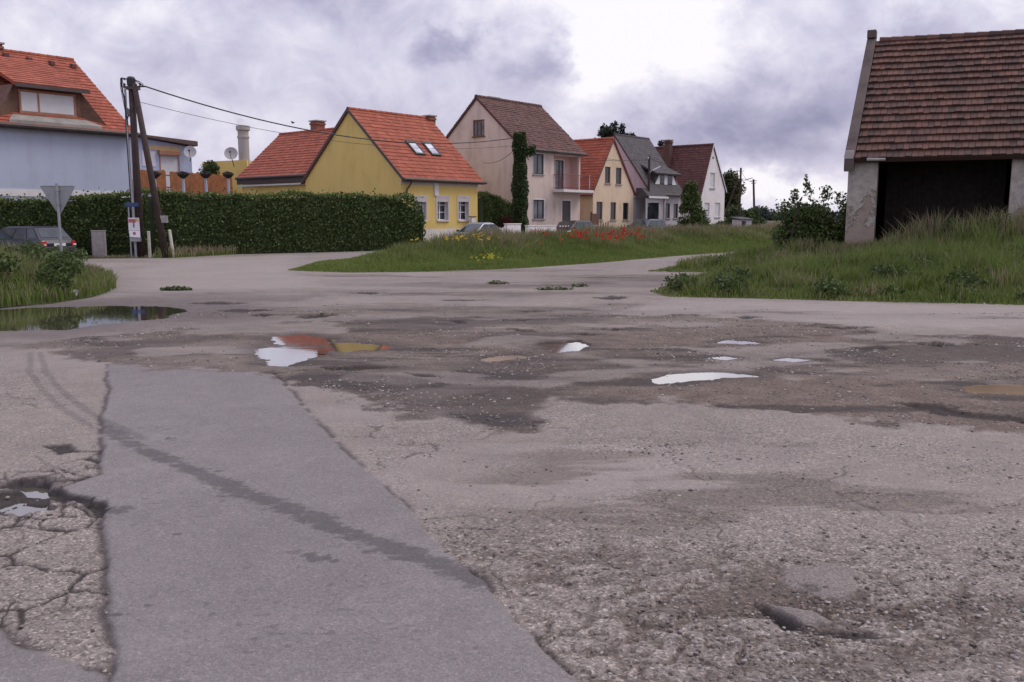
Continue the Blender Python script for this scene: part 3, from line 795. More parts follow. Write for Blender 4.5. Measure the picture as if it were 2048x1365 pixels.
M['under'] = simple('roof_boarding', (0.12, 0.085, 0.065), 0.85, 0.2, 5)
M['copper'] = simple('dull_copper_sheet', (0.30, 0.285, 0.255), 0.6, 0.25, 2)

# ------------------------------------------------------------------ building helpers
UP = Vector((0, 0, 1))
def wall(mb, org, du, tops, holes=(), z0=0.0, inward=None, depth=0.14):
    """a wall face with real openings; tops = [(s, z), ...] the upper edge"""
    org = Vector(org); du = Vector(du)
    P = lambda s, z: org + du * s + UP * z
    def top(s):
        for (a, za), (b, zb) in zip(tops[:-1], tops[1:]):
            if a - 1e-6 <= s <= b + 1e-6: return za + (zb - za) * (s - a) / (b - a)
    xs = sorted(set([t[0] for t in tops] + [h[0] for h in holes] + [h[1] for h in holes]))
    for a, b in zip(xs[:-1], xs[1:]):
        if b - a < 1e-5: continue
        mid = (a + b) / 2
        hs = [h for h in holes if h[0] < mid < h[1]]
        zs = sorted(set([z0] + [h[2] for h in hs] + [h[3] for h in hs]))
        for i, z in enumerate(zs):
            zn = zs[i + 1] if i + 1 < len(zs) else None
            if zn is not None:
                if any(h[2] < (z + zn) / 2 < h[3] for h in hs): continue
                mb.poly([P(a, z), P(b, z), P(b, zn), P(a, zn)], 0.5)
            else:
                mb.poly([P(a, z), P(b, z), P(b, top(b)), P(a, top(a))], 0.5)
    if inward is not None:
        w = Vector(inward) * depth
        for s0, s1, za, zb in holes:
            c = [P(s0, za), P(s1, za), P(s1, zb), P(s0, zb)]
            for i in range(4):
                p, q = c[i], c[(i + 1) % 4]
                mb.poly([p, q, q + w, p + w], 0.5)

def roof_slope(mb, A, B, up, rows, tile, lift=0.035, sag=0.0, jitter=0.25, slab=0.13, rough_edge=0.0):
    """courses of single tiles from eave A-B up along `up`, on a boarded slab"""
    A, B, up = Vector(A), Vector(B), Vector(up)
    L = (B - A).length; du = (B - A) / L
    n = du.cross(up).normalized()
    if n.z < 0: n = -n
    nt = max(1, int(round(L / tile)))
    def P(s, v):
        q = A + du * (s * L) + up * v
        if sag: q = q - UP * (sag * math.sin(math.pi * s) * (0.12 + 0.88 * v))
        return q
    for r in range(rows):
        v0, v1 = r / rows, min(1.0, (r + 1.02) / rows)
        off = 0.5 * (r % 2)
        wob = random.uniform(-1, 1) * jitter * 0.012
        for k in range(-1, nt + 1):
            s0 = max(0.0, (k + off) / nt); s1 = min(1.0, (k + 1 + off) / nt - 0.0008)
            if s1 - s0 < 1e-4: continue
            l = lift * (1 + random.uniform(-jitter, jitter))
            dv = (random.uniform(-1, 1) * jitter * 0.06) / rows
            a = P(s0, max(0, v0 + dv)); b = P(s1, max(0, v0 + dv)); c = P(s1, v1); d = P(s0, v1)
            a1 = a + n * (l + wob); b1 = b + n * (l + wob)
            mb.add([a1, b1, c + n * 0.006, d + n * 0.006, a, b], [(0, 1, 2, 3), (4, 5, 1, 0), (0, 3, 4), (1, 5, 2)], min(1, max(0, random.gauss(0.5, 0.24))))
    ns = 8 if sag else 1
    for i in range(ns):
        s0, s1 = i / ns, (i + 1) / ns
        p = [P(s0, 0), P(s1, 0), P(s1, 1), P(s0, 1)]
        mb.hexa([q - n * slab for q in p] + [q - n * 0.004 for q in p], 0.1)
    return n
def ridge_caps(mb, a, b, r=0.11, step=0.42, sag=0.0):
    a, b = Vector(a), Vector(b); L = (b - a).length; k = max(1, int(L / step))
    for i in range(k):
        f0, f1 = i / k, (i + 1) / k
        p = a.lerp(b, f0); q = a.lerp(b, f1)
        if sag:
            p = p - UP * sag * math.sin(math.pi * f0); q = q - UP * sag * math.sin(math.pi * f1)
        mb.tube([p - UP * 0.04, q - UP * 0.04], [r * 1.08, r * 0.94], 8, True, random.random())

def window(parent, F_org, du, w_in, hole, frame, pane='glass', depth=0.10, mull=(0.5,), trans=(), fw=0.055, sill=None, trim=None, trim_w=0.10, box=None):
    """frame with a pane behind it, set into the opening"""
    org = Vector(F_org); du = Vector(du); w_in = Vector(w_in)
    s0, s1, z0, z1 = hole
    def bx(mb, a, b, c, d, y0, y1):
        p = [(a, c), (b, c), (b, d), (a, d)]
        lo = [org + du * s + UP * z + w_in * y1 for s, z in p]; hi = [org + du * s + UP * z + w_in * y0 for s, z in p]
        mb.hexa(lo + hi, 0.5)
    mb = MB(); f = fw
    e = 0.003
    bx(mb, s0 + e, s0 + f, z0 + e, z1 - e, depth - .05, depth); bx(mb, s1 - f, s1 - e, z0 + e, z1 - e, depth - .05, depth)
    bx(mb, s0 + f, s1 - f, z1 - f, z1 - e, depth - .05, depth); bx(mb, s0 + f, s1 - f, z0 + e, z0 + f, depth - .05, depth)
    for m_ in mull:
        c = s0 + (s1 - s0) * m_; bx(mb, c - f * 0.6, c + f * 0.6, z0 + f, z1 - f, depth - .048, depth - .002)
    for t_ in trans:
        c = z0 + (z1 - z0) * t_
        eds = [s0 + f] + [s0 + (s1 - s0) * m_ for m_ in mull] + [s1 - f]
        for i, (a, b) in enumerate(zip(eds[:-1], eds[1:])):
            a2 = a + (f * 0.6 if i > 0 else 0); b2 = b - (f * 0.6 if i < len(eds) - 2 else 0)
            bx(mb, a2, b2, c - f * 0.35, c + f * 0.35, depth - .046, depth - .004)
    if trim:
        t = trim_w
        o = mb
    win = mb.build('window', M[frame], parent)
    pb = MB(); bx(pb, s0 + e, s1 - e, z0 + e, z1 - e, depth - .018, depth - .010); pb.build('pane', M[pane], win)
    if sill:
        sb = MB(); bx(sb, s0 - .06, s1 + .06, z0 - .07, z0 - .002, -.09, depth - 0.06); sb.build('sill', M[sill], win)
    if trim:
        tb = MB(); t = trim_w
        bx(tb, s0 - t, s0 - e, z0, z1 + t, -.022, .05); bx(tb, s1 + e, s1 + t, z0, z1 + t, -.022, .05); bx(tb, s0 - e, s1 + e, z1 + e, z1 + t, -.021, .05)
        tb.build('surround', M[trim], win)
    if box:
        bb = MB(); bx(bb, s0 + e, s1 - e, z1 - box, z1 - e, -.01, depth - .052); bb.build('shutter_box', M['paleband'], win)
    return win

def chimney(parent, x, y, z0, z1, wx, wy, mat='brick', cap='concrete', pots=0):
    mb = MB()
    mb.box(x - wx / 2, x + wx / 2, y - wy / 2, y + wy / 2, z0, z1)
    mb.box(x - wx / 2 - .05, x + wx / 2 + .05, y - wy / 2 - .05, y + wy / 2 + .05, z1 - .22, z1 - .10)
    o = mb.build('chimney', M[mat], parent, bevel=0.01)
    cb = MB(); cb.box(x - wx / 2 - .08, x + wx / 2 + .08, y - wy / 2 - .08, y + wy / 2 + .08, z1 + 0.002, z1 + .08); cb.build('chimney_cap', M[cap], o)
    return o

STREET = math.atan2(math.cos(R(40)), math.sin(R(40)))     # local x of the houses runs up the street, away to the right
FY = Frame(-6.26, 50.0, STREET)
def street_frame(t): 
    p = FY.w(t, 0); return Frame(p.x, p.y, STREET)
def house_root(F, label, cat='house', name='house', group=None):
    return thing(name, label, cat, (F.o.x, F.o.y, F.o.z), F.a, group)
X_, Y_ = Vector((1, 0, 0)), Vector((0, 1, 0))

# ================================================================== yellow house
def yellow_house():
    F = FY
    root = house_root(F, 'yellow house with orange tile roof, two skylights and white windows behind the hedge', name='yellow_house')
    W = F.hit(955, 400, 'y', 0).x; ze = 4.05
    Dp = 8.7; zr = F.hit(703, 217, 'x', 0).z
    sl = (zr - ze - 0.15) / (Dp / 2)
    holes = [F.rect(r, 'y', 0) for r in ((831, 396, 852, 441), (875, 396, 896, 441), (917, 396, 937, 441))]
    mb = MB()
    wall(mb, (0, 0, 0), X_, [(0, ze), (W, ze)], holes)
    for h in holes:
        rv = MB(); c4 = [Vector((a, 0, b)) for a, b in ((h[0], h[2]), (h[1], h[2]), (h[1], h[3]), (h[0], h[3]))]
        for i in range(4): rv.poly([c4[i], c4[(i + 1) % 4], c4[(i + 1) % 4] + Y_ * .28, c4[i] + Y_ * .28])
        rv.build('window_reveal', M['paleband'], root)
    wall(mb, (0, 0, 0), Y_, [(0, ze), (Dp / 2, zr - 0.15), (Dp, ze)])
    wall(mb, (W, 0, 0), Y_, [(0, ze), (Dp / 2, zr - 0.15), (Dp, ze)])
    wall(mb, (0, Dp, 0), X_, [(0, ze), (W, ze)])
    mb.build('wall', M['yellow'], root)
    for h in holes:
        window(root, (0, 0, 0), X_, Y_, h, 'white_frame', 'glass', 0.26, (0.42,), (0.36, 0.68), 0.06, 'trim', 'paleband', 0.13, box=0.24)
    cb = MB(); cb.box(-0.004, W + 0.004, -0.05, 0.0, ze - 0.46, ze - 0.06); cb.build('eaves_band', M['paleband'], root)
    rb = MB()
    oe, ov = 0.32, 0.10
    A = (-ov, -oe, ze - sl * oe + 0.12); B = (W + 0.25, -oe, ze - sl * oe + 0.12); top = Vector((0, Dp / 2 + oe, zr - A[2]))
    roof_slope(rb, A, B, top, 19, 0.30)
    roof_slope(rb, (-ov, Dp + oe, A[2]), (W + 0.25, Dp + oe, A[2]), (0, -(Dp / 2 + oe), zr - A[2]), 19, 0.30)
    ridge_caps(rb, (-ov, Dp / 2, zr + 0.03), (W + 0.25, Dp / 2, zr + 0.03))
    roof = rb.build('roof', M['t_orange'], root)
    vb = MB()
    for sgn in (0, 1):
        y0 = -oe if sgn == 0 else Dp + oe
        p = [Vector((-ov - 0.03, y0, A[2] - 0.16)), Vector((-ov - 0.03, Dp / 2, zr - 0.16)), Vector((-ov - 0.03, Dp / 2, zr + 0.06)), Vector((-ov - 0.03, y0, A[2] + 0.06))]
        vb.hexa(p + [q + X_ * 0.028 for q in p])
    vb.build('bargeboard', M['fascia'], root)
    gb = MB(); gb.tube([(-ov, -oe - 0.06, A[2] - 0.03), (W + 0.40, -oe - 0.06, A[2] - 0.05)], 0.085, 8); gb.box(-ov, W + 0.25, -oe + .002, -oe + 0.03, A[2] - 0.17, A[2] - 0.01); gb.build('gutter', M['gutter'], root)
    db = MB(); db.tube([(0.55, -oe - .06, A[2] - .06), (0.5, -oe + 0.05, A[2] - .3), (0.38, -0.09, A[2] - .62), (0.38, -0.09, 0.2)], 0.05, 8); db.build('downpipe', M['gutter'], root)
    # skylights
    nrm = X_.cross(top).normalized(); tu = top.normalized()
    sb_fit = []
    for (px, py) in ((830, 298), (862, 300)):
        d = None
        # intersection of the sight line with the roof plane, in the house frame
        o0 = F.loc(Vector((0, 0, CAM_H))); rd = ray(px, py); rl = Vector((rd.dot(F.dx), rd.dot(F.dy), rd.z))
        t = (Vector(A) - o0).dot(nrm) / rl.dot(nrm); c = o0 + rl * t
        sk = MB(); hw, hh = 0.40, 0.62
        fr = lambda a, b, c0, d0, l0, l1: sk.hexa([c + X_ * s + tu * v + nrm * l0 for s, v in ((a, c0), (b, c0), (b, d0), (a, d0))] + [c + X_ * s + tu * v + nrm * l1 for s, v in ((a, c0), (b, c0), (b, d0), (a, d0))])
        fr(-hw, -hw + .09, -hh, hh, 0, .12); fr(hw - .09, hw, -hh, hh, 0, .12); fr(-hw + .09, hw - .09, -hh, -hh + .12, 0, .12); fr(-hw + .09, hw - .09, hh - .12, hh, 0, .12)
        s_ = sk.build('skylight', M['dark_frame'], roof)
        pk = MB(); pp = [c + X_ * s + tu * v + nrm * .085 for s, v in ((-hw + .09, -hh + .12), (hw - .09, -hh + .12), (hw - .09, hh - .12), (-hw + .09, hh - .12))]
        pk.hexa([q - nrm * .02 for q in pp] + pp); pk.build('pane', M['painted_skyglass'], s_)
    cx = F.hit(859, 238, 'y', Dp / 2).x
    chimney(roof, cx, Dp / 2, zr - 0.6, F.hit(859, 234, 'y', Dp / 2).z, 0.55, 0.55)
    # house connection box and mailbox on the front
    eb = MB(); a = F.rect((865, 360, 875, 371), 'y', 0); b_ = F.rect((868, 371, 876, 392), 'y', 0)
    eb.box(a[0], a[1], -.10, -.052, a[2], a[3]); eb.box(b_[0], b_[1], -.07, -.002, b_[2], b_[3] - .004); eb.build('cable_box', M['trim'], root)
    # rear wing
    x1 = 16.2; ewz = 4.35; e0 = 0.35
    wz = F.hit(600, 265, 'x', 3.6).z
    wb = MB()
    wall(wb, (e0, Dp, 0), Y_, [(0, ewz), (x1 - Dp, ewz)])
    wall(wb, (e0, x1, 0), X_, [(0, ewz), (3.3, wz - .15), (6.6, ewz)])
    wall(wb, (e0 + 6.6, Dp, 0), Y_, [(0, ewz), (x1 - Dp, ewz)])
    wb.build('wing_wall', M['yellow'], root)
    rb = MB(); Aw = Vector((e0 - .35, Dp + .02, ewz + .02)); Bw = Vector((e0 - .35, x1 + .12, ewz + .02)); tp = Vector((3.65, 0, wz - Aw.z))
    roof_slope(rb, Aw, Bw, tp, 17, 0.30)
    roof_slope(rb, Aw + X_ * 7.3, Bw + X_ * 7.3, (-3.65, 0, wz - Aw.z), 17, 0.30)
    ridge_caps(rb, Aw + tp + UP * .03, Bw + tp + UP * .03)
    wr = rb.build('wing_roof', M['t_orange'], root)
    fb = MB(); fb.box(e0 - .33, e0 - .28, Dp + .02, x1 + .1, ewz - .42, ewz - .02); fb.tube([(e0 - .40, Dp + .02, ewz - .02), (e0 - .40, x1 + .1, ewz - .02)], .09, 8); fb.build('wing_fascia', M['fascia'], root)
    tb = MB(); tb.box(e0 - .27, e0 - .01, Dp + .02, x1 + .05, ewz - .56, ewz - .45); tb.build('wing_cornice', M['trim'], root)
    cy = F.hit(627, 255, 'x', 3.65).y
    chimney(wr, 4.0, cy, wz - .6, F.hit(627, 245, 'x', 4.0).z, 0.7, 0.7)
    return root
M['painted_skyglass'] = glass_mat('skylight_painted_sky', (0.55, 0.56, 0.62), 0.05)  # pale base colour paints in the sky reflected by the panes
yellow_house()

# ================================================================== two storey pink house
def two_storey_house():
    F = street_frame(10.6)
    root = house_root(F, 'pale pink two storey house with old red-brown roof and an iron balcony', name='two_storey_house')
    W = F.hit(1160, 400, 'y', 0).x; Dp = 7.6; ze = F.hit(1045, 292, 'y', 0).z
    zr = F.hit(955, 193, 'x', 0).z; sl = (zr - ze) / (Dp / 2)
    rects = [(1066, 308, 1087, 349), (1066, 400, 1088, 438), (1124, 402, 1141, 443)]
    holes = [F.rect(r, 'y', 0) for r in rects]
    # loggia: a recessed bay on the upper floor at the right end
    lg = F.rect((1108, 306, 1157, 380), 'y', 0); lg = (lg[0], W - .18, lg[2], ze - 0.40)
    mb = MB()
    wall(mb, (0, 0, 0), X_, [(0, ze), (W, ze)], holes + [lg], inward=Y_, depth=0.12)
    gh = F.rect((946, 240, 969, 273), 'x', 0)
    wall(mb, (0, 0, 0), Y_, [(0, ze - .1), (Dp / 2, zr - .12), (Dp, ze - .1)], [gh], inward=X_, depth=0.12)
    wall(mb, (W, 0, 0), Y_, [(0, ze - .1), (Dp / 2, zr - .12), (Dp, ze - .1)])
    wall(mb, (0, Dp, 0), X_, [(0, ze), (W, ze)])
    mb.build('wall', M['pink'], root)
    for h, s in zip(holes[:2], (1, 1)):
        window(root, (0, 0, 0), X_, Y_, h, 'dark_frame', 'glass_pale', 0.09, (0.5,), (), 0.07, 'sill', 'trim', 0.07)
    h = holes[2]
    db = MB(); db.box(h[0] + .004, h[1] - .004, .06, .11, 0.0, h[3] - .004); d = db.build('front_door', M['door_dark'], root)
    tb = MB(); tb.box(h[0] - .08, h[0] - .003, -.02, .04, 0, h[3] + .08); tb.box(h[1] + .003, h[1] + .08, -.02, .04, 0, h[3] + .08); tb.box(h[0] - .003, h[1] + .003, -.019, .04, h[3] + .003, h[3] + .08); tb.build('door_surround', M['trim'], root)
    window(root, (0, 0, 0), Y_, X_, gh, 'brown_frame', 'glass_pale', 0.09, (0.36, 0.68), (), 0.07, 'brown_frame')
    # loggia recess
    lb = MB(); dp = .72; a0, a1, b0, b1 = lg
    dh = F.rect((1110, 318, 1127, 378), 'y', dp); dh = (max(a0 + .1, dh[0]), dh[1], b0 + 0.02, b1 - .25)
    wall(lb, (a0, dp, 0), X_, [(0, b1), (a1 - a0, b1)], [(dh[0] - a0, dh[1] - a0, dh[2], dh[3])], z0=b0, inward=Y_, depth=.1)
    wall(lb, (a0, .125, 0), Y_, [(0, b1), (dp - .125, b1)], z0=b0); wall(lb, (a1, .125, 0), Y_, [(0, b1), (dp - .125, b1)], z0=b0)
    lb.poly([(a0, .125, b1), (a1, .125, b1), (a1, dp, b1), (a0, dp, b1)]); lb.poly([(a0, .125, b0), (a1, .125, b0), (a1, dp, b0), (a0, dp, b0)])
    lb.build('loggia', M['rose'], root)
    window(root, (0, dp, 0), X_, Y_, dh, 'dark_frame', 'glass_pale', 0.08, (0.55,), (0.25,), 0.07, None, 'trim', 0.06)
    # balcony
    zb = b0 - .02; bx0, bx1 = a0 - .15, W + 0.35
    sb = MB(); sb.box(bx0, bx1, -.95, -.004, zb - .18, zb); sl_ = sb.build('balcony', M['trim'], root, bevel=.01)
    rb = MB()
    zt = zb + 1.0
    for (p, q) in (((bx0 + .05, -.02), (bx0 + .05, -.9)), ((bx0 + .05, -.9), (bx1 - .05, -.9)), ((bx1 - .05, -.9), (bx1 - .05, -.02))):
        p, q = Vector((*p, 0)), Vector((*q, 0))
        for zz in (zt, zb + .12): rb.tube([p + UP * zz, q + UP * zz], .018, 6)
        k = max(2, int((q - p).length / .13))
        for i in range(k + 1):
            c = p.lerp(q, i / k); bow = Vector((0, -.05, 0))
            rb.tube([c + UP * (zb + .0), c + UP * (zb + .3) + bow, c + UP * zt], .009, 5)
    rb.build('railing', M['rail_red'], sl_)
    pb = MB(); pb.tube([(W - .05, -.85, zb), (W - .05, -.85, zt + .05)], .035, 6); pb.build('railing_post', M['trim'], sl_)
    # roof
    oe, ov = .30, .12
    Az = ze - sl * oe + .10
    rb = MB()
    roof_slope(rb, (-ov, -oe, Az), (W + .30, -oe, Az), (0, Dp / 2 + oe, zr - Az), 24, .22, .03, jitter=.6)
    roof_slope(rb, (-ov, Dp + oe, Az), (W + .30, Dp + oe, Az), (0, -(Dp / 2 + oe), zr - Az), 24, .22, .03, jitter=.6)
    ridge_caps(rb, (-ov, Dp / 2, zr + .03), (W + .30, Dp / 2, zr + .03), .12, .36)
    roof = rb.build('roof', M['t_old'], root)
    gb = MB(); gb.tube([(-.1, -oe - .06, Az - .04), (W + .35, -oe - .06, Az - .06)], .08, 8); gb.build('gutter', M['fascia'], root)
    cb = MB(); cb.box(.02, W - .02, -.10, -.003, ze - .34, ze - .14); cb.build('eaves_moulding', M['sill'], root)
    cx = F.hit(988, 205, 'y', Dp / 2).x
    chimney(roof, cx, Dp / 2 + .2, zr - .5, F.hit(988, 197, 'y', Dp / 2).z, 1.1, .5)
    eb = MB(); e = F.rect((1033, 376, 1037, 386), 'x', 0); eb.box(-.14, -.003, .05, .30, e[2], e[3]); eb.build('meter_box', M['trim'], root)
M['door_dark'] = simple('dark_brown_door', (0.055, 0.042, 0.045), 0.5, 0.25, 8)
M['rail_red'] = simple('rusty_red_iron', (0.22, 0.07, 0.06), 0.6, 0.25, 8)
two_storey_house()

# ================================================================== gable-front houses
def gable_front(F, W, ze_l, ze_r, zr, Dp, wallm, roofm, label, name, rects, frame, pane, rows, tile, oe=0.25, ov=0.06, mull=(0.5,), trim=None, sill='sill', verge='fascia', ax=None):
    root = house_root(F, label, name=name)
    ax = W / 2 if ax is None else ax
    holes = [F.rect(r, 'y', 0) for r in rects]
    mb = MB()
    wall(mb, (0, 0, 0), X_, [(0, ze_l), (ax, zr - .10), (W, ze_r)], holes, inward=Y_, depth=.14)
    wall(mb, (0, Dp, 0), X_, [(0, ze_l), (ax, zr - .10), (W, ze_r)])
    wall(mb, (0, 0, 0), Y_, [(0, ze_l), (Dp, ze_l)]); wall(mb, (W, 0, 0), Y_, [(0, ze_r), (Dp, ze_r)])
    mb.build('wall', M[wallm], root)
    for h in holes: window(root, (0, 0, 0), X_, Y_, h, frame, pane, .11, mull, (), .06, sill, trim, .06)
    rb = MB()
    sl = (zr - ze_l) / ax; A = Vector((-oe, -ov, ze_l - sl * oe + .05)); roof_slope(rb, (A.x, Dp + .2, A.z), A, (ax + oe, 0, zr - A.z), rows, tile)
    sr = (zr - ze_r) / (W - ax); B = Vector((W + oe, -ov, ze_r - sr * oe + .05)); roof_slope(rb, B, (B.x, Dp + .2, B.z), (-(W - ax + oe), 0, zr - B.z), rows, tile)
    ridge_caps(rb, (ax, -ov, zr + .03), (ax, Dp + .2, zr + .03))
    roof = rb.build('roof', M[roofm], root)
    vb = MB()
    for P, tgt in ((A, Vector((ax, -ov, zr))), (B, Vector((ax, -ov, zr)))):
        p = [P - UP * .13, tgt - UP * .13, tgt + UP * .04, P + UP * .04]
        p = [Vector((q.x, -ov - .04, q.z)) for q in p]
        vb.hexa(p + [q + Y_ * .036 for q in p])
    vb.build('bargeboard', M[verge], root)
    gb = MB(); gb.tube([(A.x - .06, -ov, A.z - .02), (A.x - .06, Dp, A.z - .02)], .07, 8); gb.build('gutter', M['gutter'], root)
    return root, roof

def cream_house():
    F = street_frame(18.9)
    W = F.hit(1267, 400, 'y', 0).x
    zl = F.hit(1182, 381, 'y', 0).z; zr_ = F.hit(1266, 383, 'y', 0).z
    zr = F.hit(1226, 277, 'y', 0).z
    ax = F.hit(1226, 300, 'y', 0).x
    root, roof = gable_front(F, W, zl, zr_, zr, 9.0, 'cream', 't_orange', 'cream gable house with orange tile roof and five narrow brown windows', 'gable_house',
        [(1210, 334, 1221, 367), (1232, 336, 1243, 369), (1193, 404, 1205, 440), (1221, 405, 1232, 440), (1246, 406, 1257, 440)], 'brown_frame', 'glass', 20, .28, ax=ax, mull=(), verge='vergered')
M['vergered'] = simple('red_brown_verge_board', (0.16, 0.05, 0.042), .6, .2)
cream_house()

def grey_house():
    F = street_frame(26.7)
    root = house_root(F, 'grey house with dark slate roof and a dormer of white-framed windows', name='slate_roof_house')
    W = F.hit(1361, 400, 'y', 0).x; Dp = 6.6
    ze = F.hit(1320, 380, 'y', 0).z; zr = F.hit(1228, 269, 'x', 0).z
    holes = [F.rect(r, 'y', 0) for r in ((1331, 407, 1340, 437), (1347, 408, 1356, 437), (1301, 406, 1314, 437))]
    mb = MB()
    wall(mb, (0, 0, 0), X_, [(0, ze), (W, ze)], holes, inward=Y_, depth=.14)
    wall(mb, (0, 0, 0), Y_, [(0, ze), (Dp / 2, zr - .1), (Dp, ze)]); wall(mb, (W, 0, 0), Y_, [(0, ze), (Dp / 2, zr - .1), (Dp, ze)]); wall(mb, (0, Dp, 0), X_, [(0, ze), (W, ze)])
    mb.build('wall', M['greywall'], root)
    for h in holes: window(root, (0, 0, 0), X_, Y_, h, 'brown_frame', 'glass', .11, (), (), .06, 'sill', 'trim' if h is holes[2] else None, .06)
    sl = (zr - ze) / (Dp / 2); oe = .35; A = Vector((-.12, -oe, ze - sl * oe + .1)); B = Vector((W + .2, -oe, A.z)); top = Vector((0, Dp / 2 + oe, zr - A.z))
    rb = MB(); roof_slope(rb, A, B, top, 26, .25, .018, jitter=.4); roof_slope(rb, A + Y_ * (Dp + 2 * oe), B + Y_ * (Dp + 2 * oe), (0, -top.y, top.z), 26, .25, .018, jitter=.4)
    ridge_caps(rb, (-.12, Dp / 2, zr + .02), (W + .2, Dp / 2, zr + .02), .08)
    roof = rb.build('roof', M['t_grey'], root)
    vb = MB(); p = [Vector((-.16, -oe, A.z - .14)), Vector((-.16, Dp / 2, zr - .14)), Vector((-.16, Dp / 2, zr + .04)), Vector((-.16, -oe, A.z + .04))]; vb.hexa(p + [q + X_ * .035 for q in p]); vb.build('bargeboard', M['fascia'], root)
    # dormer with flared roof
    yd = .25; r = F.rect((1310, 347, 1352, 371), 'y', yd)
    s0, s1, z0, z1 = r
    db = MB(); yb = lambda z: -oe + (z - A.z) / sl
    db.poly([(s0, yd, z0), (s1, yd, z0), (s1, yd, z1), (s0, yd, z1)])
    for s in (s0, s1): db.poly([(s, yd, z0), (s, yb(z0) + .3, z0), (s, yb(z1) + .3, z1), (s, yd, z1)])
    dm = db.build('dormer', M['dormer_dark'], roof)
    for a, b in ((0.0, .20), (.42, .56), (.80, 1.0)):
        tb = MB()
        xa, xb = s0 + (s1 - s0) * a, s0 + (s1 - s0) * b
        if a == 0: p = [(xa, z0 + .05), (xb, z0 + .05), (xb, z1 - .1), (xb - .08, z1 - .1)]
        elif b == 1.0: p = [(xa, z0 + .05), (xb, z0 + .05), (xa + .12, z1 - .1), (xa, z1 - .1)]
        else: p = [(xa, z0 + .05), (xb, z0 + .05), (xb, z1 - .1), (xa, z1 - .1)]
        tb.hexa([(x, yd - .05, z) for x, z in p] + [(x, yd - .004, z) for x, z in p])
        tb.build('dormer_trim', M['trim'], dm)
    for a, b in ((.22, .41), (.57, .79)):
        xa, xb = s0 + (s1 - s0) * a, s0 + (s1 - s0) * b
        wb = MB(); wb.box(xa, xb, yd - .03, yd - .006, z0 + .12, z1 - .14); wb.build('dormer_window', M['glass'], dm)
    hb = MB(); roof_slope(hb, (s0 - .35, yd - .35, z1 - .06), (s1 + .35, yd - .35, z1 - .06), (0, 2.0, 0.95), 7, .25, .018); hb.build('dormer_roof', M['t_grey'], dm)
    gb = MB(); gb.tube([(-.12, -oe - .05, A.z - .03), (W + .2, -oe - .05, A.z - .05)], .07, 8); gb.build('gutter', M['fascia'], root)
    # porch towards the neighbour
    pr = MB(); q = F.rect((1270, 384, 1312, 396), 'y', -.6)
    x0, x1 = -2.0, .9; zt = ze + .05; zb = ze - .62
    pr.hexa([(x0, -1.2, zb), (x1, -1.2, zb), (x1, .0 - .005, zb), (x0, -.005, zb), (x0, -.5, zt), (x1 - .5, -.5, zt), (x1 - .5, -.01, zt), (x0, -.01, zt)]); po = pr.build('porch_roof', M['t_grey'], root)
    pt = MB(); pt.box(x0 - .03, x1 + .03, -1.24, -1.203, zb - .12, zb + .03); pt.build('porch_fascia', M['trim'], po)
    wb = MB(); wb.box(x0, -.02, -1.0, -.9, 0, 1.0); wb.box(x0, -.02, -1.0, -.9, zb - .45, zb - .13); wb.box(x0, x0 + .12, -1.0, -.9, 1.0, zb - .45); wb.box(-.14, -.02, -1.0, -.9, 1.0, zb - .45); wb.box(.62, .78, -1.05, -.89, 0, zb - .13); wb.build('porch_wall', M['greywall'], root)
    gb = MB(); gb.box(x0 + .13, -.15, -.97, -.94, 1.002, zb - .452); gb.build('porch_window', M['glass'], root)
    db = MB(); db.box(x0 + .1, -.05, .2, .25, 0, zb); db.build('porch_back_wall', M['greywall'], root)
M['dormer_dark'] = simple('dark_dormer_cladding', (0.06, 0.055, 0.058), .8, .25, 6)
grey_house()

def white_house():
    F = street_frame(35.4)
    W = F.hit(1449, 400, 'y', 0).x
    zl = F.hit(1399, 385, 'y', 0).z; zr2 = F.hit(1449, 377, 'y', 0).z; zr = F.hit(1426, 289, 'y', 0).z
    ax = F.hit(1426, 300, 'y', 0).x
    root, roof = gable_front(F, W, zl, zr2, zr, 14.0, 'white', 't_dark', 'white gable house with dark red tile roof and grey shutters', 'gable_house',
        [(1420, 346, 1430, 377), (1409, 406, 1419, 435), (1430, 406, 1440, 435)], 'roller', 'roller', 22, .28, ax=ax, mull=(), verge='trim', sill='sill')
    vb = MB(); v = F.rect((1424, 312, 1428, 318), 'y', 0); vb.add([(v[0], -.01, v[2]), (v[1], -.01, v[2]), ((v[0] + v[1]) / 2, -.01, v[3])], [(0, 1, 2)]); vb.build('gable_vent', M['black'], root)
    c = F.hit(1337, 282, 'x', ax - .9)
    chimney(roof, ax - .9, c.y, zr - 2.2, c.z, .55, .55, 'brick_dark')
white_house()

def back_house():
    p = at(893, 262, 78)
    F = Frame(p.x - 4, p.y, STREET)
    root = house_root(F, 'red tile roof of a house showing between the yellow and pink houses', name='house')
    W, Dp = 7, 8; zr = at(905, 238, 81).z; ze = zr - 4
    mb = MB()
    wall(mb, (0, 0, 0), X_, [(0, ze), (W, ze)]); wall(mb, (0, Dp, 0), X_, [(0, ze), (W, ze)])
    wall(mb, (0, 0, 0), Y_, [(0, ze), (Dp / 2, zr - .1), (Dp, ze)]); wall(mb, (W, 0, 0), Y_, [(0, ze), (Dp / 2, zr - .1), (Dp, ze)])
    mb.build('wall', M['cream'], root)
    rb = MB(); roof_slope(rb, (-.2, -.3, ze), (W + .2, -.3, ze), (0, Dp / 2 + .3, zr - ze), 18, .3); roof_slope(rb, (-.2, Dp + .3, ze), (W + .2, Dp + .3, ze), (0, -Dp / 2 - .3, zr - ze), 18, .3); ridge_caps(rb, (-.2, Dp / 2, zr), (W + .2, Dp / 2, zr))
    rb.build('roof', M['t_orange'], root)
back_house()

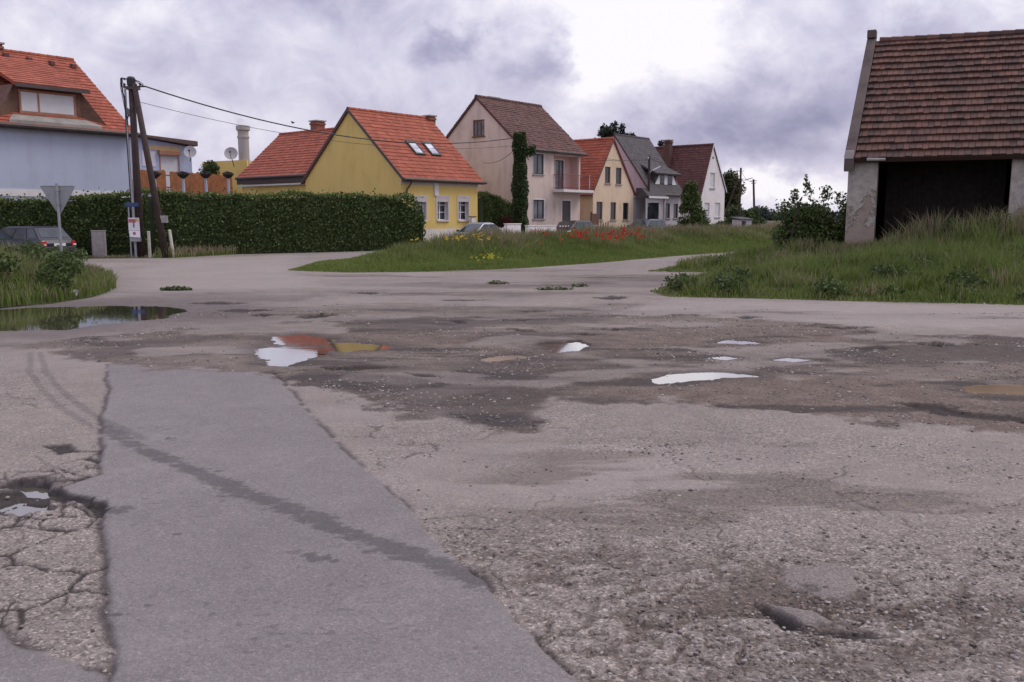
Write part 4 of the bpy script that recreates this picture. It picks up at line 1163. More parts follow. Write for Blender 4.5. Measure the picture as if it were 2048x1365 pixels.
# ================================================================== light blue house at left
def blue_house():
    p = at(268, 400, 43.0)
    F = Frame(p.x, p.y, STREET)       # local x points up the street; the house lies at negative x
    root = house_root(F, 'light blue house with orange tile roof and a wide shuttered dormer', name='blue_house')
    L = 12.0; Dp = 11.6
    ze = F.hit(268, 263, 'y', 0).z; zr = F.hit(165, 123, 'y', Dp / 2).z
    # right end of the roof leans back to the ridge end seen in the photo
    xr = F.hit(165, 123, 'y', Dp / 2).x
    mb = MB()
    wall(mb, (-L, 0, 0), X_, [(0, ze), (L, ze)]); wall(mb, (-L, Dp, 0), X_, [(0, ze), (L, ze)])
    wall(mb, (0, 0, 0), Y_, [(0, ze), (Dp / 2, zr - .2), (Dp, ze)]); wall(mb, (-L, 0, 0), Y_, [(0, ze), (Dp / 2, zr - .2), (Dp, ze)])
    mb.build('wall', M['blue'], root)
    b0, b1 = F.hit(268, 397, 'y', 0).z, F.hit(268, 384, 'y', 0).z
    bb = MB(); bb.box(-L, .006, -.025, -.003, b0, b1); bb.build('base_stripe', M['trim'], root)
    pb = MB(); pb.box(-3.2, .004, -.02, -.003, ze - .42, ze - .33); pb.box(-3.2, -.6, -.016, -.003, ze - .33, ze - .10); pb.build('eaves_band', M['blue'], root)
    oe = .35; sl = (zr - ze) / (Dp / 2); Az = ze - sl * oe + .1
    rb = MB()
    roof_slope(rb, (-L, -oe, Az), (.15, -oe, Az), (0, Dp / 2 + oe, zr - Az), 24, .30)
    roof_slope(rb, (-L, Dp + oe, Az), (.15, Dp + oe, Az), (0, -Dp / 2 - oe, zr - Az), 24, .30)
    ridge_caps(rb, (-L, Dp / 2, zr + .03), (.15, Dp / 2, zr + .03))
    roof = rb.build('roof', M['t_orange'], root)
    gb = MB(); gb.tube([(-L, -oe - .07, Az - .02), (.25, -oe - .07, Az - .04)], .095, 8); gb.box(-L, .15, -oe + .002, -oe + .03, Az - .18, Az - .02); gb.build('gutter', M['fascia'], root)
    # snow guards
    for px, py in ((13, 113), (60, 122), (105, 129), (148, 135)):
        o0 = F.loc(Vector((0, 0, CAM_H))); rd = ray(px, py); rl = Vector((rd.dot(F.dx), rd.dot(F.dy), rd.z))
        n = Vector((0, -sl, 1)).normalized(); t = (Vector((0, -oe, Az)) - o0).dot(n) / rl.dot(n); c = o0 + rl * t
        sb = MB(); sb.hexa([(c.x - .12, c.y - .08, c.z - .05), (c.x + .12, c.y - .08, c.z - .05), (c.x + .12, c.y + .2, c.z + .1), (c.x - .12, c.y + .2, c.z + .1), (c.x - .09, c.y - .06, c.z + .14), (c.x + .09, c.y - .06, c.z + .14), (c.x + .1, c.y + .2, c.z + .2), (c.x - .1, c.y + .2, c.z + .2)]); sb.build('roof_vent', M['t_dark'], roof)
    # dormer, shed roof
    yd = .55
    r = F.rect((40, 188, 148, 228), 'y', yd)
    zface = Az + sl * (yd + oe)
    s0, s1 = r[0] - .20, r[1] + .28; zt = r[3] + .30; zb = r[2] - .25
    yback = (zt + .15 - Az) / sl - oe + 2.2
    db = MB()
    db.poly([(s0, yd, zb), (s1, yd, zb), (s1 - .0, yd, zt), (s0, yd, zt)])
    # splayed cheeks
    yz = lambda z: (z - Az) / sl - oe
    for s, o_ in ((s0, -.95), (s1, .95)):
        db.poly([(s, yd, zb - .2), (s + o_, yz(zb - .2) + .1, zb - .1), (s + o_ * .35, yz(zt) + .3, zt), (s, yd, zt)])
    dm = db.build('dormer', M['dormer_wood'], roof)
    wb = MB(); fb = MB()
    mid = F.hit(76, 205, 'y', yd).x
    for a, b in ((r[0] + .04, mid - .04), (mid + .04, r[1] - .04)):
        w_ = MB(); w_.box(a, b, yd - .05, yd - .01, r[2] + .04, r[3] - .02); w_.build('roller_blind', M['roller'], dm)
    f0 = MB(); f0.box(r[0] - .06, r[1] + .06, yd - .07, yd - .004, r[3] - .018, r[3] + .08); f0.box(r[0] - .06, r[1] + .06, yd - .07, yd - .004, r[2] - .08, r[2] + .036)
    for c in (r[0] - .01, mid, r[1] + .01): f0.box(c - .038, c + .038, yd - .068, yd - .004, r[2] + .037, r[3] - .019)
    f0.build('window_frame', M['frame_rust'], dm)
    rise = zr - .9 - zt
    hb = MB(); yr = yz(zr) - .8
    p = Vector((s0 - .12, yd - .45, zt + .0)); q = Vector((s1 + .28, yd - .45, zt + .0))
    top = Vector((0, yr - p.y, (zr - .45) - p.z))
    roof_slope(hb, p, q, top, 13, .3, .03)
    hb.build('dormer_roof', M['t_orange'], dm)
    eb = MB(); eb.box(p.x, q.x, p.y - .04, p.y + .03, zt - .17, zt - .02); eb.build('dormer_fascia', M['fascia'], dm)
    cb = MB(); cb.hexa([(s0 - .6, -oe + .1, Az + .06), (s1 + .6, -oe + .1, Az + .06), (s1 + .1, yd - .01, r[2] - .12), (s0 - .1, yd - .01, r[2] - .12), (s0 - .6, -oe + .1, Az + .22), (s1 + .6, -oe + .1, Az + .22), (s1 + .1, yd - .01, r[2] - .09), (s0 - .1, yd - .01, r[2] - .09)]); cb.build('dormer_apron', M['copper'], dm)
    # chimney stub at the ridge, at the edge of view
    c = F.hit(1, 92, 'y', Dp / 2)
    chimney(roof, c.x - .15, Dp / 2, zr - .4, c.z + .05, .35, .35)
    return F, ze
M['dormer_wood'] = simple('brown_dormer_boards', (0.12, 0.058, 0.038), .7, .3, 5)
M['frame_rust'] = simple('rust_brown_frame', (0.34, 0.15, 0.085), .6, .2, 5)
BF, BZE = blue_house()

# ================================================================== light blue annex, terrace, yellow outbuilding
def annex():
    p = at(270, 320, 58.0); q = at(386, 320, 61.0)
    a = math.atan2(q.y - p.y, q.x - p.x); F = Frame(p.x, p.y, a)
    root = house_root(F, 'light blue flat-roofed annex with roller shutter and brown eaves', 'house', 'annex')
    W = (q - p).length - .1; z1 = F.hit(386, 292, 'y', 0).z; z0t = F.hit(275, 278, 'y', 0).z
    sh = F.rect((321, 311, 357, 345), 'y', 0); sh = (sh[0], sh[1], 3.0, sh[3])
    mb = MB(); Dp = 6
    wall(mb, (0, 0, 0), X_, [(0, z1 + .35), (W, z1 - .1)], [sh], inward=Y_, depth=.12); wall(mb, (W, 0, 0), Y_, [(0, z1 - .1), (Dp, z1 - .1)]); wall(mb, (0, 0, 0), Y_, [(0, z1 + .35), (Dp, z1 + .35)]); wall(mb, (0, Dp, 0), X_, [(0, z1 + .35), (W, z1 - .1)])
    mb.build('wall', M['blue_pale'], root)
    rb = MB(); ov = .5
    rb.hexa([(-.3, -ov, z1 + .40), (W + .25, -ov, z1 - .06), (W + .25, Dp + .3, z1 - .06), (-.3, Dp + .3, z1 + .40), (-.3, -ov, z0t + .30), (W + .25, -ov, z1 + .28), (W + .25, Dp + .3, z1 + .6), (-.3, Dp + .3, z0t + .6)]); rb.build('roof', M['eave_brown'], root, bevel=.03)
    wb = MB(); wb.box(sh[0] + .004, sh[1] - .004, .05, .09, sh[2], sh[3] - .004); s = wb.build('roller_shutter', M['roller'], root)
    for i in (0, 1):
        x = sh[0] - .07 if i == 0 else sh[1] + .003
        g_ = MB(); g_.box(x, x + .067, -.03, .05, sh[2], sh[3]); g_.build('shutter_rail', M['frame_rust'], s)
    ab = MB(); a_ = F.rect((318, 302, 360, 311), 'y', -.2); ab.box(a_[0], a_[1], -.28, -.004, a_[2], a_[3]); ab.build('awning_box', M['frame_rust'], root, bevel=.03)
    cb = MB(); c_ = F.rect((286, 292, 359, 301), 'y', -.05); cb.box(c_[0], c_[1], -.05, -.004, c_[2], c_[3]); cb.build('light_panel', M['straw'], root)
    wb = MB(); w_ = F.rect((284, 303, 311, 333), 'y', 0); wb.box(w_[0], w_[1], -.03, -.004, w_[2], w_[3]); wb.build('window', M['roller'], root)
    return F, W, z1
M['blue_pale'] = plaster('pale_blue_render', (0.42, 0.47, 0.60), .1)
M['eave_brown'] = simple('brown_sheet_eaves', (0.105, 0.062, 0.055), .55, .2)
M['straw'] = simple('straw_coloured_panel', (0.60, 0.44, 0.24), .7, .15)
AF, AW, AZ = annex()

def yellow_outbuilding():
    p = at(405, 330, 66.0); q = at(478, 330, 66.0)
    root = thing('outbuilding', 'plain yellow outbuilding wall with a tall pale chimney', 'outbuilding', (p.x, p.y, 0))
    W = q.x - p.x + .6; z = at(440, 320, 66).z
    mb = MB(); wall(mb, (0, 0, 0), X_, [(0, z - .15), (W, z)]); wall(mb, (0, 5, 0), X_, [(0, z - .15), (W, z)]); wall(mb, (0, 0, 0), Y_, [(0, z - .15), (5, z - .15)]); wall(mb, (W, 0, 0), Y_, [(0, z), (5, z)])
    mb.poly([(0, 0, z - .15), (W, 0, z), (W, 5, z), (0, 5, z - .15)])
    mb.build('wall', M['yellow'], root)
    c = at(487, 285, 66.5) - Vector((p.x, p.y, 0)); zt = at(487, 251, 66.5).z
    cb = MB(); r = .40
    cb.lathe([(r, 3.0), (r, zt - .95), (r * 1.12, zt - .93), (r * 1.12, zt - .80), (r * .98, zt - .78), (r * 1.0, zt - .42), (r * 1.28, zt - .36), (r * 1.28, zt - .05), (r * .7, zt)], (c.x, .5, 0), 14); cb.build('chimney', M['pale_chimney'], root, smooth=False)
    return c.x + p.x, p.y + .5, zt
M['pale_chimney'] = plaster('pale_rendered_chimney', (0.42, 0.385, 0.36), .25)
CHX, CHY, CHZ = yellow_outbuilding()

def terrace():
    p = at(278, 380, 51.0); q = at(478, 372, 58.5)
    a = math.atan2(q.y - p.y, q.x - p.x); L = (q - p).length
    root = thing('terrace', 'low pale blue terrace wall behind the hedge under the wooden fence', 'terrace', (p.x, p.y, 0), a)
    zt = 3.05
    mb = MB(); mb.box(0, L, 0, 3.5, 0, zt); mb.build('wall', M['blue_pale'], root)
    t2 = thing('wooden_fence', 'orange-brown board fence on the terrace behind the hedge', 'fence', (p.x, p.y, zt), a)
    fb = MB(); k = int(L / .16)
    ztop = at(420, 347, 56).z - zt
    for i in range(k):
        if 0.30 < i / k < 0.335: continue
        x0 = i * L / k; fb.box(x0, x0 + L / k - .012, .55, .58, 0.004, ztop + random.uniform(-.02, .02))
    fb.build('boards', M['wood_fence'], t2)
    for f in (0.01, .30, .64, .98):
        pb = MB(); pb.box(f * L - .06, f * L + .06, .585, .70, 0.004, ztop + .08); pb.build('post', M['wood_fence'], t2)
    rb = MB(); rb.box(0, L, .582, .60, ztop * .3, ztop * .3 + .09); rb.box(0, L, .582, .60, ztop * .8, ztop * .8 + .09); rb.build('rail', M['wood_fence'], t2)
    first = None
    plant = [leaf_mat('planter_foliage', [(0, (.02, .03, .015)), (.6, (.05, .06, .04)), (1, (.16, .06, .12))], .1)]
    labs = ['dark plant bowl on a light blue pillar behind the leaning pole', 'dark plant bowl on a light blue pillar below the roller shutter', 'dark plant bowl on a light blue pillar beside the small green shrub', 'dark plant bowl on a light blue pillar beside the yellow wing']
    for i, px in enumerate((309, 366, 411, 456)):
        f = (px - 278) / 200.0
        c = p.lerp(q, f * .93 + .01); top = at(px, 352, c.y - .35)
        if first is None:
            b = thing('planter', labs[i], 'planter', (0, 0, 0))
            m1 = MB(); m1.tube([(0, 0, 0), (0, 0, 1.05)], [.10, .075], 10); m1.build('pillar', M['blue_pale'], b)
            m2 = MB(); m2.lathe([(.07, 1.05), (.18, 1.12), (.29, 1.22), (.31, 1.25), (.27, 1.25), (.2, 1.2)], n=16); m2.build('bowl', M['wood_dark'], b)
            n = 260; d = rng.normal(0, 1, (n, 3)); d /= np.linalg.norm(d, axis=1)[:, None]; pts = d * (rng.random((n, 1)) ** .4) * np.array([.36, .36, .15]) + np.array([0, 0, 1.33])
            leaf_cards('plant', pts, .05, plant[0], b)
            first = b
        else:
            b = copy_tree(first); b['label'] = labs[i]
        b.location = (top.x, top.y, top.z - 1.22); b['group'] = 'plant bowls along the terrace'

# ================================================================== barn at right
def barn():
    p = at(1690, 470, 30.0)
    F = Frame(p.x, p.y, R(-27))
    zg = 0.30
    root = house_root(F, 'old barn with weathered red-brown tile roof and dark open gateway', 'barn', 'barn')
    L = 15.0; Dp = 10.0
    ze = F.hit(1720, 312, 'y', 0).z
    s1 = F.hit(1752, 400, 'y', 0).x; s2 = F.hit(2019, 400, 'y', 0).x
    zt = F.hit(1890, 309, 'y', 0).z
    zr = F.hit(1740, 84, 'y', Dp / 2).z
    mb = MB()
    wall(mb, (0, 0, 0), X_, [(0, ze - .12), (L, ze - .12)], [(s1, s2, -.3, zt - .14)], z0=-.3, inward=Y_, depth=.42)
    wall(mb, (0, 0, 0), Y_, [(0, ze), (Dp / 2, zr - .2), (Dp, ze)], z0=-.3); wall(mb, (L, 0, 0), Y_, [(0, ze), (Dp / 2, zr - .2), (Dp, ze)], z0=-.3); wall(mb, (0, Dp, 0), X_, [(0, ze), (L, ze)], z0=-.3)
    w_ = mb.build('wall', M['barn_wall'], root)
    # thick gateway inside: timber back and sides
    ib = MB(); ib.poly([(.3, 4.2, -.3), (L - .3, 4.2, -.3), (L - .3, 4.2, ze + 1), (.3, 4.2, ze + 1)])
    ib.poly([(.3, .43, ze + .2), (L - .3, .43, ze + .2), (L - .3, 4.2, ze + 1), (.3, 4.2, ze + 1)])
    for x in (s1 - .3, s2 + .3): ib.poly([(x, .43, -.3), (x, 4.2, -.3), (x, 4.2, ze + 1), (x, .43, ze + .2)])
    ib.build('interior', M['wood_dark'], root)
    pb = MB()
    x = s1 + .1
    while x < s2 - .1:
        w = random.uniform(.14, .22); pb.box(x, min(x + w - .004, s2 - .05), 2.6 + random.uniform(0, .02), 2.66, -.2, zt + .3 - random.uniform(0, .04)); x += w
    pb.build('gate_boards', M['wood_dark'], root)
    lb = MB(); lb.box(s1 - .25, s2 + .25, .02, .36, zt - .138, zt + .0); lb.build('lintel', M['wood_dark'], root)
    sl = (zr - ze) / (Dp / 2); oe = .28; Az = ze - sl * oe + .12
    rb = MB()
    A, B = Vector((.22, -oe, Az)), Vector((L + .3, -oe, Az)); top = Vector((0, Dp / 2 + oe, zr - Az))
    roof_slope(rb, A, B, top, 18, .19, .085, sag=.18, jitter=.24)
    roof_slope(rb, (A.x, Dp + oe, Az), (B.x, Dp + oe, Az), (0, -Dp / 2 - oe, zr - Az), 18, .19, .085, sag=.18, jitter=.24)
    ridge_caps(rb, (A.x + .1, Dp / 2, zr + .02), (B.x, Dp / 2, zr + .02), .15, .40, sag=.16)
    roof = rb.build('roof', M['t_barn'], root)
    # parapet gable standing proud of the tiles
    vb = MB(); w = .20
    for y0, y1 in ((-oe - .02, Dp / 2), (Dp + oe + .02, Dp / 2)):
        z0_, z1_ = Az - .05, zr
        h = .20
        lo = [(-.12, y0, z0_ - .35), (w, y0, z0_ - .35), (w, y1, z1_ - .35), (-.12, y1, z1_ - .35)]
        vb.hexa(lo + [(a, b, c + .35 + h) for a, b, c in lo])
    vb.box(-.12, w, Dp / 2 - .22, Dp / 2 + .22, zr + .1, zr + .40)
    vb.build('gable_parapet', M['parapet'], root, bevel=.03)
    kb = MB(); kb.box(-.10, .17, -oe - .04, -oe + .10, Az + .02, Az + .30); kb.build('kneeler', M['pale_chimney'], root, bevel=.02)
    # iron gutter piece above the gateway
    gb = MB(); a = F.hit(1735, 306, 'y', -oe).x; b = F.hit(1772, 306, 'y', -oe).x; gb.tube([(a, -oe - .08, Az - .02), (b, -oe - .08, Az - .03)], .05, 8); gb.build('gutter_piece', M['concrete'], root)
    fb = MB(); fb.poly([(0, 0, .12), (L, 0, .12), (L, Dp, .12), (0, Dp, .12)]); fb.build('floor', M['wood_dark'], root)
    return F, L
def barn_wall_mat():
    m, N, p = new_mat('peeling_lime_plaster')
    v = objco(N)
    a = N.noise(v, 1.1, 8, 0.66, 0.4); b = N.noise(v, 5.0, 6, 0.65)
    sep = N.n('ShaderNodeSeparateXYZ'); N.t.links.new(v, sep.inputs[0])
    base = N.ramp(b, [(0.32, (0.32, 0.285, 0.25)), (0.6, (0.46, 0.42, 0.375))])
    br = N.n('ShaderNodeTexBrick'); mp = N.n('ShaderNodeMapping'); mp.inputs['Rotation'].default_value = (math.pi / 2, 0, 0); N.t.links.new(v, mp.inputs[0]); N.t.links.new(mp.outputs[0], br.inputs[0])
    br.inputs['Scale'].default_value = 3.6; br.inputs['Color1'].default_value = (0.26, 0.16, 0.115, 1); br.inputs['Color2'].default_value = (0.33, 0.22, 0.165, 1); br.inputs['Mortar'].default_value = (0.36, 0.31, 0.26, 1)
    # plaster has come off mostly low down
    lowmask = N.m('ADD', a, N.smooth(sep.outputs[2], 0.9, 3.2, 0.12, -0.10))
    off = N.smooth(lowmask, 0.53, 0.56)
    c = N.mix(N.m('MULTIPLY', off, 0.85), base, N.mix(0.55, br.outputs[0], (0.36, 0.30, 0.25)))
    c = N.mix(N.m('MULTIPLY', N.smooth(N.noise(v, 0.55, 6, 0.7), 0.5, 0.68), 0.5), c, (0.20, 0.18, 0.15))
    N.set(p.inputs['Base Color'], c); p.inputs['Roughness'].default_value = 0.95
    bump(N, p, N.m('SUBTRACT', b, N.m('MULTIPLY', off, 0.9)), 0.03)
    return m
M['barn_wall'] = barn_wall_mat()
M['parapet'] = plaster('grey_mossy_coping', (0.115, 0.088, 0.078), .4)
RF, RL = barn()

# ------------------------------------------------------------------ foliage
def leaf_cards(name, pts, size, mat, parent=None, aspect=0.6, tint=None, updir=None, extra=None, curl=0.35):
    """one small folded leaf per point, turned every way; returns the object"""
    n = len(pts); pts = np.asarray(pts)
    d = rng.normal(0, 1, (n, 3)); d /= np.linalg.norm(d, axis=1)[:, None]
    if updir is not None:
        d = d + np.asarray(updir); d /= np.linalg.norm(d, axis=1)[:, None]
    e = rng.normal(0, 1, (n, 3)); e -= (e * d).sum(1)[:, None] * d; e /= np.linalg.norm(e, axis=1)[:, None]
    f = np.cross(d, e)
    sz = size * rng.uniform(.6, 1.45, n)[:, None]
    a = pts - d * sz; b = pts + e * sz * aspect + f * sz * curl * .5; c = pts + d * sz; dd = pts - e * sz * aspect + f * sz * curl * .5
    V = np.stack([a, b, c, dd], 1).reshape(-1, 3)
    base = np.arange(n) * 4
    F = np.concatenate([np.stack([base, base + 1, base + 2], -1), np.stack([base, base + 2, base + 3], -1)])
    t = rng.random(n) if tint is None else np.asarray(tint)
    tt = np.concatenate([t, t])
    if extra is not None:
        ev, ef = extra
        F = np.concatenate([F, np.asarray(ef) + len(V)]); V = np.concatenate([V, np.asarray(ev)]); tt = np.concatenate([tt, np.full(len(ef), 0.02)])
    return np_mesh(name, V, F, mat, parent, fattr={'tint': tt})

def clump_points(centers, radii, n):
    """points through the volume of clumps, denser near each clump's skin"""
    centers = np.asarray(centers, float); radii = np.asarray(radii, float)
    if radii.ndim == 1: radii = np.repeat(radii[:, None], 3, 1)
    w = (radii ** 2).sum(1); k = rng.choice(len(centers), n, p=w / w.sum())
    d = rng.normal(0, 1, (n, 3)); d /= np.linalg.norm(d, axis=1)[:, None]
    r = rng.random((n, 1)) ** 0.42 * (1 + rng.normal(0, .10, (n, 1)))
    return centers[k] + d * r * radii[k], k

G_DARK = [(0, (0.040, 0.062, 0.020)), (.45, (0.090, 0.132, 0.037)), (.8, (0.145, 0.190, 0.054)), (1, (0.210, 0.250, 0.080))]
G_MID = [(0, (0.034, 0.054, 0.018)), (.45, (0.074, 0.112, 0.033)), (.8, (0.122, 0.168, 0.053)), (1, (0.185, 0.225, 0.085))]
G_OLIVE = [(0, (0.030, 0.040, 0.014)), (.5, (0.075, 0.090, 0.030)), (1, (0.150, 0.160, 0.065))]
L_HEDGE = leaf_mat('hedge_leaves', G_DARK, .2)
L_MID = leaf_mat('shrub_leaves', G_MID, .25)
L_WILLOW = leaf_mat('pale_willow_leaves', G_OLIVE, .3)
L_PINE = leaf_mat('pine_needles', [(0, (.018, .030, .020)), (.6, (.036, .054, .032)), (1, (.065, .085, .048))], .1)
L_IVY = leaf_mat('ivy_leaves', [(0, (.024, .044, .015)), (.5, (.054, .088, .026)), (1, (.105, .145, .046))], .2)
L_RED = leaf_mat('dark_red_leaves', [(0, (.05, .008, .010)), (1, (.14, .02, .025))], .2)
BARK = simple('bark', (0.075, 0.055, 0.042), .95, .3, 8, bumpd=.02, bscale=14)
TIMBER = simple('creosoted_pole_timber', (0.050, 0.030, 0.027), .8, .35, 5, bumpd=.006, bscale=30)

def hedge(name, label, path, h, depth, n, leaf, mat, cat='hedge', round_end=0.0, wob=.12):
    """clipped hedge along a ground path: leaves over a dense twig core"""
    path = [Vector((a, b, 0)) for a, b in path]
    seg = [(path[i + 1] - path[i]).length for i in range(len(path) - 1)]; L = sum(seg)
    hs = h if callable(h) else (lambda s: h)
    def P(s):
        d = s * L
        for i, l in enumerate(seg):
            if d <= l or i == len(seg) - 1:
                u = (path[i + 1] - path[i]).normalized(); return path[i] + u * min(d, l), u
            d -= l
    S = rng.random(n)
    pts = np.zeros((n, 3))
    kind = rng.random(n)
    for i in range(n):
        p, u = P(S[i]); nn = Vector((u.y, -u.x, 0)); H = hs(S[i])
        e = min(S[i], 1 - S[i]) * L
        sh = 1.0 if round_end <= 0 else math.sqrt(max(0.0, 1 - (1 - min(1, (1 - S[i]) * L / round_end)) ** 2)) * .35 + .65 if (1 - S[i]) * L < round_end else 1.0
        H *= sh
        bul = 1 + wob * (math.sin(S[i] * L * 1.9) * .5 + math.sin(S[i] * L * .83 + 1.3) * .5 + math.sin(S[i] * L * 4.3) * .3)
        lump = wob * .6 * math.sin(S[i] * L * 3.1 + pts[i, 2])
        if kind[i] < .62:
            z = (rng.random() ** .8) * H; o = depth / 2 * bul * (1 - .25 * (z / H) ** 4) + rng.normal(0, .07)
            z2 = z
        elif kind[i] < .86:
            o = rng.uniform(-1, 1) * depth / 2; z2 = H * (1 + .05 * (bul - 1) / wob) + rng.normal(0, .05) + .04 * math.sin(S[i] * L * 5) 
        else:
            o = -depth / 2 + rng.normal(0, .06); z2 = rng.random() * H
        q = p + nn * o
        pts[i] = (q.x, q.y, z2)
    m2 = int(n * .02); sh = rng.choice(n, m2); pts[sh, 2] = np.array([hs(S[i]) for i in sh]) + rng.exponential(.07, m2)
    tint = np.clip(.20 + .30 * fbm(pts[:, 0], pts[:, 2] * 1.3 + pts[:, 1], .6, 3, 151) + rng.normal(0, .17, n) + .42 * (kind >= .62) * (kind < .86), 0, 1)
    ev, ef = [], []
    m_ = 24
    for i in range(m_):
        for s in (i / m_, (i + 1) / m_):
            p, u = P(s); nn = Vector((u.y, -u.x, 0)); H = hs(s) * (1 if (1 - s) * L > round_end * .5 else .75) - .12
            a, b = p + nn * (depth / 2 - .14), p - nn * (depth / 2 - .14)
            ev += [(a.x, a.y, 0), (a.x, a.y, H), (b.x, b.y, H), (b.x, b.y, 0)]
        o = i * 8
        for k in range(3): ef += [(o + k, o + 4 + k, o + 5 + k), (o + k, o + 5 + k, o + 1 + k)]
        if i in (0, m_ - 1):
            e = o if i == 0 else o + 4
            ef += [(e, e + 1, e + 2), (e, e + 2, e + 3)]
    o = leaf_cards(name, pts, leaf, mat, extra=(ev, ef), updir=(0, 0, .2), tint=tint)
    return tag(o, label, cat)

terrace()

hp = [g(0, 500)[0]]
HEDGE_PATH = [(-40, 37.6), (-21.8, 37.9), (-16.2, 39.6), (-9.2, 44.6), (-5.0, 47.4)]
hedge('hedge', 'long clipped dark green hedge in front of the blue and yellow houses', HEDGE_PATH, lambda s: (2.50 if s < .55 else 2.50 + .28 * min(1, (s - .55) / .12)) + .05 * math.sin(s * 23), 1.3, 62000, .060, L_HEDGE, round_end=1.0)
def hedge2():
    a = FY.w(7.0, .6); b = FY.w(10.3, .9)
    hedge('hedge', 'short dark green hedge between the yellow and pink houses', [(a.x, a.y), (b.x, b.y)], lambda s: 3.05 - .55 * s * s, 1.2, 9000, .055, L_HEDGE)
    c = FY.w(8.7, -.5)
    pts, _ = clump_points([(0, 0, 1.2)], [(0.65, .5, .7)], 700)
    t = thing('shrub', 'dark red shrub in front of the short hedge', 'shrub', (c.x, c.y, 0))
    leaf_cards('foliage', pts, .06, L_RED, t)
    s = MB(); s.tube([(0, 0, 0), (0, 0, 1)], [.05, .02], 6); s.build('stem', BARK, t)
hedge2()

def tree(name, label, cat, base, trunk_h, trunk_r, clumps, n, leaf, mat, updir=None, z0=0.0, group=None):
    """clumps: list of (x, y, z, rx, ry, rz) relative to the base"""
    root = thing(name, label, cat, (base[0], base[1], z0), 0, group)
    tb = MB()
    tb.tube([(0, 0, 0), (.05 * trunk_h * .3, 0, trunk_h * .5), (0, .02 * trunk_h, trunk_h)], [trunk_r * 1.2, trunk_r * .9, trunk_r * .5], 9)
    for c in clumps[::2]:
        st = Vector((0, 0, trunk_h * random.uniform(.45, .95))); en = Vector(c[:3])
        tb.tube([st, st.lerp(en, .5) + Vector((0, 0, -.05)), en], [trunk_r * .45, trunk_r * .28, trunk_r * .08], 6)
    tb.build('trunk', BARK, root)
    C = np.array(clumps)
    pts, k = clump_points(C[:, :3], C[:, 3:], n)
    ct = rng.uniform(-.16, .16, len(clumps))
    tint = np.clip(.40 + ct[k] + rng.normal(0, .20, n), 0, 1)
    leaf_cards('crown', pts, leaf, mat, root, tint=tint, updir=updir)
    return root
def rclumps(c, r, n, size, flat=1.0, seed=0):
    q = np.random.default_rng(seed); out = []
    for i in range(n):
        d = q.normal(0, 1, 3); d /= np.linalg.norm(d); rr = q.random() ** .45
        p = np.array(c) + d * rr * np.array(r); s = size * q.uniform(.65, 1.35)
        out.append((*p, s, s, s * flat))
    return out

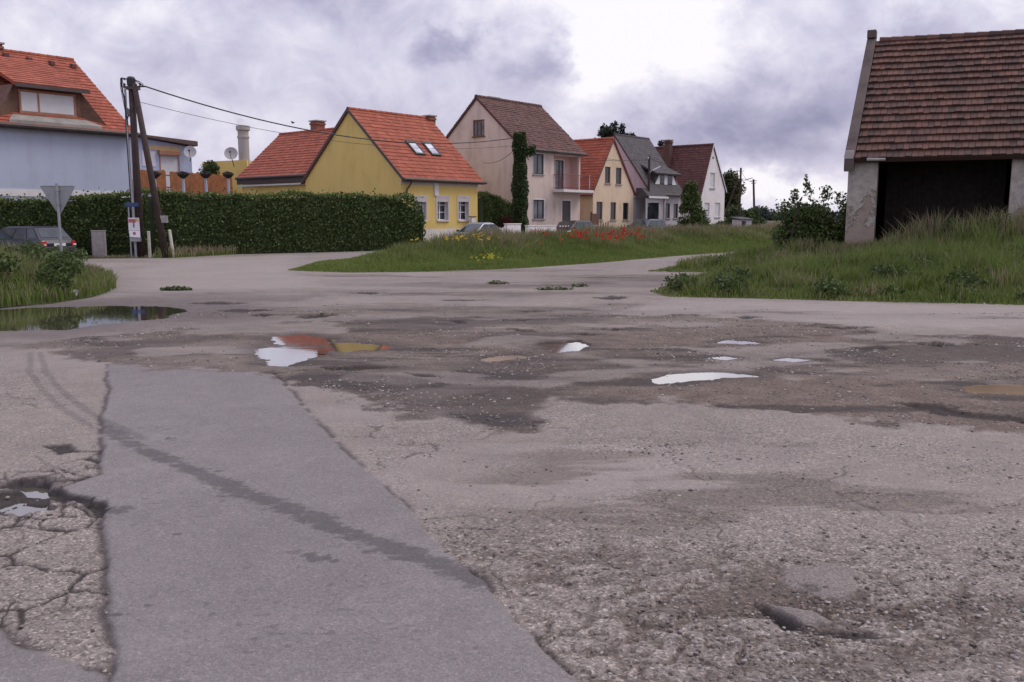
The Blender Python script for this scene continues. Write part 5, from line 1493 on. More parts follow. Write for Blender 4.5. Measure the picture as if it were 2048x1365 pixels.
def plants():
    # pine behind the cream and grey houses
    b = at(1226, 270, 92); zt = at(1226, 246, 92).z
    tree('pine_tree', 'dark pine treetop behind the slate roof and the cream gable house', 'tree', (b.x, b.y), zt - 1.2, .25, rclumps((0, 0, zt - 1.9), (2.3, 1.5, 1.5), 44, .52, .75, 3) + [(-1.0, 0, zt - .6, .4, .4, .5), (.9, 0, zt - .5, .35, .35, .6), (.1, 0, zt - .2, .4, .4, .5), (1.9, 0, zt - 1.6, .5, .5, .5)], 5200, .14, L_PINE)
    b = at(1327, 290, 96); zt = at(1327, 281, 96).z
    tree('conifer', 'small dark conifer tip beside the chimney of the dark red roof', 'tree', (b.x, b.y), zt - .8, .15, rclumps((0, 0, zt - 1.2), (.6, .6, 1.0), 12, .40, 1, 4), 1500, .12, L_PINE)
    # conifer shrub in front of the white house
    b = at(1381, 440, 70.5); zt = at(1381, 364, 70.5).z
    cl = []
    for i in range(46):
        z = random.uniform(.3, zt - .3); w = 0.95 * (1 - (z / zt) ** 2.2) + .10; a = random.uniform(0, 6.28); cl.append((math.cos(a) * w * .75, math.sin(a) * w * .75, z, .42, .42, .5))
    cl += [(1.0, 0, 2.0, .35, .35, .4), (.9, 0, 1.5, .4, .4, .4)]
    tree('conifer', 'dense dark green conifer between the slate and the white house', 'tree', (b.x, b.y), zt * .8, .12, cl, 8500, .085, L_HEDGE)
    # willow and bushes right of the white house
    b = at(1459, 430, 100); zt = at(1459, 341, 100).z
    tree('willow_tree', 'pale green tree behind the right edge of the white house', 'tree', (b.x, b.y), zt * .6, .25, rclumps((0, 0, zt * .58), (1.1, 1.3, zt * .38), 42, .62, 1.25, 6), 9000, .13, L_WILLOW)
    b = at(1484, 440, 104); zt = at(1484, 399, 104).z
    tree('bush', 'rounded green bush at the foot of the far braced pole', 'bush', (b.x, b.y), 2.0, .15, rclumps((.3, 0, 1.5), (2.0, 1.2, 1.7), 36, .60, .9, 7), 7000, .12, L_MID)
    b = at(1462, 440, 97)
    tree('bush', 'dark bush against the side of the white house', 'bush', (b.x, b.y), 1.5, .12, rclumps((0, 0, 1.5), (.9, .9, 1.5), 20, .55, .9, 8), 3500, .11, L_MID)
    for i, (px, w) in enumerate(((1414, 1.0), (1437, 1.0))):
        b = at(px, 440, 73 + i * 1.5)
        tree('bush', ['low clipped bush below the left ground-floor shutter of the white house', 'low clipped bush below the right ground-floor shutter of the white house'][i], 'bush', (b.x, b.y), 1.0, .08, rclumps((0, 0, .85), (.75, .5, .65), 12, .42, .8, 20 + i), 1800, .07, L_MID)
    # shrub on the terrace
    b = at(424, 335, 60); zt = at(424, 319, 60).z
    tree('shrub', 'small green shrub against the yellow outbuilding wall', 'shrub', (b.x, b.y), zt - .6, .08, rclumps((0, 0, zt - .75), (.75, .5, .55), 16, .36, .9, 9), 2400, .07, L_MID)
    # elder bush beside the barn
    b = (11.15, 32.2)
    cl = rclumps((0, 0, 1.1), (1.45, 1.0, 1.1), 46, .44, .9, 10) + rclumps((-.5, -.4, .5), (1.2, .5, .5), 16, .38, .9, 12) + [(-.9, 0, 2.2, .2, .2, .3), (-.35, .1, 2.45, .18, .18, .35), (.25, 0, 2.35, .25, .25, .3), (.75, 0, 2.15, .25, .2, .3), (1.2, .2, 2.0, .3, .3, .3), (-.5, 0, 2.75, .08, .08, .25)]
    tree('elder_bush', 'leafy dark green elder bush against the left corner of the barn', 'bush', b, 1.6, .07, cl, 19000, .055, L_HEDGE, z0=.25)
plants()

# ---- grass, flowers and weeds
def grass_mat():
    m, N, p = new_mat('grass_blades')
    h = N.n('ShaderNodeAttribute', attribute_name='along').outputs['Fac']
    t = N.n('ShaderNodeAttribute', attribute_name='tint').outputs['Fac']
    d = N.n('ShaderNodeAttribute', attribute_name='dry').outputs['Fac']
    green = N.ramp(t, [(0.0, (0.084, 0.122, 0.030)), (0.5, (0.165, 0.225, 0.054)), (1.0, (0.265, 0.305, 0.094))])
    straw = N.ramp(t, [(0.0, (0.20, 0.160, 0.100)), (0.6, (0.32, 0.255, 0.175)), (1.0, (0.44, 0.36, 0.265))])
    f = N.m('MULTIPLY', d, N.smooth(h, 0.12, 0.75))
    c = N.mix(f, green, straw)
    N.set(p.inputs['Base Color'], c); p.inputs['Roughness'].default_value = 0.6; p.inputs['Specular IOR Level'].default_value = 0.25
    tr = N.n('ShaderNodeBsdfTranslucent'); N.set(tr.inputs[0], c); mx = N.n('ShaderNodeMixShader'); mx.inputs[0].default_value = .3
    out = [n for n in N.t.nodes if n.type == 'OUTPUT_MATERIAL'][0]
    N.t.links.new(p.outputs[0], mx.inputs[1]); N.t.links.new(tr.outputs[0], mx.inputs[2]); N.t.links.new(mx.outputs[0], out.inputs[0])
    return m
GRASS_M = grass_mat()
def blades(name, pts, H, W, dry, tint, label, seed=0, lean=.35):
    q = np.random.default_rng(seed); n = len(pts)
    a = q.uniform(0, 6.283, n); ux, uy = np.cos(a), np.sin(a)
    b = q.uniform(0, 6.283, n); le = H * lean * np.abs(q.normal(0, 1, n))
    lx, ly = np.cos(b) * le, np.sin(b) * le
    w = W * q.uniform(.7, 1.3, n) / 2
    wm = w * np.where(dry > .5, 1.0, .8)
    z = np.zeros(n)
    p = np.asarray(pts)
    v0 = p + np.stack([-ux * w, -uy * w, z - .03], -1); v1 = p + np.stack([ux * w, uy * w, z - .03], -1)
    mid = p + np.stack([lx * .35, ly * .35, H * .62], -1)
    v2 = mid + np.stack([-ux * wm, -uy * wm, z], -1); v3 = mid + np.stack([ux * wm, uy * wm, z], -1)
    v4 = p + np.stack([lx, ly, H], -1)
    V = np.stack([v0, v1, v2, v3, v4], 1).reshape(-1, 3)
    k = np.arange(n) * 5
    F = np.concatenate([np.stack([k, k + 1, k + 3], -1), np.stack([k, k + 3, k + 2], -1), np.stack([k + 2, k + 3, k + 4], -1)])
    al = np.tile(np.array([0, 0, .62, .62, 1.0]), n)
    o = np_mesh(name, V, F, GRASS_M, pattr={'along': al, 'tint': np.repeat(np.clip(tint, 0, 1), 5), 'dry': np.repeat(dry, 5)})
    return tag(o, label, 'grass', kind='stuff')
def sample(poly, n, y0, y1, seed, spread=.74, margin=0.0, pw=0.0):
    q = np.random.default_rng(seed); X = []; Y = []; tot = 0
    while tot < n:
        y = y0 * (y1 / y0) ** q.random(n); x = q.uniform(-1, 1, n) * (spread * y + 1.5)
        s = sdpoly(x, y, poly); k = s > margin
        X.append(x[k]); Y.append(y[k]); tot += k.sum()
    return np.concatenate(X)[:n], np.concatenate(Y)[:n]

def grasses():
    # meadow island: short lush edge, tall pinkish-tan seed heads behind
    n = 150000
    x, y = sample(ISLAND, n, 27, 80, 201, margin=-.22)
    sd = sdpoly(x, y, ISLAND)
    nz = fbm(x, y, 2.5, 4, 202); nz2 = fbm(x, y, .8, 3, 203)
    tall = sstep(1.2, 5.0, sd + (nz - .5) * 3)
    H = (.15 + .74 * tall + .16 * (nz2 - .3)) * rng.uniform(.6, 1.15, n) * np.clip(.35 + sd * 1.2, .12, 1) * np.where((sd < 0) & (rng.random(n) < .6), 0, 1)
    dry = ((rng.random(n) < (.10 + .75 * tall) * (.6 + .8 * nz)) * 1.0) * tall
    tint = .42 + .5 * (nz - .5) + rng.normal(0, .16, n) + .15 * (1 - tall)
    blades('meadow_grass', np.stack([x, y, mound(x, y)], -1), H, .006 + .00075 * y, dry, tint, 'tall meadow grass with tan seed heads on the island between the roads', 204)
    # right-hand verge up to the barn
    n = 170000
    x, y = sample(VERGE_R, n, 16.3, 75, 211, margin=-.22)
    k = RF.loc; 
    lx = (x - RF.o.x) * RF.dx.x + (y - RF.o.y) * RF.dx.y; ly = (x - RF.o.x) * RF.dy.x + (y - RF.o.y) * RF.dy.y
    ok = ~((lx > 0.0) & (lx < RL) & (ly > 0.0) & (ly < 10))
    x, y, lx, ly = x[ok], y[ok], lx[ok], ly[ok]; n = len(x)
    sd = sdpoly(x, y, VERGE_R); nz = fbm(x, y, 2.2, 4, 212); nz2 = fbm(x, y, .7, 3, 213)
    bar = np.exp(-((ly + .6) / 1.6) ** 2) * (lx > -2) * (lx < RL)
    H = (.16 + .30 * sstep(.3, 4, sd) * (.4 + 1.2 * nz) + .22 * (nz2 > .56) + .75 * bar * (nz2 + .25) * sstep(2.2, 4.5, lx + 1.2)) * rng.uniform(.55, 1.15, n) * np.clip(.3 + sd * 1.5, .12, 1) * np.where((sd < 0) & (rng.random(n) < .6), 0, 1)
    tl = sdline(x, y, [g(1330, 550), g(1450, 551), g(1600, 552)]); H *= np.where(tl < 2.3, .30 + .25 * sstep(1.2, 2.3, tl), 1)
    far = sstep(34, 44, y)
    H += far * .35 * rng.uniform(.6, 1.1, n)
    dry = ((rng.random(n) < .07 + .45 * far + .20 * bar + .25 * sstep(.55, .7, nz)) * 1.0)
    tint = .38 + .55 * (nz - .5) + rng.normal(0, .16, n)
    blades('verge_grass', np.stack([x, y, mound(x, y)], -1), H, .005 + .0008 * y, dry, tint, 'rough green grass on the bank in front of the barn', 214)
    # left corner weeds
    n = 26000
    x, y = sample(VERGE_L, n, 16.3, 30, 221, .78)
    sd = sdpoly(x, y, VERGE_L); nz = fbm(x, y, 1.5, 4, 222)
    H = (.30 + .46 * sstep(.2, 2.2, sd) * (.5 + nz)) * rng.uniform(.5, 1.15, n)
    dry = ((rng.random(n) < .18 + .3 * sstep(-10.5, -12.5, x)) * 1.0)
    blades('weed_grass', np.stack([x, y, mound(x, y)], -1), H, .020, dry, .38 + .5 * (nz - .5) + rng.normal(0, .18, n), 'tall weeds and grass round the give-way sign at the road corner', 224)
    # verge along the hedge and yards behind
    n = 30000
    x, y = sample(GARDENS, n, 36, 52, 231, .7, -.5)
    sd = sdpoly(x, y, GARDENS); k = (sd < 3.0) | (y > 47); x, y = x[k], y[k]; n = len(x); sd = sd[k]
    H = (.16 + .36 * rng.random(n)) * np.where(x < -15.2, .2, 1)
    blades('verge_grass', np.stack([x, y, mound(x, y)], -1), H, .04, ((rng.random(n) < .8) * 1.0), .50 + rng.normal(0, .18, n), 'dry brownish grass along the foot of the long hedge', 234)
    # field towards the horizon
    n = 24000
    q = np.random.default_rng(240); y = 78 * (260 / 78) ** q.random(n); x = y * q.uniform(.14, .40, n)
    H = .55 * q.uniform(.5, 1.2, n)
    blades('field_grass', np.stack([x, y, np.full(n, .02)], -1), H, .02 + .0012 * y, ((q.random(n) < .75) * 1.0), .45 + q.normal(0, .18, n), 'tan field grass stretching back to the far trees', 244)

    # broad-leaved weeds in the left corner
    cl = []
    q = np.random.default_rng(250)
    x, y = sample(VERGE_L, 60, 16.5, 26, 251, .72, .15)
    for a, b in zip(x, y):
        s = sdpoly(np.array([a]), np.array([b]), VERGE_L)[0]
        hh = .25 + .5 * min(1, s) * q.uniform(.4, 1.2); r = q.uniform(.18, .38)
        cl.append((a, b, hh, r, r, r * .8))
    C = np.array(cl); pts, k = clump_points(C[:, :3], C[:, 3:], 15000); pts[:, 2] = np.maximum(pts[:, 2], .03)
    o = leaf_cards('weeds', pts, .045, L_MID, tint=np.clip(.5 + rng.normal(0, .22, len(pts)), 0, 1)); tag(o, 'broad-leaved green weeds at the road corner in front of the dark car', 'weeds', kind='stuff')
    # leafy weeds on the barn bank
    cl = []
    x, y = sample(VERGE_R, 130, 17, 33, 261, .72, .2)
    for a, b in zip(x, y):
        lx = (a - RF.o.x) * RF.dx.x + (b - RF.o.y) * RF.dx.y; ly = (a - RF.o.x) * RF.dy.x + (b - RF.o.y) * RF.dy.y
        if ly > -.2 and lx > -.3: continue
        if sdline(np.array([a]), np.array([b]), [g(1330, 550), g(1600, 552)])[0] < 3.2: continue
        r = q.uniform(.15, .42); cl.append((a, b, float(mound(np.array([a]), np.array([b]))[0]) + r * .55, r * 1.2, r * 1.2, r * .7))
    for i in range(30):
        p = RF.w(q.uniform(3.0, 7.5), q.uniform(-1.2, -.25)); r = q.uniform(.25, .45); cl.append((p.x, p.y, float(mound(np.array([p.x]), np.array([p.y]))[0]) + r + q.uniform(0, .45), r, r, r))
    C = np.array(cl); pts, k = clump_points(C[:, :3], C[:, 3:], 26000)
    o = leaf_cards('weeds', pts, .042, L_MID, tint=np.clip(.36 + rng.uniform(-.15, .15, len(cl))[k] + rng.normal(0, .18, len(pts)), 0, 1)); tag(o, 'clumps of leafy weeds on the grassy bank before the barn', 'weeds', kind='stuff')

    # poppies and yellow flowers in the meadow
    def flowers(name, spots, n, size, col0, col1, label, cat, stem=.7, seed=0, zr=(.35, .62)):
        q = np.random.default_rng(seed); P = []
        for (px, py, sx, sy, w) in spots:
            for _ in range(int(n * w)):
                a = px + q.normal(0, sx); b = py + q.normal(0, sy)
                z = .72 if zr is None else q.uniform(*zr)
                X, Y = g(a, b, z)
                if sdpoly(np.array([X]), np.array([Y]), ISLAND)[0] > .3: P.append((X, Y, z + .08))
        P = np.array(P)
        m = leaf_mat(name + '_petals', [(0, col0), (1, col1)], .3)
        k = np.repeat(np.arange(len(P)), 5); pts = P[k] + q.normal(0, size * .5, (len(k), 3)) * np.array([1, 1, .6])
        o = leaf_cards(name, pts, size * .62, m, aspect=.9, updir=(0, 0, .5)); tag(o, label, cat, kind='stuff')
    flowers('poppies', [(1160, 470, 16, 6, .30), (1215, 475, 14, 7, .22), (1262, 470, 14, 6, .34), (1090, 474, 18, 7, .10), (1195, 480, 40, 5, .16), (1240, 466, 30, 4, .12)], 330, .058, (0.42, 0.016, 0.012), (0.66, 0.035, 0.022), 'bright red poppies in the meadow in front of the houses', 'flowers', seed=5, zr=(.70, 1.15))
    flowers('yellow_flowers', [(945, 481, 32, 9, .5), (905, 487, 60, 7, .35), (770, 486, 30, 6, .1)], 130, .05, (0.55, 0.38, 0.02), (0.78, 0.58, 0.05), 'yellow wild flowers scattered in the meadow grass', 'flowers', seed=6, zr=(.85, 1.1))
    flowers('yellow_flowers', [(985, 514, 20, 7, 1.0)], 110, .05, (0.36, 0.34, 0.02), (0.60, 0.55, 0.05), 'yellow-green flower clump near the road edge of the meadow', 'flowers', seed=7, zr=(.18, .35))
grasses()

def road_weeds():
    labs = ['small dark weed tuft growing in the road near the large puddle', 'thin green weed streak in the middle of the far road', 'small weed tuft furthest back in the middle of the road', 'tiny green weed in the road left of the grass tongue']
    for i, (px, py, r, n) in enumerate(((352, 581, .26, 500), (1108, 581, .34, 260), (995, 569, .22, 160), (1160, 574, .16, 90))):
        X, Y = g(px, py)
        t = thing('weed', labs[i], 'weed', (X, Y, 0))
        pts, _ = clump_points([(0, 0, .03), (r * .8, .03, .03), (-r * .8, -.03, .03)], [(r, .16, .07), (r * .7, .1, .05), (r * .7, .1, .05)], n)
        pts[:, 2] = np.abs(pts[:, 2])
        leaf_cards('leaves', pts, .028, L_MID, t)
        s = MB(); s.tube([(0, 0, -.02), (0, 0, .06)], [.01, .005], 5); s.build('stem', BARK, t)
road_weeds()

# ---- far trees along the horizon
def far_wood():
    q = np.random.default_rng(300); cl = []
    for i in range(130):
        px = 1470 + 260 * (i / 130) + q.uniform(-3, 3)
        D = 520 + q.uniform(-20, 20); p = at(px, 436, D)
        h = 4.2 + 2.2 * q.random() + 3.5 * math.exp(-((px - 1520) / 16) ** 2)
        cl.append((p.x, p.y, h * .45, 3.2, 3.2, h * .5))
    C = np.array(cl); pts, k = clump_points(C[:, :3], C[:, 3:], 9000)
    m = leaf_mat('haze_tinted_leaves', [(0, (.030, .045, .040)), (1, (.060, .080, .066))], .1)  # bluish green puts the haze of distance into the leaf colour
    o = leaf_cards('far_wood', pts, .75, m); tag(o, 'dark line of far trees on the horizon beyond the field', 'trees', kind='stuff')
far_wood()

# ------------------------------------------------------------------ poles, wires, signs
M['steel'] = simple('galvanised_steel', (0.36, 0.37, 0.39), .45, .15, 5, metal=.6)
M['signback'] = simple('grey_sign_back', (0.33, 0.345, 0.355), .6, .1, 3)
M['cable'] = simple('black_cable', (0.025, 0.025, 0.028), .6, .2)
M['porcelain'] = simple('pale_insulator', (0.45, 0.44, 0.42), .3, .1)
M['signblue'] = simple('blue_enamel', (0.030, 0.065, 0.20), .4, .1)
M['signwhite'] = simple('white_poster', (0.74, 0.72, 0.76), .5, .05)
M['signred'] = simple('faded_red_print', (0.46, 0.12, 0.13), .6, .1)
M['signgrey'] = simple('dark_print', (0.10, 0.11, 0.14), .6, .1)
M['yellowp'] = simple('yellow_print', (0.60, 0.46, 0.14), .6, .1)
M['pale_post'] = simple('pale_painted_post', (0.55, 0.51, 0.45), .8, .2, 4)
M['dish'] = simple('pale_grey_dish', (0.43, 0.42, 0.42), .5, .08)
M['dish_dark'] = simple('dark_grey_dish', (0.24, 0.24, 0.25), .5, .1)
M['lampwhite'] = simple('white_lamp_housing', (0.66, 0.66, 0.68), .4, .08)
M['red_lens'] = simple('red_lamp_lens', (0.46, 0.02, 0.022), .2, .1)
M['clear_lens'] = simple('clear_lamp_lens', (0.62, 0.60, 0.58), .15, .1)
M['tyre'] = simple('tyre_rubber', (0.018, 0.018, 0.018), .8, .2)
M['rim'] = simple('alloy_rim', (0.38, 0.38, 0.40), .35, .1, metal=.8)
M['carglass'] = glass_mat('car_glass', (0.05, 0.065, 0.07), .04)
M['plastic'] = simple('black_plastic', (0.022, 0.022, 0.024), .6, .15)
M['plate'] = simple('white_number_plate', (0.68, 0.67, 0.66), .5, .05)

def sag_line(a, b, drop, k=28):
    a, b = Vector(a), Vector(b)
    return [a.lerp(b, i / k) - UP * (drop * 4 * (i / k) * (1 - i / k)) for i in range(k + 1)]

def left_pole():
    D = 37.7
    b = at(283, 515, D); t = at(272, 157, D)
    root = thing('utility_pole', 'tall dark timber pole with a leaning strut in front of the hedge', 'utility pole', (b.x, b.y, 0))
    H = t.z
    mb = MB(); mb.tube([(0, 0, -.2), (0, 0, H * .5), (0, 0, H)], [.165, .145, .125], 14); mb.build('pole', TIMBER, root, smooth=True)
    e = at(333, 512, D - .3); s0 = Vector((.16, -.1, H - .25))
    sb = MB(); sb.tube([s0, s0.lerp(Vector((e.x - b.x, e.y - b.y, -.1)), .5), (e.x - b.x, e.y - b.y, -.15)], [.11, .13, .15], 12); strut = sb.build('strut', TIMBER, root, smooth=True)
    # iron bracket with the dead-end of the line
    cb = MB(); z = at(280, 175, D).z
    cb.tube([(-.30, -.1, z), (.62, -.1, z + .02)], .035, 6); cb.box(-.19, .30, -.18, .17, z - .10, z + .02)
    cb.build('crossarm', M['fascia'], root)
    for x, dz in ((-.38, .02), (-.24, -.02), (.40, 0)):
        ib = MB(); ib.lathe([(.02, z + dz - .02), (.05, z + dz + .02), (.03, z + dz + .07), (.055, z + dz + .12), (.02, z + dz + .17)], (x, -.1, 0), 8); ib.build('insulator', M['fascia'], root)
    cap = MB(); cap.lathe([(.17, H - .30), (.18, H - .02), (.12, H + .06), (.01, H + .08)], n=12); cap.build('pole_cap', M['cable'], root)
    lb = MB()
    for i in range(7):
        x0 = random.uniform(-.42, -.20); x1 = random.uniform(-.2, -.14); zz = H - random.uniform(.0, .1)
        lb.tube([(x1, -.14, zz - .02), ((x0 + x1) / 2 - .1, -.16, zz + .02), (x0, -.12, z - random.uniform(-.05, .3)), (-.22, -.18, z - random.uniform(.4, 1.2)), (-.19, -.17, z - 1.6)], .014, 5)
    for i in range(3):
        lb.tube([(.14, -.14, H - .06), (.28 + .07 * i, -.14, H - .16), (.36 + .08 * i, -.1, z + .12), (.55, -.1, z + .04)], .013, 5)
    lb.build('cable_loop', M['cable'], root)
    pb = MB(); pb.tube([(-.21, -.12, z - .1), (-.22, -.13, z - 1.8), (-.20, -.14, 2.6)], .036, 8); pb.build('conduit', M['steel'], root)
    pb = MB(); pb.tube([(-.27, -.08, z - .5), (-.29, -.09, z - 1.7), (-.27, -.10, 2.4)], .025, 8); pb.build('conduit', M['cable'], root)
    # small plate on the strut
    pz = at(333, 439, D); q = MB(); q.box(pz.x - b.x - .17, pz.x - b.x + .19, -.34, -.31, pz.z - .15, pz.z + .15); q.build('number_plate', M['concrete'], strut, bevel=.01)
    # protective pale posts
    for lab, p0, p1, r in (('pale upright post at the right foot of the dark timber pole', (300, 515), (297, 465), .07), ('pale leaning post beside the foot of the leaning strut', (347, 503), (339, 462), .075)):
        a_ = at(*p0, D - .1); c_ = at(*p1, D - .1); o = thing('post', lab, 'post', (a_.x, a_.y, 0))
        m = MB(); d = c_ - a_; m.tube([(0, 0, -.1), (d.x, 0, c_.z)], [r, r * .95], 8); m.build('shaft', M['pale_post'], o)
        m = MB(); m.lathe([(r * 1.08, c_.z), (r * .9, c_.z + .04), (.01, c_.z + .05)], (d.x, 0, 0), 8); m.build('post_top', M['pale_post'], o)
    # steel sign post with street sign and notice
    a_ = at(272, 515, D - .35); o = thing('sign_post', 'grey steel post carrying a blue street sign and white notices', 'sign post', (a_.x, a_.y, 0))
    m = MB(); m.tube([(0, 0, -.2), (0, 0, 3.3)], .055, 10); m.tube([(-.19, 0, -.2), (-.19, 0, 2.35)], .035, 8); m.build('post', M['steel'], o)
    zc = at(272, 410, D).z; m = MB(); m.box(-.30, .27, -.085, -.06, zc - .08, zc + .08); s_ = m.build('street_sign', M['signblue'], o, bevel=.006)
    z0, z1 = at(272, 474, D).z, at(272, 436, D).z; zm = at(272, 461, D).z
    m = MB(); m.hexa([(-.20, -.10, zm), (.27, -.10, zm), (.27, -.07, zm), (-.20, -.07, zm), (-.20, -.10, z1), (.26, -.10, z1), (.26, -.07, z1), (-.20, -.07, z1)]); n_ = m.build('notice', M['signwhite'], o)
    m = MB(); m.box(-.185, .12, -.107, -.101, z1 - .20, z1 - .05); m.build('red_heading', M['signred'], n_)
    m = MB(); m.box(.13, .245, -.107, -.101, z1 - .16, z1 - .02); m.build('yellow_mark', M['yellowp'], n_)
    m = MB(); m.lathe([(.012, zm + .12), (.03, zm + .17), (.028, zm + .25), (.02, zm + .30), (.024, zm + .33), (.01, zm + .36)], (.03, -.103, 0), 8); m.build('dark_figure', M['signgrey'], n_)
    m = MB(); m.hexa([(-.13, -.18, z0), (.30, -.18, z0 - .02), (.30, -.14, z0 - .02), (-.13, -.14, z0), (-.19, -.115, zm - .01), (.275, -.115, zm - .01), (.275, -.08, zm - .01), (-.19, -.08, zm - .01)]); n2 = m.build('lower_notice', M['signwhite'], o)
    m = MB(); zz = (z0 + zm) / 2; m.box(.0, .11, -.158, -.152, zz - .05, zz + .07); m.build('red_mark', M['signred'], n2)
    m = MB(); m.box(-.17, .28, -.14, .02, z0 - .20, z0 - .03); m.build('bracket_box', M['steel'], o, bevel=.02)
    # concrete cabinet
    a_ = at(200, 515, D - .1); o = thing('utility_cabinet', 'narrow pale concrete cabinet standing before the hedge', 'utility cabinet', (a_.x, a_.y, 0), R(14))
    hz = at(200, 461, D).z; m = MB(); m.box(-.26, .26, -.16, .16, -.1, hz - .04); m.build('body', M['concrete'], o, bevel=.012)
    m = MB(); m.box(-.28, .28, -.18, .18, hz - .038, hz); m.build('lid', M['concrete'], o, bevel=.01)
    m = MB(); m.box(-.22, .22, -.172, -.161, .12, hz - .12); m.build('door', M['concrete'], o)
    return Vector((b.x, b.y, 0)), H, z
LP, LPH, LPZ = left_pole()

def ivy_pole():
    D = 56.5; b = at(1041, 445, D); zt = at(1037, 264, D).z
    o = thing('utility_pole', 'pole wholly overgrown with ivy at the corner of the pink house', 'utility pole', (b.x, b.y, 0))
    m = MB(); m.tube([(0, 0, -.1), (-.06, 0, zt - .15)], [.15, .11], 10); m.build('pole', TIMBER, o)
    m = MB(); m.tube([(-.35, -.1, zt - .5), (.5, -.1, zt - .5)], .03, 6); m.build('crossarm', M['fascia'], o)
    n = 12500; z = rng.random(n) * (zt - .05); a = rng.uniform(0, 6.283, n)
    lump = 1 + .25 * np.sin(z * 2.1) + .15 * np.sin(z * 5.3 + 1)
    r = (.31 + .16 * np.clip((zt - z) / 1.2, 0, 1) ** .6) * (1 + .5 * (lump - 1)) * (rng.random(n) ** .35)
    r = r * (1 + .12 * (z < 3.5))
    pts = np.stack([np.cos(a) * r - .06 * z / zt, np.sin(a) * r, z], -1)
    k = 700; side = np.stack([rng.uniform(.25, .95, k), rng.normal(0, .12, k), at(1050, 306, D).z + rng.normal(0, .15, k)], -1); side[:, 2] += (side[:, 0] - .3) * .35 
    iv = leaf_cards('ivy', np.concatenate([pts, side]), .062, L_IVY, None, tint=np.clip(.42 + rng.normal(0, .2, n + k), 0, 1))
    iv.location = (b.x, b.y, 0)
    tag(iv, 'dense ivy covering the pole at the corner of the pink house', 'ivy')
    return Vector((b.x, b.y, 0)), zt
IP, IPZ = ivy_pole()

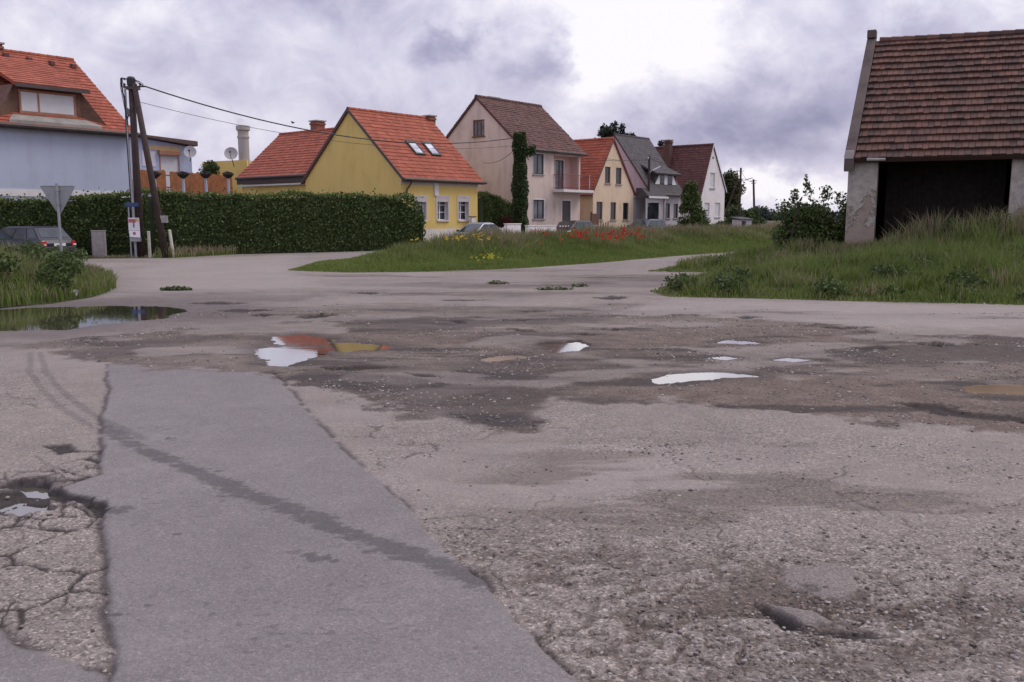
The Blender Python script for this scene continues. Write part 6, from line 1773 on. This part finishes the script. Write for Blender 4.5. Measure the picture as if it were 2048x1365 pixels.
def wire(label, a, b, drop, r):
    m = MB(); a, b = Vector(a), Vector(b); c = (a + b) / 2
    m.tube(sag_line(a, b, drop), r, 6)
    return tag(m.build('power_cable', M['cable']), label, 'cable')
def wires():
    a = Vector((LP.x + .62, LP.y - .1, LPZ + .02)); b = Vector((IP.x - .2, IP.y, at(1030, 275, IP.y).z))
    wire('thick power cable sagging from the dark timber pole to the ivy pole', a, b, 1.15, .030)
    wire('thin lower wire from the leaning strut to the ivy pole', (LP.x + .35, LP.y, at(290, 205, LP.y).z), (IP.x - .2, IP.y, at(1030, 291, IP.y).z), .85, .011)
    w = FY.w(6.5, -.4); w.z = at(942, 326, w.y).z
    wire('short service wire from the yellow house eaves to the ivy pole', w, (IP.x - .2, IP.y, at(1030, 293, IP.y).z), .35, .016)
    # along the street
    D2 = 69.0; lp = at(1296, 440, D2); zt = at(1296, 312, D2).z
    o = thing('utility_pole', 'slim dark timber pole with a white lamp arm in front of the slate roof house', 'utility pole', (lp.x, lp.y, 0))
    m = MB(); m.tube([(0, 0, -.1), (0, 0, zt)], [.115, .085], 10); m.build('pole', TIMBER, o)
    m = MB(); a1 = at(1302, 344, D2) - lp; b1 = at(1320, 333, D2) - lp; m.tube([(0, 0, at(1297, 350, D2).z), (a1.x, -.1, at(1303, 342, D2).z), (b1.x, -.2, at(1320, 333, D2).z)], .025, 6); arm = m.build('lamp_arm', M['lampwhite'], o)
    z = at(1312, 337, D2).z; m = MB(); x0 = (at(1306, 340, D2) - lp).x; m.hexa([(x0, -.24, at(1305, 340, D2).z - .06), (b1.x, -.26, at(1320, 333, D2).z - .06), (b1.x, -.12, at(1320, 333, D2).z - .06), (x0, -.10, at(1305, 340, D2).z - .06), (x0, -.22, at(1305, 340, D2).z + .02), (b1.x, -.24, at(1320, 333, D2).z + .02), (b1.x, -.14, at(1320, 333, D2).z + .02), (x0, -.12, at(1305, 340, D2).z + .02)]); m.build('lamp_head', M['lampwhite'], arm)
    m = MB(); zz = at(1294, 317, D2).z; m.lathe([(.03, zz - .1), (.09, zz), (.05, zz + .1)], (-.1, -.1, 0), 8); m.build('insulator', M['porcelain'], o)
    wire('street cable from the ivy pole to the lamp pole', (IP.x + .3, IP.y, IPZ - .6), (lp.x, lp.y, at(1296, 318, D2).z), .55, .016)
    # braced pole
    D3 = 95; p = at(1478, 445, D3); z3 = at(1478, 336, D3).z
    o = thing('utility_pole', 'far timber pole with a diagonal brace right of the white house', 'utility pole', (p.x, p.y, 0))
    m = MB(); m.tube([(0, 0, -.1), (0, 0, z3)], [.13, .10], 10); m.build('pole', TIMBER, o)
    m = MB(); q = at(1460, 402, D3); q2 = at(1477, 358, D3); d = (q2 - q) ; foot = q - d * (q.z / d.z); m.tube([(foot.x - p.x, 0, -.1), (q2.x - p.x, 0, q2.z)], [.12, .09], 8); m.build('brace', TIMBER, o)
    m = MB(); m.tube([(-.35, 0, z3 - .35), (.35, 0, z3 - .35)], .03, 6); m.build('crossarm', M['fascia'], o)
    m = MB(); x1, x2 = at(1486, 361, D3).x - p.x, at(1504, 356, D3).x - p.x; z1_, z2_ = at(1486, 361, D3).z, at(1504, 356, D3).z; m.tube([(0, 0, z1_ - .05), (x1, -.1, z1_), (x2, -.2, z2_)], .03, 6); arm = m.build('lamp_arm', M['steel'], o)
    m = MB(); m.hexa([(x1 + .2, -.28, z1_ - .05), (x2, -.3, z2_ - .06), (x2, -.1, z2_ - .06), (x1 + .2, -.08, z1_ - .05), (x1 + .2, -.24, z1_ + .05), (x2, -.26, z2_ + .03), (x2, -.14, z2_ + .03), (x1 + .2, -.12, z1_ + .05)]); m.build('lamp_head', M['steel'], arm)
    wire('street cable from the lamp pole to the far braced pole', (lp.x, lp.y, at(1296, 316, D2).z), (p.x, p.y, z3 - .3), .7, .018)
    D4 = 122; p4 = at(1510, 445, D4); z4 = at(1507, 359, D4).z; t4 = at(1507, 359, D4)
    o = thing('utility_pole', 'slightly leaning far pole, the second one right of the white house', 'utility pole', (p4.x, p4.y, 0))
    m = MB(); m.tube([(0, 0, -.1), (t4.x - p4.x, 0, z4)], [.17, .13], 10); m.build('pole', TIMBER, o)
    m = MB(); x = t4.x - p4.x; m.tube([(x - .45, 0, z4 - .25), (x + .45, 0, z4 - .2)], .05, 6); m.tube([(x - .3, 0, z4 - .55), (x + .4, 0, z4 - .5)], .05, 6); m.build('crossarm', M['fascia'], o)
    m = MB(); zz = at(1510, 416, D4).z; m.box(-.28, .28, -.2, .2, zz - .25, zz + .25); m.build('switch_box', M['fascia'], o, bevel=.03)
    wire('cable between the two far poles', (p.x, p.y, z3 - .3), (t4.x, t4.y, z4 - .2), .5, .02)
    D5 = 400; p5 = at(1569, 440, D5); z5 = at(1569, 409, D5).z
    o = thing('utility_pole', 'tiny distant pole above the far tree line', 'utility pole', (p5.x, p5.y, 0))
    m = MB(); m.tube([(0, 0, 0), (0, 0, z5)], [.24, .18], 8); m.build('pole', TIMBER, o)
    m = MB(); m.tube([(-.9, 0, z5 - .6), (.9, 0, z5 - .6)], .10, 6); m.build('crossarm', TIMBER, o)
    # service wire to the cream house
    F = street_frame(18.9); c0 = F.hit(1210, 317, 'y', -.05); cw = F.w(c0.x, -.05, c0.z)
    wire('thin service wire from the cream gable to the lamp pole', cw, (lp.x, lp.y, at(1296, 320, D2).z), .12, .014)
    F = street_frame(35.4); c0 = F.hit(1412, 349, 'y', -.05); cw = F.w(c0.x, -.05, c0.z)
    wire('thin service wire from the white gable to the far braced pole', cw, (p.x, p.y, z3 - .8), .5, .014)
wires()

def give_way():
    D = 24.0; b = at(124, 520, D); zt = at(117, 372, D).z; zb = at(118, 431, D).z
    o = thing('give_way_sign', 'back of a grey triangular give-way sign on a steel post in the weeds', 'road sign', (b.x, b.y, 0), R(4))
    h = zt - zb; w = h / .84 * .5
    m = MB()
    tri = [(-w, zt), (w, zt), (0, zb)]
    # rounded corners
    pts = []
    for i in range(3):
        p = Vector((*tri[i], 0)); a = Vector((*tri[i - 1], 0)); c = Vector((*tri[(i + 1) % 3], 0)); r = .07
        pa = p + (a - p).normalized() * r; pc = p + (c - p).normalized() * r
        for k in range(4):
            t = k / 3; q = pa.lerp(p, t).lerp(p.lerp(pc, t), t); pts.append((q.x, q.y))
    n = len(pts)
    m.add([(x, .045, z) for x, z in pts] + [(x, .052, z) for x, z in pts], [tuple(range(n)), tuple(range(2 * n - 1, n - 1, -1))] + [(i, (i + 1) % n, n + (i + 1) % n, n + i) for i in range(n)])
    pl = m.build('sign_plate', M['signback'], o)
    m = MB()
    for i in range(n):
        p, q = pts[i], pts[(i + 1) % n]; m.tube([(p[0], .045, p[1]), (q[0], .045, q[1])], .012, 5, False)
    m.build('plate_rim', M['signback'], pl)
    m = MB(); m.tube([(0, 0, -.2), (0, 0, zt + .07)], .036, 12); m.lathe([(.037, zt + .07), (.02, zt + .085), (.001, zt + .09)], n=12); m.build('post', M['steel'], o, smooth=False)
    for z in (zt - .12, zb + .30):
        m = MB(); m.box(-.06, .06, -.045, .043, z - .02, z + .02); m.build('clamp', M['steel'], o)
give_way()

def dishes():
    def dish(lab, c, r, face, mat, mast_to):
        o = thing('satellite_dish', lab, 'satellite dish', c)
        m = MB(); prof = [(r * k / 6, -.16 * r * (1 - (k / 6) ** 2) * 1.6) for k in range(7)]
        m.lathe([(max(.002, a), h) for a, h in prof] + [(r * 1.02, .0), (r * 1.0, -.02)] + [(max(.002, a), h - .02) for a, h in prof[::-1]], n=24)
        d = m.build('reflector', M[mat], o, smooth=True)
        q = Vector(face).normalized().to_track_quat('Z', 'Y'); d.rotation_euler = q.to_euler()
        f = Vector(face).normalized()
        m = MB(); lo = -UP * r * .9; m.tube([lo * .9, lo * .6 + f * r * .9, f * r * 1.1 - UP * r * .25], .018, 6); m.box(-.05, .05, -.05, .05, -.05, .05, M=Matrix.Translation(f * r * 1.1 - UP * r * .22)); m.build('feed_arm', M['cable'], o)
        m = MB(); m.tube([-f * .12, -f * .2 - UP * r * .5, Vector(mast_to)], .028, 6); m.build('mast', M['cable'], o)
    c = at(462, 307, 63.5); dish('pale satellite dish on the yellow outbuilding roof', c, .46, (.15, -.9, .3), 'dish', (0, .6, -.9))
    c = at(380, 304, 59.3); dish('pale satellite dish on the corner of the blue annex', c, .40, (.2, -.9, .3), 'dish', (-.2, .5, -.6))
    c = at(261, 228, 44.5); dish('dark grey satellite dish at the roof edge of the blue house', c, .34, (.55, .5, .5), 'dish_dark', (-.25, .2, -.5))
dishes()

# ------------------------------------------------------------------ fences and small things in front of the houses
def fences():
    a = FY.w(-1.0, -2.6); L = 7.0
    o = thing('picket_fence', 'white picket fence in front of the yellow house', 'fence', (a.x, a.y, 0), STREET)
    m = MB(); k = int(L / .14)
    for i in range(k):
        x = i * .14; m.hexa([(x, 0, .08), (x + .09, 0, .08), (x + .09, .02, .08), (x, .02, .08), (x, 0, 1.06), (x + .09, 0, 1.06), (x + .09, .02, 1.06), (x, .02, 1.06)]); m.add([(x, 0, 1.06), (x + .09, 0, 1.06), (x + .045, 0, 1.13), (x, .02, 1.06), (x + .09, .02, 1.06), (x + .045, .02, 1.13)], [(0, 1, 2), (3, 5, 4), (0, 2, 5, 3), (1, 4, 5, 2)])
    m.build('pickets', M['trim'], o)
    m = MB(); m.box(0, L, .022, .06, .3, .38); m.box(0, L, .022, .06, .8, .88); m.build('rail', M['trim'], o)
    for x in (-.1, L / 2, L + .02):
        m = MB(); m.box(x, x + .12, .065, .19, -.1, 1.12); m.lathe([(.08, 1.12), (.06, 1.15), (.01, 1.18)], (x + .06, .13, 0), 8); m.build('post', M['trim'], o)
    b = FY.w(6.2, -2.6); o = thing('garden_wall', 'low white rendered wall left of the short dark hedge', 'wall', (b.x, b.y, 0), STREET)
    m = MB(); m.box(0, 1.3, 0, .25, -.1, 1.30); m.build('wall_body', M['white'], o, bevel=.015); m = MB(); m.box(-.03, 1.33, -.03, .28, 1.302, 1.36); m.build('coping', M['trim'], o, bevel=.01)
    b = FY.w(8.2, -2.6); o = thing('garden_wall', 'low white rendered wall in front of the dark red shrub and hedge', 'wall', (b.x, b.y, 0), STREET)
    m = MB(); m.box(0, 2.9, 0, .25, -.1, 1.18); m.build('wall_body', M['white'], o, bevel=.015); m = MB(); m.box(-.03, 2.93, -.03, .28, 1.182, 1.24); m.build('coping', M['trim'], o, bevel=.01)
    b = FY.w(11.6, -2.4); L = 6.0; o = thing('picket_fence', 'low brown picket fence in front of the pink house', 'fence', (b.x, b.y, 0), STREET)
    m = MB()
    for i in range(int(L / .30)):
        x = i * .30; m.box(x, x + .10, 0, .02, .1, 1.42 + .05 * math.sin(i * 1.7))
    m.build('pickets', M['brown_frame'], o); m = MB(); m.box(0, L, .022, .06, .35, .42); m.box(0, L, .022, .06, 1.12, 1.20); m.build('rail', M['trim'], o)
    b = FY.w(18.0, -.6); o = thing('gate', 'dark brown gate between the pink and the cream house', 'gate', (b.x, b.y, 0), STREET)
    m = MB(); m.box(0, .8, 0, .04, .05, 2.0); m.build('boards', M['brown_frame'], o); m = MB(); m.box(-.12, -.002, -.02, .1, 0, 2.1); m.build('post', M['brown_frame'], o); m = MB(); m.box(.05, .15, -.05, -.004, 1.0, 1.05); m.build('handle', M['black'], o)
    b = FY.w(19.0, -2.4); L = 14.0; o = thing('picket_fence', 'low brown picket fence in front of the cream and slate houses', 'fence', (b.x, b.y, 0), STREET)
    m = MB()
    for i in range(int(L / .4)):
        x = i * .4; m.box(x, x + .10, 0, .02, .1, 1.18 + .05 * math.sin(i * 2.3))
    m.build('pickets', M['brown_frame'], o); m = MB(); m.box(0, L, .022, .06, .35, .42); m.box(0, L, .022, .06, .98, 1.05); m.build('rail', M['brown_frame'], o)
    # mailbox column at the yellow house
    b = FY.w(5.6, -.32); o = thing('letter_box', 'white letter box at the right front corner of the yellow house', 'letter box', (b.x, b.y, 0), STREET)
    m = MB(); m.box(-.17, .17, -.1, .1, 1.15, 1.75); m.build('box_body', M['trim'], o, bevel=.02); m = MB(); m.box(-.21, .21, -.14, .12, 1.752, 1.80); m.build('lid', M['brown_frame'], o); m = MB(); m.tube([(0, 0, 0), (0, 0, 1.149)], .05, 8); m.build('stand', M['steel'], o)
    # shed at the end of the street
    p = at(1492, 446, 92); o = thing('shed', 'small grey shed at the foot of the far poles', 'shed', (p.x, p.y, 0), R(30))
    m = MB(); m.box(-.8, .8, 0, 1.2, 0, 1.5); m.build('wall', M['greywall'], o); m = MB(); m.hexa([(-.95, -.2, 1.50), (.95, -.2, 1.50), (.95, 1.4, 1.72), (-.95, 1.4, 1.72), (-.95, -.2, 1.58), (.95, -.2, 1.58), (.95, 1.4, 1.80), (-.95, 1.4, 1.80)]); m.build('roof', M['t_grey'], o); m = MB(); m.box(-.6, -.05, -.03, -.004, .05, 1.35); m.build('door', M['black'], o)  # black panel on the wall paints the shade of an opening, not a door
    # leaning stake and perched bird by the elder bush
    p = at(1585, 445, 31.2); q = at(1600, 405, 31.0); o = thing('stake', 'thin dark stake leaning in the grass left of the elder bush', 'stake', (p.x, p.y, .2), 0)
    d = (q - p); m = MB(); m.tube([(-d.x * .6, -d.y * .6, -.1), (d.x * .5, d.y * .5, (p.z + q.z) / 2 - .2), (d.x, d.y, q.z - .2)], [.035, .03, .02], 7); m.build('shaft', TIMBER, o)
    m = MB(); m.tube([(d.x * .8, d.y * .8, q.z - .38), (d.x * .8 + .10, d.y * .8, q.z - .25)], .012, 5); m.build('snag', TIMBER, o)
    c = Vector((q.x + .01, q.y, q.z + .07))
    m = MB(); m.tube([c + Vector((-.075, 0, -.06)), c + Vector((-.035, 0, -.03)), c, c + Vector((.025, 0, .045)), c + Vector((.035, 0, .075)), c + Vector((.05, 0, .10)), c + Vector((.06, 0, .115))], [.008, .02, .042, .034, .026, .024, .008], 10); b_ = m.build('bird', M['black'], None, smooth=True); tag(b_, 'small dark bird perched on the leaning stake', 'bird')
    m = MB(); m.tube([c + Vector((.068, 0, .105)), c + Vector((.095, 0, .10))], [.008, .002], 5); m.build('beak', M['fascia'], b_)
    m = MB(); m.hexa([c + Vector(v) for v in ((-.07, -.012, -.065), (-.07, .012, -.065), (-.16, .018, -.13), (-.16, -.018, -.13), (-.07, -.012, -.055), (-.07, .012, -.055), (-.16, .018, -.122), (-.16, -.018, -.122))]); m.build('tail', M['black'], b_)
    # speck of a flying bird in the sky
    c = at(586, 246, 55); m = MB(); m.tube([c + Vector((-.10, 0, -.01)), c, c + Vector((.12, 0, .015))], [.015, .05, .01], 8); b_ = m.build('bird', M['black'], None, smooth=True); tag(b_, 'tiny bird flying above the orange roof wing', 'bird')
    for s in (-1, 1):
        m = MB(); m.add([c + Vector((-.05, 0, .01)), c + Vector((.05, 0, .01)), c + Vector((.0, s * .20, .07)), c + Vector((-.09, s * .22, .06))], [(0, 1, 2, 3)]); m.add([c + Vector((-.05, 0, .018)), c + Vector((.05, 0, .018)), c + Vector((.0, s * .20, .076)), c + Vector((-.09, s * .22, .066))], [(0, 1, 2, 3)]); m.build('wing', M['black'], b_)
    X, Y = g(149, 597); o = MB(); o.add([(X - .07, Y, .05), (X + .06, Y + .03, .05), (X + .08, Y + .05, .17), (X - .03, Y + .04, .19), (X - .1, Y - .02, .12)], [(0, 1, 2, 3, 4)]); o.add([(X - .05, Y - .05, .05), (X + .03, Y - .04, .06), (X, Y, .14)], [(0, 1, 2)])
    tag(o.build('paper_scrap', M['signwhite']), 'crumpled white scrap of litter at the edge of the weeds', 'litter')
fences()

# ------------------------------------------------------------------ cars
def paint(name, col, metal=.3):
    m, N, p = new_mat(name)
    N.set(p.inputs['Base Color'], N.ramp(N.noise(objco(N), 2.5, 4), [(.3, tuple(c * .85 for c in col)), (.7, tuple(c * 1.12 for c in col))]))
    p.inputs['Roughness'].default_value = .32; p.inputs['Metallic'].default_value = metal; p.inputs['Coat Weight'].default_value = .7; p.inputs['Coat Roughness'].default_value = .08
    return m
def car(label, loc, heading, col, L=4.2, W=1.70, H=1.45, style='hatch', metal=.3):
    """x forward, y left, z up; origin on the ground in the middle"""
    root = thing('parked_car', label, 'car', (loc[0], loc[1], 0), heading)
    pm = paint('car_paint', col, metal)
    zb = H * .62                      # belt line
    hood = .24 * L; rear = {'hatch': .02, 'sedan': .16, 'suv': .01}[style] * L
    # lower body: lofted cross-sections from tail to nose
    st = [(-L / 2, .42, zb - .16, .82), (-L / 2 + .08, .30, zb - .03, .93), (-L / 2 + .5, .22, zb + .0, 1.0), (-.3, .20, zb, 1.0), (L / 2 - hood, .20, zb - .02, 1.0), (L / 2 - .45, .22, zb - .16, .97), (L / 2 - .1, .30, zb - .28, .88), (L / 2, .42, zb - .38, .76)]
    V = []; nper = 12
    for x, z0, z1, w in st:
        hw = W / 2 * w
        sec = [(hw * .80, z0), (hw * .97, z0 + .10), (hw, z0 + (z1 - z0) * .5), (hw * .985, z1 - .10), (hw * .93, z1 - .02), (hw * .80, z1 + .01)]
        V += [(x, y, z) for y, z in sec] + [(x, -y, z) for y, z in sec[::-1]]
    m = MB(); fs = []
    for i in range(len(st) - 1):
        for k in range(nper):
            fs.append((i * nper + k, i * nper + (k + 1) % nper, (i + 1) * nper + (k + 1) % nper, (i + 1) * nper + k))
    fs.append(tuple(range(nper))[::-1]); fs.append(tuple((len(st) - 1) * nper + k for k in range(nper)))
    m.add(V, fs)
    # greenhouse
    x0, x1 = -L / 2 + rear + .07, L / 2 - hood - .05
    t0, t1 = x0 + {'hatch': .42, 'sedan': .75, 'suv': .28}[style], x1 - .80
    wb, wt = W / 2 * .93, W / 2 * .72
    B = [Vector((x0, wb * .94, zb - .03)), Vector((x1, wb * .94, zb - .03)), Vector((x1, -wb * .94, zb - .03)), Vector((x0, -wb * .94, zb - .03))]
    mid = [Vector((t0, wt, H - .06)), Vector((t1, wt, H - .07)), Vector((t1, -wt, H - .07)), Vector((t0, -wt, H - .06))]
    T = [Vector((t0 + .14, wt * .82, H)), Vector((t1 - .20, wt * .82, H)), Vector((t1 - .20, -wt * .82, H)), Vector((t0 + .14, -wt * .82, H))]
    m.add(B + mid + T, [(0, 1, 5, 4), (1, 2, 6, 5), (2, 3, 7, 6), (3, 0, 4, 7), (4, 5, 9, 8), (5, 6, 10, 9), (6, 7, 11, 10), (7, 4, 8, 11), (8, 9, 10, 11)])
    body = m.build('body', pm, root, smooth=False, bevel=.025)
    def pane(name, q, u0, u1, v0, v1, off=.012, sk0=0, sk1=0):
        a, b, c, d = q                      # bottom-left, bottom-right, top-right, top-left
        n = (b - a).cross(d - a).normalized(); cen = (a + b + c + d) / 4
        if n.dot(cen - Vector((0, 0, zb))) < 0: n = -n
        P = lambda u, v: a.lerp(b, u).lerp(d.lerp(c, u), v)
        pts = [P(u0, v0), P(u1, v0), P(u1 + sk1, v1), P(u0 + sk0, v1)]
        k = MB(); k.hexa([p + n * (off - .008) for p in pts] + [p + n * off for p in pts]); k.build(name, M['carglass'], body)
    pane('windscreen', (B[1], B[2], mid[2], mid[1]), .06, .94, .10, .97)
    pane('rear_window', (B[0], B[3], mid[3], mid[0]), .08, .92, .22, .94)
    for q in ((B[0], B[1], mid[1], mid[0]), (B[3], B[2], mid[2], mid[3])):
        pane('side_window', q, .04, .22, .16, .92); pane('side_window', q, .25, .52, .12, .93); pane('side_window', q, .55, .95, .10, .93)
    # lights, bumpers, plate, mirrors
    for s in (1, -1):
        k = MB(); y = s * W / 2 * .80; k.hexa([(-L / 2 - .015, y - .11, zb - .30), (-L / 2 + .06, y + s * .0 + .11, zb - .30), (-L / 2 + .10, y + .11, zb - .30), (-L / 2 + .02, y - .11, zb - .30), (-L / 2 - .015, y - .11, zb - .06), (-L / 2 + .06, y + .11, zb - .06), (-L / 2 + .10, y + .11, zb - .06), (-L / 2 + .02, y - .11, zb - .06)]) if s > 0 else k.hexa([(-L / 2 + .06, y - .11, zb - .30), (-L / 2 - .015, y + .11, zb - .30), (-L / 2 + .02, y + .11, zb - .30), (-L / 2 + .10, y - .11, zb - .30), (-L / 2 + .06, y - .11, zb - .06), (-L / 2 - .015, y + .11, zb - .06), (-L / 2 + .02, y + .11, zb - .06), (-L / 2 + .10, y - .11, zb - .06)])
        tl = k.build('tail_light', M['red_lens'], body, bevel=.015)
        k = MB(); k.box(-L / 2 - .022, -L / 2 + .0, y - .07, y + .06, zb - .24, zb - .17); k.build('reversing_lamp', M['clear_lens'], tl)
        k = MB(); y = s * W / 2 * .66; k.box(L / 2 - .14, L / 2 + .005, y - .17, y + .17, zb - .42, zb - .27); k.build('headlight', M['clear_lens'], body, bevel=.03)
        k = MB(); k.box(x1 - .42, x1 - .24, s * (W / 2 * .95), s * (W / 2 * .95 + .16), zb + .02, zb + .15) if s > 0 else k.box(x1 - .42, x1 - .24, s * (W / 2 * .95 + .16), s * (W / 2 * .95), zb + .02, zb + .15); k.build('mirror', M['plastic'], body, bevel=.03)
        for h in (-.03, -.34): 
            k = MB(); x = x0 + (x1 - x0) * (.53 + h); yy = s * (W / 2 * .995); k.box(x, x + .18, min(yy, yy + s * .025), max(yy, yy + s * .025), zb - .17, zb - .14); k.build('door_handle', pm, body)
    k = MB(); k.box(-L / 2 - .05, -L / 2 + .10, -W / 2 * .88, W / 2 * .88, .34, .56); k.build('rear_bumper', M['plastic'], body, bevel=.04)
    k = MB(); k.box(L / 2 - .12, L / 2 + .05, -W / 2 * .84, W / 2 * .84, .28, .48); k.build('front_bumper', M['plastic'], body, bevel=.04)
    k = MB(); k.box(-L / 2 - .030, -L / 2 - .004, -.26, .26, zb - .26, zb - .15); k.build('number_plate', M['plate'], body)
    for x in (-L / 2 + .19 * L, L / 2 - .19 * L):
        for s in (1, -1):
            y = s * (W / 2 - .10)
            k = MB(); k.lathe([(.20, -.10), (.29, -.10), (.315, -.07), (.315, .07), (.29, .10), (.20, .10)], (x, y, .315), 24, 'y'); wh = k.build('wheel', M['tyre'], body)
            k = MB(); k.lathe([(.01, .03), (.06, .06), (.19, .07), (.205, .085), (.205, -.085), (.19, -.07), (.06, -.06), (.01, -.03)], (x, y, .315), 20, 'y'); k.build('rim', M['rim'], wh)
    return root
def cars():
    D = 36.0
    p = at(46, 500, D); a = math.atan2(math.cos(R(-66)), math.sin(R(-66)))
    car('dark blue-black estate car parked by the hedge at the left edge, seen from behind', (p.x, p.y), a, (0.010, 0.013, 0.024), 4.3, 1.72, 1.36, 'hatch', .2)
    back = math.atan2(-math.cos(R(40)), -math.sin(R(40)))
    p = at(957, 452, 49.5); car('silver car with pale roof in front of the white garden wall', (p.x, p.y), back, (0.40, 0.41, 0.44), 4.2, 1.7, 1.44, 'sedan', .5)
    p = at(1141, 445, 59.0); car('dark grey car in front of the brown front door of the pink house', (p.x, p.y), back, (0.055, 0.056, 0.060), 4.2, 1.72, 1.52, 'hatch', .4)
    p = at(1289, 445, 66.0); car('grey-blue people carrier in front of the slate roof house', (p.x, p.y), back, (0.075, 0.085, 0.105), 4.4, 1.8, 1.60, 'suv', .4)
cars()

def smoke():
    c = at(482, 243, CHY)
    bm = bmesh.new(); bmesh.ops.create_icosphere(bm, subdivisions=3, radius=1.0)
    for v in bm.verts: v.co = Vector((v.co.x * .42 - .45 * (v.co.z + 1) * .5, v.co.y * .4, v.co.z * .42))
    me = bpy.data.meshes.new('chimney_smoke'); bm.to_mesh(me); bm.free()
    m = bpy.data.materials.new('thin_smoke'); m.use_nodes = True; t = m.node_tree; t.nodes.clear(); N = NT(t)
    out = N.n('ShaderNodeOutputMaterial'); v = N.n('ShaderNodeVolumePrincipled'); v.inputs['Color'].default_value = (.95, .94, .97, 1)
    N.set(v.inputs['Density'], N.m('MULTIPLY', N.smooth(N.noise(objco(N), 2.2, 4), .38, .7), .9)); t.links.new(v.outputs[0], out.inputs['Volume'])
    o = link_mesh('chimney_smoke', me, m); o.location = (CHX - .05, CHY, CHZ + .40)
    tag(o, 'thin white smoke drifting from the tall pale chimney', 'smoke', kind='stuff')
smoke()
